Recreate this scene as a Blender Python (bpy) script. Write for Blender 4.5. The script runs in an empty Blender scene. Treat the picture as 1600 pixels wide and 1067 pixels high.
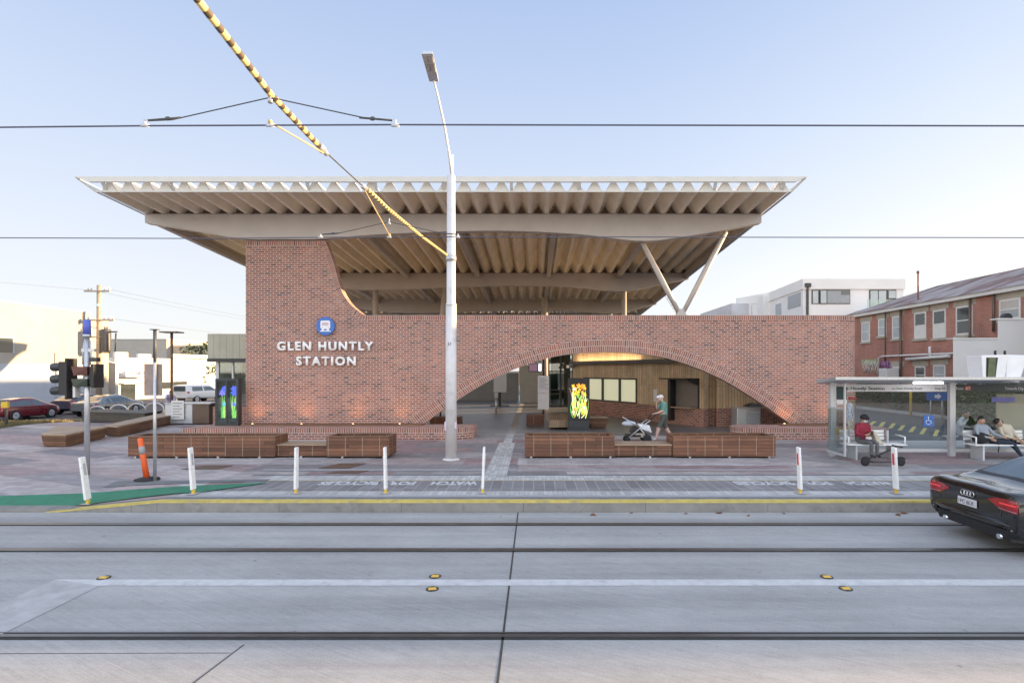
import bpy, bmesh, math, random
from mathutils import Vector, Matrix
from math import sin, cos, pi, radians, sqrt, atan2, hypot
RN = random.Random(11)
sc = bpy.context.scene
COL = sc.collection
# ------------------------------------------------------------------ camera, sky, sun, exposure
cam = bpy.data.objects.new('camera', bpy.data.cameras.new('camera'))
COL.objects.link(cam)
CAMZ = 2.56
cam.location = (0, 0, CAMZ)
cam.rotation_euler = (radians(90), 0, 0)
cam.data.sensor_width = 36
cam.data.lens = 863 / 1600 * 36
cam.data.shift_x = -34 / 1600
cam.data.shift_y = 45.5 / 1600
cam.data.clip_start = 0.05
cam.data.clip_end = 6000
sc.camera = cam
SUN_EL, SUN_AZ = 8.0, 75.0            # azimuth from +Y towards +X
world = bpy.data.worlds.new('World')
sc.world = world
world.use_nodes = True
wn = world.node_tree.nodes
bg = wn['Background']
sky = wn.new('ShaderNodeTexSky')
sky.sky_type = 'NISHITA'
sky.sun_disc = False
sky.sun_elevation = radians(SUN_EL)
sky.sun_rotation = radians(SUN_AZ)
sky.altitude = 50
sky.air_density = 1.0
sky.dust_density = 0.6
sky.ozone_density = 1.5
wl = world.node_tree.links
_tc = wn.new('ShaderNodeTexCoord')
_sp = wn.new('ShaderNodeSeparateXYZ'); wl.new(_tc.outputs['Generated'], _sp.inputs[0])
_r = wn.new('ShaderNodeValToRGB')                      # thin evening haze: pale at the horizon, blue above
_e = _r.color_ramp.elements
_e[0].position = 0.0; _e[0].color = (1.82, 1.80, 1.86, 1)
_e[1].position = 0.16; _e[1].color = (1.68, 1.71, 1.88, 1)
for _p, _c in ((0.36, (1.30, 1.48, 1.86, 1)), (0.56, (.94, 1.19, 1.74, 1)), (1.0, (0.95, 1.14, 1.66, 1))):
    _q = _e.new(_p); _q.color = _c
wl.new(_sp.outputs[2], _r.inputs[0])
_hz = wn.new('ShaderNodeMix'); _hz.data_type = 'RGBA'; _hz.inputs[0].default_value = 0.90
wl.new(sky.outputs[0], _hz.inputs[6]); wl.new(_r.outputs[0], _hz.inputs[7])
_k = wn.new('ShaderNodeMapRange'); _k.interpolation_type = 'SMOOTHSTEP'   # sky opposite the view brightened and warmed to fill the shade
_k.inputs[1].default_value = 0.35; _k.inputs[2].default_value = -0.55; _k.inputs[3].default_value = 0.0; _k.inputs[4].default_value = 1.0
wl.new(_sp.outputs[1], _k.inputs[0])
_tn = wn.new('ShaderNodeMix'); _tn.data_type = 'RGBA'; _tn.inputs[6].default_value = (1, 1, 1, 1); _tn.inputs[7].default_value = (2.75, 2.50, 2.15, 1)
wl.new(_k.outputs[0], _tn.inputs[0])
_ml = wn.new('ShaderNodeVectorMath'); _ml.operation = 'MULTIPLY'
wl.new(_hz.outputs[2], _ml.inputs[0]); wl.new(_tn.outputs[2], _ml.inputs[1])
_gl = wn.new('ShaderNodeVectorMath'); _gl.operation = 'DOT_PRODUCT'        # pale glow of the sky towards the low sun
wl.new(_tc.outputs['Generated'], _gl.inputs[0]); _gl.inputs[1].default_value = (sin(radians(SUN_AZ)), cos(radians(SUN_AZ)), 0.05)
_gr = wn.new('ShaderNodeMapRange'); _gr.interpolation_type = 'SMOOTHSTEP'; _gr.inputs[1].default_value = 0.35; _gr.inputs[2].default_value = 1.0
wl.new(_gl.outputs['Value'], _gr.inputs[0])
_gm = wn.new('ShaderNodeMix'); _gm.data_type = 'RGBA'; _gm.inputs[6].default_value = (1, 1, 1, 1); _gm.inputs[7].default_value = (1.20, 1.12, 1.02, 1)
wl.new(_gr.outputs[0], _gm.inputs[0])
_g2 = wn.new('ShaderNodeVectorMath'); _g2.operation = 'MULTIPLY'
wl.new(_ml.outputs[0], _g2.inputs[0]); wl.new(_gm.outputs[2], _g2.inputs[1])
wl.new(_g2.outputs[0], bg.inputs[0])
bg.inputs[1].default_value = 0.15
sl = bpy.data.lights.new('sun', 'SUN')
sl.energy = 5.0
sl.angle = radians(0.53)
sl.color = (1.0, 0.68, 0.36)
sun = bpy.data.objects.new('sun', sl)
COL.objects.link(sun)
_sd = Vector((sin(radians(SUN_AZ)) * cos(radians(SUN_EL)), cos(radians(SUN_AZ)) * cos(radians(SUN_EL)), sin(radians(SUN_EL))))
sun.rotation_euler = _sd.to_track_quat('Z', 'Y').to_euler()
sun.location = (60, 20, 30)
sc.view_settings.view_transform = 'Standard'
sc.view_settings.look = 'None'
sc.view_settings.exposure = 1.75
sc.view_settings.gamma = 1.0
sc.cycles.max_bounces = 8
sc.cycles.transparent_max_bounces = 16
sc.cycles.caustics_reflective = False
sc.cycles.caustics_refractive = False
sc.cycles.use_denoising = True

# ------------------------------------------------------------------ measuring helpers (photo pixel -> metres at a known depth)
def X(px, d): return (px - 834) / 863 * d
def Z(py, d): return CAMZ - (py - 579) / 863 * d
def GD(py): return CAMZ * 863 / (py - 579)
def sstep(a, b, v):
    t = min(1, max(0, (v - a) / (b - a)))
    return t * t * (3 - 2 * t)
ROADZ = -0.215
KY = 10.85
def T(x, y):
    """ground height: plaza flat, the street on the left lies lower"""
    return -0.65 * sstep(25, 36, y) * sstep(-20, -27, x)
def kz(x):
    return ROADZ * min(1, max(0, (-7.4 - x) / 2.3))
def S(x, y):
    if y < 12.6 and x < -7.4:
        return kz(x) * min(1, max(0, 1 - (y - KY - .3) / 1.45))
    return T(x, y)

# ------------------------------------------------------------------ material helpers
def nmat(name):
    m = bpy.data.materials.new(name)
    m.use_nodes = True
    n = m.node_tree.nodes
    return m, n, m.node_tree.links, n['Principled BSDF']
def nd(n, typ, **k):
    o = n.new(typ)
    for a, v in k.items():
        if a.startswith('i_'):
            o.inputs[a[2:].replace('_', ' ')].default_value = v
        else:
            setattr(o, a, v)
    return o
def c4(c): return (c[0], c[1], c[2], 1)
def ramp(n, stops, const=False):
    r = n.new('ShaderNodeValToRGB')
    r.color_ramp.interpolation = 'CONSTANT' if const else 'LINEAR'
    e = r.color_ramp.elements
    while len(e) > 1: e.remove(e[-1])
    e[0].position, e[0].color = stops[0][0], c4(stops[0][1])
    for p, c in stops[1:]:
        q = e.new(p); q.color = c4(c)
    return r
def mixc(n, l, a, b, fac, mode='MIX'):
    m = n.new('ShaderNodeMix'); m.data_type = 'RGBA'; m.blend_type = mode
    for sock, v in ((m.inputs[0], fac), (m.inputs[6], a), (m.inputs[7], b)):
        if hasattr(v, 'is_linked'): l.new(v, sock)
        elif isinstance(v, (int, float)): sock.default_value = v
        else: sock.default_value = c4(v)
    return m.outputs[2]
def bump(n, l, bs, h, strength=.3, dist=.01):
    b = n.new('ShaderNodeBump'); b.inputs['Strength'].default_value = strength; b.inputs['Distance'].default_value = dist
    l.new(h, b.inputs['Height']); l.new(b.outputs[0], bs.inputs['Normal'])
def coords(n, l, kind='Object', scale=(1, 1, 1), rot=(0, 0, 0), loc=(0, 0, 0)):
    t = n.new('ShaderNodeTexCoord'); m = n.new('ShaderNodeMapping')
    m.inputs['Scale'].default_value = scale; m.inputs['Rotation'].default_value = rot; m.inputs['Location'].default_value = loc
    l.new(t.outputs[kind], m.inputs[0])
    return m.outputs[0]
def noise(n, l, vec, scale, detail=4, rough=.6):
    t = n.new('ShaderNodeTexNoise'); t.inputs['Scale'].default_value = scale; t.inputs['Detail'].default_value = detail; t.inputs['Roughness'].default_value = rough
    l.new(vec, t.inputs['Vector'])
    return t.outputs['Fac']
def flat(name, col, rough=.6, metal=0, var=.12, scale=3, bmp=0, coat=0, spec=.5, dirt=None):
    m, n, l, b = nmat(name)
    v = coords(n, l)
    f = noise(n, l, v, scale)
    lo = [c * (1 - var) for c in col]; hi = [min(1, c * (1 + var)) for c in col]
    r = ramp(n, [(.3, lo), (.7, hi)]); l.new(f, r.inputs[0])
    out = r.outputs[0]
    if dirt:
        f2 = noise(n, l, v, dirt[1], 6, .7)
        r2 = ramp(n, [(.52, (0, 0, 0)), (.75, (1, 1, 1))]); l.new(f2, r2.inputs[0])
        out = mixc(n, l, out, dirt[0], r2.outputs[0])
    l.new(out, b.inputs['Base Color'])
    r3 = nd(n, 'ShaderNodeMapRange'); l.new(f, r3.inputs[0])
    r3.inputs[3].default_value = max(0, rough - .08); r3.inputs[4].default_value = min(1, rough + .08)
    l.new(r3.outputs[0], b.inputs['Roughness'])
    b.inputs['Metallic'].default_value = metal
    b.inputs['Coat Weight'].default_value = coat
    b.inputs['Coat Roughness'].default_value = .04
    b.inputs['Specular IOR Level'].default_value = spec
    if bmp:
        bump(n, l, b, noise(n, l, v, 60, 3), bmp, .004)
    return m
def brickmat(name, cols, mortar=(.40, .35, .32), bw=.24, bh=.086, ms=.011, off=.5, kind='UV', rough=.85, blot=.25, bstr=.5):
    m, n, l, b = nmat(name)
    v = coords(n, l, kind)
    t = nd(n, 'ShaderNodeTexBrick', offset=off, offset_frequency=2, squash=1)
    t.inputs['Scale'].default_value = 1
    t.inputs['Color1'].default_value = (0, 0, 0, 1); t.inputs['Color2'].default_value = (1, 1, 1, 1); t.inputs['Mortar'].default_value = (.5, .5, .5, 1)
    t.inputs['Mortar Size'].default_value = ms; t.inputs['Mortar Smooth'].default_value = .15
    t.inputs['Brick Width'].default_value = bw; t.inputs['Row Height'].default_value = bh
    l.new(v, t.inputs['Vector'])
    k = len(cols)
    r = ramp(n, [(i / (k - 1), c) for i, c in enumerate(cols)]); l.new(t.outputs['Color'], r.inputs[0])
    f = noise(n, l, v, .55, 5)
    big = ramp(n, [(.3, (1 - blot,) * 3), (.7, (1 + blot * .4,) * 3)]); l.new(f, big.inputs[0])
    c = mixc(n, l, r.outputs[0], big.outputs[0], 1.0, 'MULTIPLY')
    mst = n.new('ShaderNodeMapping'); mst.inputs['Scale'].default_value = (1.6, .18, 1); l.new(v, mst.inputs[0])
    fs = noise(n, l, mst.outputs[0], 1.0, 5, .6)
    sr = ramp(n, [(.36, (.84, .82, .80)), (.55, (1.0, 1.0, 1.0)), (.74, (1.10, 1.06, 1.04))]); l.new(fs, sr.inputs[0])
    c = mixc(n, l, c, sr.outputs[0], 1.0, 'MULTIPLY')
    g = noise(n, l, v, 45, 3)
    gr = ramp(n, [(.3, (.82,) * 3), (.7, (1.1,) * 3)]); l.new(g, gr.inputs[0])
    c = mixc(n, l, c, gr.outputs[0], 1.0, 'MULTIPLY')
    c = mixc(n, l, c, mortar, t.outputs['Fac'])
    l.new(c, b.inputs['Base Color'])
    b.inputs['Roughness'].default_value = rough
    inv = nd(n, 'ShaderNodeMath', operation='SUBTRACT'); inv.inputs[0].default_value = 1; l.new(t.outputs['Fac'], inv.inputs[1])
    if bstr: bump(n, l, b, inv.outputs[0], bstr, .006)
    return m
def timber(name, cols, board=.09, length=2.4, vert=False, gap=.06, rough=.6, vline=0):
    m, n, l, b = nmat(name)
    v = coords(n, l, 'UV', rot=(0, 0, radians(90) if vert else 0))
    t = nd(n, 'ShaderNodeTexBrick', offset=.37, offset_frequency=2)
    t.inputs['Scale'].default_value = 1
    t.inputs['Color1'].default_value = (0, 0, 0, 1); t.inputs['Color2'].default_value = (1, 1, 1, 1); t.inputs['Mortar'].default_value = (.5, .5, .5, 1)
    t.inputs['Mortar Size'].default_value = board * gap; t.inputs['Mortar Smooth'].default_value = .1
    t.inputs['Brick Width'].default_value = length; t.inputs['Row Height'].default_value = board
    l.new(v, t.inputs['Vector'])
    r = ramp(n, [(i / (len(cols) - 1), c) for i, c in enumerate(cols)]); l.new(t.outputs['Color'], r.inputs[0])
    mp = n.new('ShaderNodeMapping'); mp.inputs['Scale'].default_value = (3, 60, 1); l.new(v, mp.inputs[0])
    g = noise(n, l, mp.outputs[0], 1, 5, .65)
    gr = ramp(n, [(.25, (.7,) * 3), (.75, (1.2,) * 3)]); l.new(g, gr.inputs[0])
    c = mixc(n, l, r.outputs[0], gr.outputs[0], 1, 'MULTIPLY')
    f = noise(n, l, v, 1.3, 4)
    fr = ramp(n, [(.3, (.8,) * 3), (.7, (1.15,) * 3)]); l.new(f, fr.inputs[0])
    c = mixc(n, l, c, fr.outputs[0], 1, 'MULTIPLY')
    c = mixc(n, l, c, [x * .22 for x in cols[0]], t.outputs['Fac'])
    if vline:
        sp = n.new('ShaderNodeSeparateXYZ'); l.new(v, sp.inputs[0])
        md = nd(n, 'ShaderNodeMath', operation='PINGPONG'); md.inputs[1].default_value = vline / 2; l.new(sp.outputs[0], md.inputs[0])
        lt = nd(n, 'ShaderNodeMath', operation='LESS_THAN'); lt.inputs[1].default_value = .007; l.new(md.outputs[0], lt.inputs[0])
        c = mixc(n, l, c, (.34, .27, .20), lt.outputs[0])
    l.new(c, b.inputs['Base Color']); b.inputs['Roughness'].default_value = rough
    inv = nd(n, 'ShaderNodeMath', operation='SUBTRACT'); inv.inputs[0].default_value = 1; l.new(t.outputs['Fac'], inv.inputs[1])
    bump(n, l, b, inv.outputs[0], .6, .006)
    return m
def glassmat(name, tint=(.9, .95, .95), refl=.06, rough=.02):
    m, n, l, b = nmat(name)
    n.remove(b)
    out = n['Material Output']
    tr = n.new('ShaderNodeBsdfTransparent'); tr.inputs[0].default_value = c4(tint)
    gl = n.new('ShaderNodeBsdfGlossy'); gl.inputs['Roughness'].default_value = rough
    lw = n.new('ShaderNodeLayerWeight'); lw.inputs[0].default_value = .25
    mr = n.new('ShaderNodeMapRange'); mr.inputs[3].default_value = refl; mr.inputs[4].default_value = .45; l.new(lw.outputs['Fresnel'], mr.inputs[0])
    mx = n.new('ShaderNodeMixShader'); l.new(mr.outputs[0], mx.inputs[0]); l.new(tr.outputs[0], mx.inputs[1]); l.new(gl.outputs[0], mx.inputs[2])
    l.new(mx.outputs[0], out.inputs[0])
    return m
def emis(name, col, st):
    m, n, l, b = nmat(name)
    b.inputs['Base Color'].default_value = (.02, .02, .02, 1)
    b.inputs['Emission Color'].default_value = c4(col); b.inputs['Emission Strength'].default_value = st
    return m
def ribmat(name, col, pitch, vert=True, rough=.5, depth=.012, var=.08):
    """ribbed sheet: ribs run up the wall"""
    m, n, l, b = nmat(name)
    v = coords(n, l, 'UV')
    sp = n.new('ShaderNodeSeparateXYZ'); l.new(v, sp.inputs[0])
    md = nd(n, 'ShaderNodeMath', operation='PINGPONG'); md.inputs[1].default_value = pitch / 2; l.new(sp.outputs[0 if vert else 1], md.inputs[0])
    mr = nd(n, 'ShaderNodeMapRange'); mr.inputs[1].default_value = pitch * .06; mr.inputs[2].default_value = pitch * .16; l.new(md.outputs[0], mr.inputs[0])
    f = noise(n, l, v, 1.2, 4)
    r = ramp(n, [(.3, [c * (1 - var) for c in col]), (.7, [c * (1 + var) for c in col])]); l.new(f, r.inputs[0])
    l.new(r.outputs[0], b.inputs['Base Color']); b.inputs['Roughness'].default_value = rough
    bump(n, l, b, mr.outputs[0], .8, depth)
    return m

RED = [(0.15, 0.085, 0.08), (0.333, 0.127, 0.091), (0.409, 0.163, 0.114), (0.315, 0.141, 0.114), (0.477, 0.217, 0.15), (0.28, 0.15, 0.141), (0.399, 0.153, 0.105), (0.364, 0.181, 0.149)]
MT = {}
MT['brick'] = brickmat('station brick', RED, (.56, .46, .40))
MT['soldier'] = brickmat('soldier course brick', RED, (.56, .46, .40), bw=.086, bh=.241, off=0)
MT['soldier_low'] = brickmat('header course brick', RED, (.56, .46, .40), bw=.086, bh=.20, off=0)
MT['brick_old'] = brickmat('old red brick', [(.40, .17, .125), (.50, .225, .165), (.45, .195, .145)], (.44, .29, .24), ms=.008, blot=.3)
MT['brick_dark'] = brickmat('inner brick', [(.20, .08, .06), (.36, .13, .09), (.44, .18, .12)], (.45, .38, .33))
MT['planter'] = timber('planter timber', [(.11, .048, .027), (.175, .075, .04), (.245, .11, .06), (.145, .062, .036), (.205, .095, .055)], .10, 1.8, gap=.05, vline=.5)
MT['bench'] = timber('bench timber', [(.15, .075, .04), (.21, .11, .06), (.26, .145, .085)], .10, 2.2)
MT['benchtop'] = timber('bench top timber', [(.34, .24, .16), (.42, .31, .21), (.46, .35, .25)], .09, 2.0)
MT['darkbench'] = timber('dark bench timber', [(.06, .055, .045), (.09, .08, .06)], .12, 2.2)
MT['clad'] = timber('timber cladding', [(.52, .37, .22), (.62, .45, .27), (.68, .52, .33), (.56, .41, .245)], .135, 5.0, vert=True, gap=.05)
MT['deck'] = timber('deck timber', [(.26, .17, .10), (.33, .22, .13), (.37, .26, .16)], .09, 4.0, vert=True)
MT['cream'] = flat('cream painted steel', (.50, .455, .42), .45, var=.07, scale=1.2)
MT['creamfold'] = flat('cream folded sheet', (.90, .79, .62), .42, var=.10, scale=.8)
MT['silverroof'] = flat('pale roof metal', (.62, .60, .55), .4, var=.05)
MT['white'] = flat('white paint', (.86, .86, .86), .45, var=.05)
MT['postwhite'] = flat('scuffed white plastic', (.84, .84, .83), .5, var=.05, scale=6, dirt=((.58, .57, .55), 9))
MT['wire'] = flat('contact wire', (.08, .085, .13), .5)
MT['rod'] = flat('weathered insulating rod', (.50, .38, .20), .55)
MT['offwhite'] = flat('off white paint', (.70, .69, .66), .6, var=.07, scale=1)
MT['polewhite'] = flat('pale grey pole paint', (.62, .60, .60), .45, var=.06, dirt=((.42, .40, .40), 2.5))
MT['galv'] = flat('galvanised steel', (.52, .53, .55), .35, metal=.6, var=.1, scale=20)
MT['alu'] = flat('grey aluminium', (.55, .57, .60), .4, metal=.3, var=.05)
MT['black'] = flat('black plastic', (.018, .018, .02), .5, var=.2)
MT['darkgrey'] = flat('dark grey metal', (.06, .062, .065), .5, var=.15)
MT['charcoal'] = flat('charcoal steel', (.035, .037, .04), .45, var=.15)
MT['brownpole'] = flat('bronze pole', (.13, .085, .06), .45, var=.1)
MT['rubber'] = flat('rubber', (.025, .025, .027), .85, var=.2)
MT['tyre'] = flat('tyre rubber', (.02, .02, .022), .8, var=.2)
MT['orange'] = flat('orange plastic', (.85, .13, .03), .5, var=.08)
MT['yellow'] = flat('yellow plastic', (.72, .48, .05), .5, var=.08)
MT['yellowpaint'] = flat('worn yellow line', (.56, .45, .12), .75, var=.16, scale=6, dirt=((.27, .245, .19), 3.5))
MT['amberglass'] = flat('amber reflector', (.60, .38, .07), .25, var=.1)
MT['redrefl'] = flat('red reflector', (.62, .04, .06), .3)
MT['greyrefl'] = flat('grey reflector', (.42, .43, .45), .3)
MT['blue'] = flat('sign blue', (.05, .16, .52), .45, var=.04)
MT['bluecap'] = flat('pale blue plastic', (.10, .14, .55), .5, var=.1)
MT['whiteline'] = flat('worn white line', (.56, .56, .555), .8, var=.10, scale=5, dirt=((.36, .36, .36), 6))
MT['fadedline'] = flat('faded white line', (.42, .415, .41), .85, var=.14, scale=4, dirt=((.33, .32, .31), 3))
MT['green'] = flat('green lane paint', (.035, .20, .115), .8, var=.14, scale=5, dirt=((.05, .13, .09), 4))
MT['asphalt'] = flat('asphalt', (.075, .075, .08), .9, var=.2, scale=2, bmp=.3, dirt=((.10, .10, .10), 1))
MT['path'] = flat('concrete path', (.36, .35, .34), .85, var=.1, scale=1.2, bmp=.2)
MT['kerb'] = flat('kerb stone', (.24, .235, .22), .8, var=.16, scale=2.5, bmp=.3, dirt=((.14, .135, .13), 3))
MT['bluestone'] = flat('bluestone edging', (.17, .175, .18), .8, var=.2, scale=4, bmp=.3)
MT['palestrip'] = flat('pale concrete strip', (.42, .40, .385), .8, var=.08, scale=5, bmp=.15)
MT['greystrip'] = flat('grey concrete strip', (.34, .34, .35), .8, var=.1, scale=5)
MT['rail'] = flat('rail steel', (.20, .195, .19), .3, metal=.8, var=.15, scale=1.5)
MT['groove'] = flat('rail groove', (.035, .034, .033), .9, var=.3, scale=8)
MT['joint'] = flat('joint sealant', (.06, .055, .05), .9, var=.3, scale=10)
MT['soil'] = flat('dark soil', (.02, .016, .012), .95, var=.4, scale=20, bmp=.6)
MT['glass'] = glassmat('clear glass')
MT['glasstint'] = glassmat('grey glass', (.72, .80, .80), .10)
MT['window'] = flat('window glass', (.03, .04, .045), .06, var=.1, spec=.9)
MT['windowlight'] = flat('window with blind', (.36, .40, .42), .12, var=.15, scale=.8, spec=.8)
MT['blind'] = emis('lit cream blind', (.70, .70, .46), .16)
MT['blind'].node_tree.nodes['Principled BSDF'].inputs['Base Color'].default_value = (.60, .60, .46, 1); MT['blind'].node_tree.nodes['Principled BSDF'].inputs['Roughness'].default_value = .25
MT['carglass'] = flat('car glass', (.07, .095, .11), .03, var=.1, spec=1.0)
MT['skin'] = flat('skin', (.50, .30, .22), .55, var=.06, scale=8)
MT['skin2'] = flat('tan skin', (.42, .25, .17), .55, var=.06, scale=8)
MT['hair'] = flat('black hair', (.012, .011, .011), .5, var=.3, scale=40)
MT['eye'] = flat('dark eye', (.02, .015, .015), .2)
# ------------------------------------------------------------------ mesh builder
WM = {}
class MB:
    def __init__(s):
        s.bm = bmesh.new(); s.uv = s.bm.loops.layers.uv.new('UVMap'); s.fl = s.bm.faces.layers.int.new('own_uv'); s.mi = 0
    def face(s, pts, uvs=None, mi=None):
        vs = [s.bm.verts.new(p) for p in pts]
        try: f = s.bm.faces.new(vs)
        except ValueError: return None
        f.material_index = s.mi if mi is None else mi
        if uvs:
            for lp, u in zip(f.loops, uvs): lp[s.uv].uv = u
            f[s.fl] = 1
        return f
    def box(s, x0, x1, y0, y1, z0, z1, mi=None):
        p = [(x0, y0, z0), (x1, y0, z0), (x1, y1, z0), (x0, y1, z0), (x0, y0, z1), (x1, y0, z1), (x1, y1, z1), (x0, y1, z1)]
        return s.hexa(p, mi)
    def hexa(s, p, mi=None):
        vs = [s.bm.verts.new(q) for q in p]
        for q in ((0, 3, 2, 1), (4, 5, 6, 7), (0, 1, 5, 4), (1, 2, 6, 5), (2, 3, 7, 6), (3, 0, 4, 7)):
            f = s.bm.faces.new([vs[i] for i in q]); f.material_index = s.mi if mi is None else mi
        return s
    def prism(s, poly, fn, a, b, mi=None):
        """poly: 2d outline; fn(u,v,w) -> point; extruded from w=a to w=b"""
        n = len(poly)
        va = [s.bm.verts.new(fn(u, v, a)) for u, v in poly]; vb = [s.bm.verts.new(fn(u, v, b)) for u, v in poly]
        m = s.mi if mi is None else mi
        fs = [s.bm.faces.new(va), s.bm.faces.new(list(reversed(vb)))]
        for i in range(n):
            j = (i + 1) % n
            fs.append(s.bm.faces.new((va[j], va[i], vb[i], vb[j])))
        for f in fs: f.material_index = m
        return s
    def tube(s, pts, r, n=10, cap=True, mi=None):
        pts = [Vector(p) for p in pts]; k = len(pts)
        rr = r if isinstance(r, (list, tuple)) else [r] * k
        m = s.mi if mi is None else mi
        rings = []; up = None
        for i, p in enumerate(pts):
            d = (pts[min(i + 1, k - 1)] - pts[max(i - 1, 0)]).normalized()
            if up is None:
                a = Vector((0, 0, 1)) if abs(d.z) < .9 else Vector((1, 0, 0))
                up = (a - d * a.dot(d)).normalized()
            else:
                up = (up - d * up.dot(d)).normalized()
            sd = d.cross(up)
            rings.append([s.bm.verts.new(p + (up * cos(2 * pi * j / n) + sd * sin(2 * pi * j / n)) * rr[i]) for j in range(n)])
        L = 0
        for i in range(k - 1):
            l2 = L + (pts[i + 1] - pts[i]).length
            for j in range(n):
                q = (j + 1) % n
                f = s.bm.faces.new((rings[i][j], rings[i][q], rings[i + 1][q], rings[i + 1][j])); f.material_index = m; f.smooth = True
                for lp, uv in zip(f.loops, ((j / n, L), ((j + 1) / n, L), ((j + 1) / n, l2), (j / n, l2))): lp[s.uv].uv = uv
                f[s.fl] = 1
            L = l2
        if cap:
            for rg, rev in ((rings[0], True), (rings[-1], False)):
                f = s.bm.faces.new(list(reversed(rg)) if rev else rg); f.material_index = m
        return s
    def lathe(s, prof, c, n=20, mi=None, axis=2):
        """prof: (radius, height)"""
        m = s.mi if mi is None else mi
        rings = []
        for r, h in prof:
            rg = []
            for j in range(n):
                a = 2 * pi * j / n
                q = [r * cos(a), r * sin(a)]; q.insert(axis, h)
                rg.append(s.bm.verts.new((c[0] + q[0], c[1] + q[1], c[2] + q[2])))
            rings.append(rg)
        for i in range(len(prof) - 1):
            for j in range(n):
                q = (j + 1) % n
                f = s.bm.faces.new((rings[i][j], rings[i][q], rings[i + 1][q], rings[i + 1][j])); f.material_index = m; f.smooth = True
        for rg in (rings[0], rings[-1]):
            f = s.bm.faces.new(rg); f.material_index = m
        return s
    def ball(s, c, r, n=12, m=8, mi=None):
        r = r if isinstance(r, (list, tuple)) else (r, r, r)
        k = s.mi if mi is None else mi
        rows = []
        for i in range(1, m):
            t = pi * i / m
            rows.append([s.bm.verts.new((c[0] + r[0] * sin(t) * cos(2 * pi * j / n), c[1] + r[1] * sin(t) * sin(2 * pi * j / n), c[2] + r[2] * cos(t))) for j in range(n)])
        top = s.bm.verts.new((c[0], c[1], c[2] + r[2])); bot = s.bm.verts.new((c[0], c[1], c[2] - r[2]))
        for j in range(n):
            q = (j + 1) % n
            fs = [s.bm.faces.new((top, rows[0][j], rows[0][q])), s.bm.faces.new((bot, rows[-1][q], rows[-1][j]))]
            for i in range(m - 2):
                fs.append(s.bm.faces.new((rows[i][j], rows[i + 1][j], rows[i + 1][q], rows[i][q])))
            for f in fs: f.material_index = k; f.smooth = True
        return s
    def xform(s, M):
        bmesh.ops.transform(s.bm, matrix=M, verts=s.bm.verts[:]); return s
    def build(s, name, mats, par=None, w=False, bevel=0, smooth=False, noise_=0):
        bm = s.bm
        bmesh.ops.recalc_face_normals(bm, faces=bm.faces[:]) if not getattr(s, 'keep', False) else None
        if bevel:
            es = [e for e in bm.edges if len(e.link_faces) == 2 and e.calc_face_angle(0) > .6]
            bmesh.ops.bevel(bm, geom=es, offset=bevel, segments=2, affect='EDGES', profile=.5)
        bm.normal_update()
        uv, fl = s.uv, s.fl
        for f in bm.faces:
            if f[fl]: continue
            nn = f.normal
            if abs(nn.z) > .7:
                for lp in f.loops: lp[uv].uv = (lp.vert.co.x, lp.vert.co.y)
            else:
                h = hypot(nn.x, nn.y) or 1
                tx, ty = -nn.y / h, nn.x / h
                for lp in f.loops: lp[uv].uv = (lp.vert.co.x * tx + lp.vert.co.y * ty, lp.vert.co.z)
        if smooth:
            for f in bm.faces: f.smooth = True
        me = bpy.data.meshes.new(name)
        bm.faces.layers.int.remove(fl)
        bm.to_mesh(me); bm.free()
        for m in (mats if isinstance(mats, (list, tuple)) else [mats]):
            me.materials.append(MT[m] if isinstance(m, str) else m)
        return link(name, me, par, w)
def link(name, me, par=None, w=False):
    o = bpy.data.objects.new(name, me); COL.objects.link(o)
    if par is not None:
        if w: me.transform(WM[par].inverted())
        o.parent = par; WM[o] = WM[par]
    else:
        xs = [v.co for v in me.vertices]
        c = Vector(((min(v.x for v in xs) + max(v.x for v in xs)) / 2, (min(v.y for v in xs) + max(v.y for v in xs)) / 2, min(v.z for v in xs)))
        me.transform(Matrix.Translation(-c)); o.location = c
        WM[o] = Matrix.Translation(c)
    return o
def tag(o, label, cat, group=None):
    o['label'] = label; o['category'] = cat
    if group: o['group'] = group
    return o
def thing(name, label, cat, loc=(0, 0, 0), rz=0, group=None):
    o = bpy.data.objects.new(name, None); COL.objects.link(o)
    o.empty_display_size = .2
    o.location = loc; o.rotation_euler = (0, 0, rz)
    WM[o] = Matrix.Translation(loc) @ Matrix.Rotation(rz, 4, 'Z')
    return tag(o, label, cat, group)
def struct(o): o['kind'] = 'structure'; return o
def stuff(o): o['kind'] = 'stuff'; return o
def dup(root, loc, rz=None, label=None):
    r = root.copy(); COL.objects.link(r); r.location = loc
    if rz is not None: r.rotation_euler = (0, 0, rz)
    if label: r['label'] = label
    for ch in root.children:
        c = ch.copy(); COL.objects.link(c); c.parent = r
        for g in ch.children:
            d = g.copy(); COL.objects.link(d); d.parent = c
    return r
def one(name, mat, label, cat, fn, group=None, **k):
    b = MB(); fn(b); return tag(b.build(name, mat, **k), label, cat, group)
def part(name, mat, par, fn, w=True, **k):
    b = MB(); fn(b); return b.build(name, mat, par, w, **k)
def sbox(name, mat, *a, **k):
    b = MB(); b.box(*a); return struct(b.build(name, mat, **k))
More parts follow.
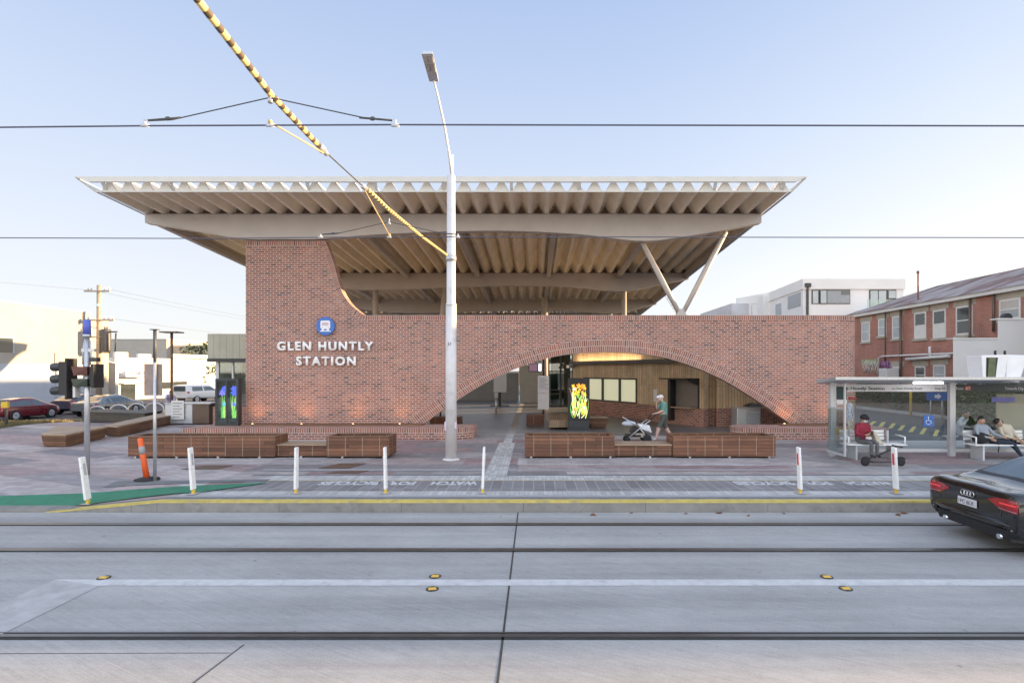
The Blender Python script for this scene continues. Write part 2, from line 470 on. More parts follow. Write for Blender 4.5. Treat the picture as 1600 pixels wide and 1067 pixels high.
def textmesh(s, h, width=None, ext=.02, bold=0.0, space=1.0):
    """text mesh in the XZ plane, reading +X, facing -Y, cap height h, origin at left baseline"""
    cu = bpy.data.curves.new('txt', 'FONT'); cu.body = s; cu.size = 1; cu.extrude = 0; cu.offset = bold; cu.space_character = space
    cu.resolution_u = 3
    o = bpy.data.objects.new('txt', cu); COL.objects.link(o)
    dg = bpy.context.evaluated_depsgraph_get(); dg.update()
    me = bpy.data.meshes.new_from_object(o.evaluated_get(dg))
    bpy.data.objects.remove(o); bpy.data.curves.remove(cu)
    bm = bmesh.new(); bm.from_mesh(me)
    x0 = min(v.co.x for v in bm.verts); x1 = max(v.co.x for v in bm.verts); y1 = max(v.co.y for v in bm.verts); y0 = min(v.co.y for v in bm.verts)
    base = 0 if y0 > -.05 else y0
    sy = h / .70
    sx = sy if width is None else width / (x1 - x0)
    for v in bm.verts: v.co = Vector(((v.co.x - x0) * sx, 0, v.co.y * sy))
    if ext:
        g = bmesh.ops.extrude_face_region(bm, geom=bm.faces[:])
        for e in g['geom']:
            if isinstance(e, bmesh.types.BMVert): e.co.y -= ext
    bmesh.ops.recalc_face_normals(bm, faces=bm.faces[:])
    bm.to_mesh(me); bm.free()
    return me
def text(s, h, M, mat, name='lettering', par=None, width=None, ext=.02, bold=0.0, space=1.0):
    me = textmesh(s, h, width, ext, bold, space)
    me.transform(M)
    me.materials.append(MT[mat] if isinstance(mat, str) else mat)
    me.name = name
    return link(name, me, par, par is not None)
def TR(x, y, z): return Matrix.Translation((x, y, z))
def interp(tab, v):
    for (a, fa), (b, fb) in zip(tab, tab[1:]):
        if v <= b: return fa + (fb - fa) * (v - a) / (b - a)
    return tab[-1][1]
def cat(tab, v):
    """catmull-rom through a table"""
    n = len(tab)
    for i in range(n - 1):
        if v <= tab[i + 1][0] or i == n - 2:
            x1, y1 = tab[i]; x2, y2 = tab[i + 1]
            x0, y0 = tab[i - 1] if i else (2 * x1 - x2, 2 * y1 - y2)
            x3, y3 = tab[i + 2] if i + 2 < n else (2 * x2 - x1, 2 * y2 - y1)
            t = (v - x1) / (x2 - x1)
            m1 = (y2 - y0) / (x2 - x0) * (x2 - x1); m2 = (y3 - y1) / (x3 - x1) * (x2 - x1)
            return (2 * t**3 - 3 * t**2 + 1) * y1 + (t**3 - 2 * t**2 + t) * m1 + (-2 * t**3 + 3 * t**2) * y2 + (t**3 - t**2) * m2
def patch(name, mat, quad, nx=1, ny=1, off=.004, f=S, kind='structure'):
    """a sheet laid on the ground: quad = 4 (x,y) corners"""
    b = MB(); a, bb, c, d = [Vector((p[0], p[1], 0)) for p in quad]
    g = []
    for j in range(ny + 1):
        row = []
        for i in range(nx + 1):
            u, v = i / nx, j / ny
            p = (a * (1 - u) + bb * u) * (1 - v) + (d * (1 - u) + c * u) * v
            row.append((p.x, p.y, f(p.x, p.y) + off))
        g.append(row)
    for j in range(ny):
        for i in range(nx):
            b.face([g[j][i], g[j][i + 1], g[j + 1][i + 1], g[j + 1][i]])
    bmesh.ops.remove_doubles(b.bm, verts=b.bm.verts[:], dist=1e-5)
    b.keep = True
    o = b.build(name, mat)
    o['kind'] = kind
    return o
RD = lambda x, y: ROADZ

# ------------------------------------------------------------------ special ground materials
DIRT0 = -((-14 + KY - .02) / 2)
def roadmat():
    m, n, l, b = nmat('tram road concrete')
    v = coords(n, l)
    st = coords(n, l, scale=(.10, 1.6, 1))
    f1 = noise(n, l, st, 1.35, 7, .66)
    r = ramp(n, [(.26, (.295, .292, .287)), (.5, (.39, .386, .378)), (.74, (.465, .458, .445))]); l.new(f1, r.inputs[0])
    f2 = noise(n, l, v, .45, 6, .6)
    r2 = ramp(n, [(.3, (.86,) * 3), (.7, (1.08,) * 3)]); l.new(f2, r2.inputs[0])
    c = mixc(n, l, r.outputs[0], r2.outputs[0], 1, 'MULTIPLY')
    f3 = noise(n, l, coords(n, l, scale=(1, 1, 1), loc=(7, 3, 0)), 2.6, 5, .75)
    r3 = ramp(n, [(.66, (0, 0, 0)), (.74, (1, 1, 1))]); l.new(f3, r3.inputs[0])
    c = mixc(n, l, c, (.23, .22, .215), mixc(n, l, (0, 0, 0), (.5, .5, .5), r3.outputs[0]))
    mb = n.new('ShaderNodeMapping'); mb.inputs['Scale'].default_value = (1.2, 26, 1); l.new(coords(n, l, rot=(0, 0, radians(28))), mb.inputs[0])
    fb = noise(n, l, mb.outputs[0], 1, 4, .7)
    rb = ramp(n, [(.3, (.90,) * 3), (.7, (1.08,) * 3)]); l.new(fb, rb.inputs[0])
    c = mixc(n, l, c, rb.outputs[0], 1, 'MULTIPLY')
    f6 = noise(n, l, v, 7, 6, .8)
    r6 = ramp(n, [(.32, (.93,) * 3), (.5, (1.0,) * 3), (.72, (1.05,) * 3)]); l.new(f6, r6.inputs[0])
    c = mixc(n, l, c, r6.outputs[0], 1, 'MULTIPLY')
    f5 = noise(n, l, v, 70, 3)
    r5 = ramp(n, [(.3, (.88,) * 3), (.7, (1.10,) * 3)]); l.new(f5, r5.inputs[0])
    c = mixc(n, l, c, r5.outputs[0], 1, 'MULTIPLY')
    vo = n.new('ShaderNodeTexVoronoi'); vo.inputs['Scale'].default_value = 3.2; l.new(v, vo.inputs['Vector'])
    rv = ramp(n, [(.05, (1, 1, 1)), (.10, (0, 0, 0))]); l.new(vo.outputs['Distance'], rv.inputs[0])
    sc_ = n.new('ShaderNodeSeparateColor'); l.new(vo.outputs['Color'], sc_.inputs[0])
    gate = ramp(n, [(.62, (0, 0, 0)), (.95, (.85, .85, .85))]); l.new(sc_.outputs[0], gate.inputs[0])
    c = mixc(n, l, c, (.12, .11, .10), mixc(n, l, rv.outputs[0], gate.outputs[0], 1.0, 'MULTIPLY'))
    # oily dirt worked out of the rail grooves by the wheels
    sp = n.new('ShaderNodeSeparateXYZ'); l.new(v, sp.inputs[0])
    wob = noise(n, l, coords(n, l, scale=(.35, .8, 1)), 1.0, 5, .6)
    for yr, wd, am in ((DIRT0 + 9.97, .55, .55), (DIRT0 + 8.54, .45, .45), (DIRT0 + 7.9, .5, .22), (DIRT0 + 5.78, .30, .35), (DIRT0 + 6.6, .6, .15)):
        d_ = nd(n, 'ShaderNodeMath', operation='SUBTRACT'); l.new(sp.outputs[1], d_.inputs[0]); d_.inputs[1].default_value = yr
        a_ = nd(n, 'ShaderNodeMath', operation='ABSOLUTE'); l.new(d_.outputs[0], a_.inputs[0])
        r_ = nd(n, 'ShaderNodeMapRange'); r_.inputs[1].default_value = 0; r_.inputs[2].default_value = wd; r_.inputs[3].default_value = am * 1.6; r_.inputs[4].default_value = 0; l.new(a_.outputs[0], r_.inputs[0])
        m_ = nd(n, 'ShaderNodeMath', operation='MULTIPLY'); l.new(r_.outputs[0], m_.inputs[0]); l.new(wob, m_.inputs[1])
        c = mixc(n, l, c, (.13, .125, .12), m_.outputs[0])
    l.new(c, b.inputs['Base Color']); b.inputs['Roughness'].default_value = .78
    mp = coords(n, l, scale=(1, 1, 1), rot=(0, 0, radians(28)))
    w = n.new('ShaderNodeTexNoise'); w.inputs['Scale'].default_value = 1; w.inputs['Detail'].default_value = 3
    mm = n.new('ShaderNodeMapping'); mm.inputs['Scale'].default_value = (2, 60, 1); l.new(mp, mm.inputs[0]); l.new(mm.outputs[0], w.inputs['Vector'])
    bump(n, l, b, w.outputs['Fac'], .35, .006)
    return m
MT['road'] = roadmat()
def pavemat(name, ang, w, h, cols, loc=(0, 0, 0), tile=(.3, .15), contrast=.78, toff=.5, ms=.006):
    m, n, l, b = nmat(name)
    v = coords(n, l, 'UV', rot=(0, 0, radians(ang)), loc=loc)
    t = nd(n, 'ShaderNodeTexBrick', offset=.43, offset_frequency=2, squash=.6, squash_frequency=3)
    t.inputs['Scale'].default_value = 1; t.inputs['Mortar Size'].default_value = 0
    t.inputs['Color1'].default_value = (0, 0, 0, 1); t.inputs['Color2'].default_value = (1, 1, 1, 1)
    t.inputs['Brick Width'].default_value = w; t.inputs['Row Height'].default_value = h
    l.new(v, t.inputs['Vector'])
    k = len(cols)
    r = ramp(n, [(i / k, c) for i, c in enumerate(cols)], True); l.new(t.outputs['Color'], r.inputs[0])
    u = nd(n, 'ShaderNodeTexBrick', offset=toff)
    u.inputs['Scale'].default_value = 1; u.inputs['Mortar Size'].default_value = ms
    u.inputs['Color1'].default_value = (.80,) * 3 + (1,); u.inputs['Color2'].default_value = (1.12,) * 3 + (1,); u.inputs['Mortar'].default_value = (contrast * .8,) * 3 + (1,)
    u.inputs['Brick Width'].default_value = tile[0]; u.inputs['Row Height'].default_value = tile[1]
    l.new(coords(n, l, 'UV'), u.inputs['Vector'])
    c = mixc(n, l, r.outputs[0], u.outputs['Color'], 1, 'MULTIPLY')
    f = noise(n, l, coords(n, l), .8, 6, .65)
    fr = ramp(n, [(.3, (.82,) * 3), (.7, (1.12,) * 3)]); l.new(f, fr.inputs[0])
    c = mixc(n, l, c, fr.outputs[0], 1, 'MULTIPLY')
    l.new(c, b.inputs['Base Color'])
    b.inputs['Roughness'].default_value = .62
    inv = nd(n, 'ShaderNodeMath', operation='SUBTRACT'); inv.inputs[0].default_value = 1; l.new(u.outputs['Fac'], inv.inputs[1])
    bump(n, l, b, inv.outputs[0], .4, .004)
    return m
PV = [(.35, .325, .32), (.24, .225, .23), (.39, .36, .35), (.30, .215, .215), (.31, .295, .295), (.44, .40, .39), (.21, .20, .21), (.36, .30, .29)]
MT['pave'] = pavemat('plaza pavers', 0, 3.6, 1.1, PV, (.4, .3, 0))
MT['pavediag'] = pavemat('banded plaza pavers', 22, 5.5, .85, [(.45, .41, .40), (.24, .22, .235), (.42, .38, .37), (.34, .26, .26), (.48, .44, .43), (.30, .28, .29), (.40, .33, .32)])
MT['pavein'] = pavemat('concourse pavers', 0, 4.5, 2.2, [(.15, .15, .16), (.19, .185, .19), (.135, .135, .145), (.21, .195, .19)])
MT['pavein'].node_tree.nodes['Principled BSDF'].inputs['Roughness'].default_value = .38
MT['bikepave'] = pavemat('bike path pavers', 0, 2, 2, [(.22, .215, .22), (.235, .23, .235)], tile=(.235, 1.2), contrast=1.9, toff=0, ms=.011)
MT['palepave'] = pavemat('pale plaza pavers', 0, 2.4, .9, [(.44, .41, .40), (.37, .34, .335), (.46, .43, .42), (.41, .375, .365)], (.2, .1, 0))
MT['tactile'] = pavemat('tactile pavers', 0, 2, 2, [(.48, .48, .47), (.50, .50, .49)], tile=(.1, .3), contrast=.85, toff=0)

# ------------------------------------------------------------------ GROUND
def ground():
    b = MB()
    xs = [-2500, -600, -150, -80, -60, -50, -40, -32, -27, -26, -25, -24, -23, -22, -21, -20, -15, -12, 0, 12, 30, 60, 120, 600, 2500]
    ys = [-600, -60, 10.86, 20, 25, 26, 27, 28, 29, 30, 31, 32, 33, 34, 35, 36, 40, 50, 60, 90, 160, 500, 3500]
    def z(x, y):
        if y < 10.87: return -.30
        return T(x, y) - .03 - (.02 if y < 25 and x < -7 else 0) - (.25 if y < 14 and x < -7 else 0)
    vs = [[b.bm.verts.new((x, y, z(x, y))) for x in xs] for y in ys]
    for j in range(len(ys) - 1):
        for i in range(len(xs) - 1):
            b.bm.faces.new((vs[j][i], vs[j][i + 1], vs[j + 1][i + 1], vs[j + 1][i]))
    b.keep = True
    struct(b.build('ground', 'asphalt'))
ground()
sbox('road', 'road', -70, 80, -14, KY - .02, -.32, ROADZ)
# kerb with a yellow edge that runs down to the road on the left
def kerbprofile(name, mat, y0, y1, zt, zb, x0=-9.7, x1=60):
    b = MB()
    xs = [x0, -9.0, -8.4, -7.9, -7.4] + [-7.4 + 2.4 * i for i in range(1, 29)]
    for a, c in zip(xs, xs[1:]):
        if a < -7.4 and zb > -.3:
            b.hexa([(a, y0, kz(a) + zb), (c, y0, kz(c) + zb), (c, y1, kz(c) + zb), (a, y1, kz(a) + zb), (a, y0, kz(a) + zt), (c, y0, kz(c) + zt), (c, y1, kz(c) + zt), (a, y1, kz(a) + zt)])
        else:
            b.hexa([(a, y0, -.34), (c - .006, y0, -.34), (c - .006, y1, -.34), (a, y1, -.34), (a, y0, kz(a) + zt), (c - .006, y0, kz(c) + zt), (c - .006, y1, kz(c) + zt), (a, y1, kz(a) + zt)])
    return struct(b.build(name, mat))
kerbprofile('kerb', 'kerb', KY, KY + .30, -.006, -.34, x0=-40)
def yl():
    b = MB()
    xs = [-9.6, -9.0, -8.4, -7.9, -7.4] + [-7.4 + 2.4 * i for i in range(1, 29)]
    for a, c in zip(xs, xs[1:]):
        b.face([(a, KY + .0, kz(a) - .002), (c, KY, kz(c) - .002), (c, KY + .17, kz(c) - .002), (a, KY + .17, kz(a) - .002)])
        b.face([(a, KY - .003, kz(a) - .035), (c, KY - .003, kz(c) - .035), (c, KY - .003, kz(c) - .002), (a, KY - .003, kz(a) - .002)])
    b.keep = True
    struct(b.build('yellow_line', 'yellowpaint'))
yl()
# plaza sheets
patch('plaza', 'pavediag', [(-40, KY + .3), (-7.4, KY + .3), (-7.4, 13.0), (-40, 13.0)], 120, 16, 0)
patch('plaza', 'pavediag', [(-60, 13.0), (-7.4, 13.0), (-7.4, 25), (-60, 25)], 30, 12, 0)
patch('plaza', 'pave', [(-7.4, KY + .3), (60, KY + .3), (60, 21.9), (-7.4, 21.9)], 1, 1, 0)
patch('plaza', 'pavediag', [(-24, 25), (-11.5, 25), (-11.5, 50), (-29, 50)], 16, 20, 0)
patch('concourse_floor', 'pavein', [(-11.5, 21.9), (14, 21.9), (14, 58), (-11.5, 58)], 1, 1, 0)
patch('concourse_floor', 'pavediag', [(-11.5, 21.9), (-7.4, 21.9), (-7.4, 25), (-11.5, 25)], 1, 1, .004)
patch('path', 'greystrip', [(-7.4, 11.16), (60, 11.16), (60, 11.34), (-7.4, 11.34)], 1, 1, .004)
patch('path', 'tactile', [(-7.3, 11.34), (60, 11.34), (60, 11.74), (-7.3, 11.74)], 1, 1, .004)
patch('bike_path', 'bikepave', [(-7.0, 11.74), (60, 11.74), (60, 12.86), (-6.5, 12.86)], 1, 1, .004)
patch('path', 'yellowpaint', [(-6.5, 12.86), (60, 12.86), (60, 12.90), (-6.5, 12.90)], 1, 1, .004)
patch('path', 'tactile', [(-6.6, 12.90), (60, 12.90), (60, 13.46), (-6.3, 13.46)], 1, 1, .004)
patch('path', 'bluestone', [(-6.9, 13.46), (60, 13.46), (60, 13.62), (-6.9, 13.62)], 1, 1, .004)
patch('path', 'greystrip', [(-7.0, 14.16), (60, 14.16), (60, 14.36), (-7.0, 14.36)], 1, 1, .004)
patch('path', 'palepave', [(-12.5, 15.1), (-5.0, 15.1), (-4.4, 16.9), (-12.5, 16.9)], 1, 1, .004)
patch('path', 'palepave', [(-.45, 15.0), (8.2, 14.8), (7.2, 16.9), (-.45, 16.9)], 1, 1, .004)
# tactile guide path into the station
patch('tactile_path', 'tactile', [(-1.22, 13.46), (-.66, 13.46), (-.66, 19.6), (-1.22, 19.6)], 1, 1, .008)
patch('tactile_path', 'tactile', [(-1.08, 19.6), (-.78, 19.6), (-.78, 22.0), (-1.08, 22.0)], 1, 1, .008)
patch('tactile_path', 'palestrip', [(-1.6, 22.0), (.35, 22.0), (.35, 22.35), (-1.6, 22.35)], 1, 1, .008)
patch('tactile_path', 'path', [(-1.08, 22.35), (-.76, 22.35), (-.76, 46), (-1.08, 46)], 1, 1, .008)
# green lane running down to the road
b_ = MB()
top = [(-6.05, 12.55), (-7.4, 12.25), (-9.3, 11.95), (-12, 11.7), (-20, 11.5)]
low = [(-6.05, 12.5), (-7.0, 11.55), (-9.1, 11.12), (-12, 11.02), (-20, 11.0)]
def dens(pl, k=8):
    o = []
    for a, c in zip(pl, pl[1:]):
        o += [(a[0] + (c[0] - a[0]) * i / k, a[1] + (c[1] - a[1]) * i / k) for i in range(k)]
    return o + [pl[-1]]
tp, lw = dens(top), dens(low)
for (a, c, d, e) in zip(tp, tp[1:], lw[1:], lw):
    for q in range(4):
        L_ = lambda p, r, t: (p[0] + (r[0] - p[0]) * t, p[1] + (r[1] - p[1]) * t)
        ps = [L_(a, e, q / 4), L_(c, d, q / 4), L_(c, d, (q + 1) / 4), L_(a, e, (q + 1) / 4)]
        b_.face([(p[0], p[1], S(*p) + .022) for p in ps])
b_.keep = True
struct(b_.build('bike_lane', 'green'))
patch('path', 'bluestone', [(-9.6, 12.3), (-6.2, 12.75), (-6.2, 13.0), (-9.6, 12.75)], 12, 4, .012)
patch('path', 'palestrip', [(-14, KY + .02), (-9.2, KY + .02), (-9.2, 11.0), (-14, 11.0)], 10, 1, .016)
for q in ([(-5.65, 14.45), (-4.85, 14.45), (-4.6, 15.25), (-5.35, 15.25)], [(-9.15, 14.3), (-8.2, 14.3), (-8.1, 14.9), (-8.9, 14.9)], [(-5.2, 13.75), (-4.4, 13.75), (-4.2, 14.1), (-4.95, 14.1)]):
    patch('access_cover', 'brownpole', q, 1, 1, .009)
# road markings, joints, stains
patch('road_marking', 'whiteline', [(-6.35, 7.13), (30, 7.13), (30, 7.34), (-6.35, 7.34)], 1, 1, .004, RD)
patch('road_marking', 'fadedline', [(-6.35, 2.4), (-5.60, 2.4), (-5.60, 7.12), (-6.35, 7.34)], 1, 1, .0045, RD)
for (x, sk) in ((-.32, .012), (-16, .01), (15.5, .01)):
    patch('road_joint', 'joint', [(x - .012 - sk, 1.5), (x + .012 - sk, 1.5), (x + .012 + sk, KY - .03), (x - .012 + sk, KY - .03)], 1, 1, .003, RD)
patch('road_joint', 'joint', [(-8, 5.40), (-2.98, 5.43), (-2.98, 5.437), (-8, 5.412)], 1, 1, .003, RD)
patch('road_joint', 'joint', [(-3.06, 4.7), (-3.045, 4.7), (-2.93, 5.6), (-2.945, 5.6)], 1, 1, .003, RD)
for k, (y, lab) in enumerate(((9.97, 'steel groove rail nearest the yellow kerb'), (8.54, 'steel groove rail between the kerb rail and the white line'), (5.78, 'steel groove rail on the station side of the sunlit strip'), (4.35, 'steel groove rail in the sunlit strip closest to the viewer'))):
    r = thing('tram_rail', lab, 'tram rail', (0, y, ROADZ), 0, 'tram rails in the road')
    part('groove', 'groove', r, lambda b: (b.face([(-60, y - .085, ROADZ + .003), (60, y - .085, ROADZ + .003), (60, y + .085, ROADZ + .003), (-60, y + .085, ROADZ + .003)])))
    part('rail_head', 'rail', r, lambda b: (b.box(-60, 60, y - .032, y + .026, ROADZ - .02, ROADZ + .012), b.box(-60, 60, y + .062, y + .080, ROADZ - .02, ROADZ + .009)))
# side streets
patch('side_street', 'asphalt', [(-37.5, 22), (-25.3, 22), (-29.5, 40), (-37.5, 40)], 14, 18, .010)
patch('footpath', 'path', [(-38.0, 22), (-37.5, 22), (-37.5, 60), (-38.0, 60)], 2, 30, .03)
patch('side_street', 'asphalt', [(12.9, 20.2), (21.7, 20.2), (21.7, 60), (13.2, 60)], 1, 1, .006)
patch('footpath', 'path', [(9, 17.6), (24, 17.6), (24, 20.19), (12.95, 20.19)], 1, 1, .010)
sbox('kerb', 'palestrip', 21.7, 21.95, 22, 60, 0, .13)
patch('footpath', 'path', [(21.95, 20), (23.2, 20), (23.2, 60), (21.95, 60)], 1, 1, .1)
for xa, xb, ya, yb in ((1355, 1370, 665, 658.5), (1372, 1384, 667, 659.6), (1387, 1400, 669.4, 661.7), (1402, 1415, 672.7, 664.6), (1419, 1432, 675.5, 666.8), (1436, 1449, 678.6, 669), (1457, 1468, 681.7, 672)):
    patch('road_marking', 'yellowpaint', [(X(xa, GD(ya)), GD(ya)), (X(xa + 7, GD(ya)), GD(ya)), (X(xb, GD(yb)), GD(yb)), (X(xb - 6, GD(yb)), GD(yb))], 1, 1, .014, lambda a, c: 0)
# ------------------------------------------------------------------ STATION WALL
WY = 21.9
AC, ATAB = 2.905, [(0, 0), (1.3, .075), (2.5, .29), (3.8, .74), (4.8, 1.22), (6.0, 1.96), (7.0, 2.66), (8.2, 3.56)]
def arch(x): return 3.31 - cat(ATAB, abs(x - AC))
APTS = []
_x = -8.0
while _x <= 8.0001:
    APTS.append((AC + _x, arch(AC + _x))); _x += .1
def offset(pts, d):
    o = []
    for i, p in enumerate(pts):
        a, c = pts[max(0, i - 1)], pts[min(len(pts) - 1, i + 1)]
        t = Vector((c[0] - a[0], c[1] - a[1])).normalized()
        o.append((p[0] - t.y * d, p[1] + t.x * d))
    return o
def clipz(pts, z):  # keep points above z
    return [p for p in pts if p[1] >= z]
PZ = .43
SWO = [(-8.47, 7.71), (-8.29, 7.71), (-8.10, 7.26), (-7.92, 6.72), (-7.66, 5.83), (-7.34, 5.28), (-6.95, 4.92), (-6.65, 4.755)]
def smoothpts(pts, k=6):
    xs = [(i, p[0]) for i, p in enumerate(pts)]; ys = [(i, p[1]) for i, p in enumerate(pts)]
    return [(cat(xs, i / k), cat(ys, i / k)) for i in range((len(pts) - 1) * k + 1)]
swo = smoothpts(SWO[1:] + [(-6.2, 4.755)], 6)
TOP = [(-11.42, 7.71), (-8.32, 7.71)] + swo + [(12.15, 4.755)]
TOP = [TOP[0]] + [(-11.42 + i * .31, 7.71) for i in range(1, 10)] + [p for p in TOP[1:]]
CH = .20
TOPI = [(p[0], p[1]) for p in offset(TOP, -CH)]
TOPI = [(min(p[0], -8.5) if q[1] > 7.7 else p[0], 7.51 if q[1] > 7.7 else max(p[1], 4.555)) for p, q in zip(TOPI, TOP)]
OUT2 = offset(APTS, .48); OUT1 = offset(APTS, .24)
def zof(pts, x):
    if x <= pts[0][0] or x >= pts[-1][0]: return None
    return interp(pts, x)
st = thing('brick_station_wall', 'long red brick station wall with swooping top edge and wide low arch', 'wall', (0, WY, 0))
TH = .42
def wallface(b):
    xs = sorted(set([round(-11.42 + .1 * i, 3) for i in range(236)] + [12.15]))
    xs = [x for x in xs if x <= 12.15]
    lo2 = clipz(OUT2, .0)
    def zl(x):
        z = zof(OUT2, x)
        return max(0, z) if z else 0
    def zh(x):
        if x < -8.5: return 7.51
        best = 4.555
        for a, c in zip(TOPI, TOPI[1:]):
            if a[0] <= x <= c[0] and c[0] > a[0]: return a[1] + (c[1] - a[1]) * (x - a[0]) / (c[0] - a[0])
        return best
    for yy, flip in ((WY, False), (WY + TH, True)):
        for a, c in zip(xs, xs[1:]):
            p = [(a, yy, zl(a)), (c, yy, zl(c)), (c, yy, zh(c)), (a, yy, zh(a))]
            uv = [(q[0], q[2]) for q in p]
            if flip: p.reverse(); uv.reverse()
            b.face(p, uv)
    # left end
    b.face([(-11.42, WY + TH, 0), (-11.42, WY, 0), (-11.42, WY, 7.51), (-11.42, WY + TH, 7.51)])
    # rounded right end, then running back
    cx, cy, r = 12.15, WY + 1.0, 1.0
    n = 14
    pts = [(cx + r * sin(a), cy - r * cos(a)) for a in [pi / 2 * i / n for i in range(n + 1)]] + [(13.15, WY + 9)]
    u = 12.15
    for a, c in zip(pts, pts[1:]):
        L = hypot(c[0] - a[0], c[1] - a[1])
        b.face([(a[0], a[1], 0), (c[0], c[1], 0), (c[0], c[1], 4.555), (a[0], a[1], 4.555)], [(u, 0), (u + L, 0), (u + L, 4.555), (u, 4.555)])
        u += L
    b.face([(12.73, WY + 9, 0), (12.73, WY + TH, 0), (12.73, WY + TH, 4.555), (12.73, WY + 9, 4.555)])
b_ = MB(); wallface(b_); b_.keep = True
b_.build('wall', 'brick', st, True)
def strip(b, inner, outer, y0, y1, uscale=1, soff=True, topface=True, vh=.24):
    u = 0
    for i in range(len(inner) - 1):
        L = hypot(outer[i + 1][0] - outer[i][0], outer[i + 1][1] - outer[i][1])
        A, B_, C_, D_ = inner[i], inner[i + 1], outer[i + 1], outer[i]
        b.face([(A[0], y0, A[1]), (B_[0], y0, B_[1]), (C_[0], y0, C_[1]), (D_[0], y0, D_[1])], [(u, .002), (u + L, .002), (u + L, vh), (u, vh)])
        b.face([(D_[0], y1, D_[1]), (C_[0], y1, C_[1]), (B_[0], y1, B_[1]), (A[0], y1, A[1])], [(u, vh), (u + L, vh), (u + L, 0), (u, 0)])
        if soff: b.face([(A[0], y1, A[1]), (B_[0], y1, B_[1]), (B_[0], y0, B_[1]), (A[0], y0, A[1])], [(u, .24), (u + L, .24), (u + L, 0), (u, 0)])
        if topface: b.face([(D_[0], y0, D_[1]), (C_[0], y0, C_[1]), (C_[0], y1, C_[1]), (D_[0], y1, D_[1])], [(u, 0), (u + L, 0), (u + L, .2), (u, .2)])
        u += L
b_ = MB(); strip(b_, APTS, OUT1, WY - .012, WY + TH + .01, topface=False); b_.keep = True
b_.build('arch_ring', 'soldier', st, True)
b_ = MB(); strip(b_, OUT1, OUT2, WY - .012, WY + TH + .01, soff=False, topface=True); b_.keep = True
b_.build('arch_ring', 'soldier', st, True)
b_ = MB(); strip(b_, TOPI, TOP, WY - .012, WY + TH + .012, vh=.20); b_.keep = True
cx, cy = 12.15, WY + 1.0
n = 14
ang = [pi / 2 * i / n for i in range(n + 1)]
u = 0
for a, c in zip(ang, ang[1:]):
    for r, z0, z1 in ((1.012, 4.555, 4.755),):
        L = (c - a)
        P = lambda t, rr, z: (cx + rr * sin(t), cy - rr * cos(t), z)
        b_.face([P(a, r, z0), P(c, r, z0), P(c, r, z1), P(a, r, z1)], [(u, .002), (u + L, .002), (u + L, .2), (u, .2)])
        b_.face([P(a, r, z1), P(c, r, z1), P(c, r - .44, z1), P(a, r - .44, z1)], [(u, 0), (u + L, 0), (u + L, .2), (u, .2)])
        u += L
b_.box(12.72, 13.162, WY + 1.0, WY + 9, 4.556, 4.755)
b_.build('coping', 'soldier_low', st, True)

# brick benches at the foot of the wall
def roundrect(x0, x1, y0, y1, left, right, n=8):
    r = (y1 - y0) / 2; cy = (y0 + y1) / 2
    p = []
    if right: p += [(x1 - r + r * cos(a), cy + r * sin(a)) for a in [-pi / 2 + pi * i / (2 * n) for i in range(2 * n + 1)]]
    else: p += [(x1, y0), (x1, y1)]
    if left: p += [(x0 + r - r * cos(a), cy - r * sin(a)) for a in [-pi / 2 + pi * i / (2 * n) for i in range(2 * n + 1)]]
    else: p += [(x0, y1), (x0, y0)]
    return p
def plinth(name, label, x0, x1, left, right, slab):
    t = thing(name, label, 'brick bench', ((x0 + x1) / 2, 21.1, 0))
    pl = roundrect(x0, x1, 20.4, WY - .02, left, right)
    def body(b, z0, z1):
        u = 0
        m = len(pl)
        for i in range(m):
            a, c = pl[i], pl[(i + 1) % m]
            L = hypot(c[0] - a[0], c[1] - a[1])
            b.face([(a[0], a[1], z0), (c[0], c[1], z0), (c[0], c[1], z1), (a[0], a[1], z1)], [(u, 0), (u + L, 0), (u + L, z1 - z0), (u, z1 - z0)])
            u += L
    b = MB(); body(b, 0, .258); b.keep = True; b.build('wall', 'brick', t, True)
    b = MB(); body(b, .258, PZ); b.face([(p[0], p[1], PZ) for p in pl]); b.keep = True; b.build('brick_top', 'soldier_low', t, True)
    part('seat_slab', 'bench', t, lambda b: b.box(slab[0], slab[1], WY - .62, WY - .04, PZ + .002, PZ + .05), bevel=.008)
plinth('brick_bench', 'low brick bench below the station lettering, its rounded end beside the white lamp post', -13.0, -2.25, False, True, (-11.3, -4.3))
plinth('brick_bench', 'low brick bench with rounded end at the arch foot beside the shelter', 7.55, 13.1, True, False, (9.6, 13.0))
struct(part('footing', 'brick', None, lambda b: b.box(-4.4, -2.3, WY, WY + .42, 0, .40)))

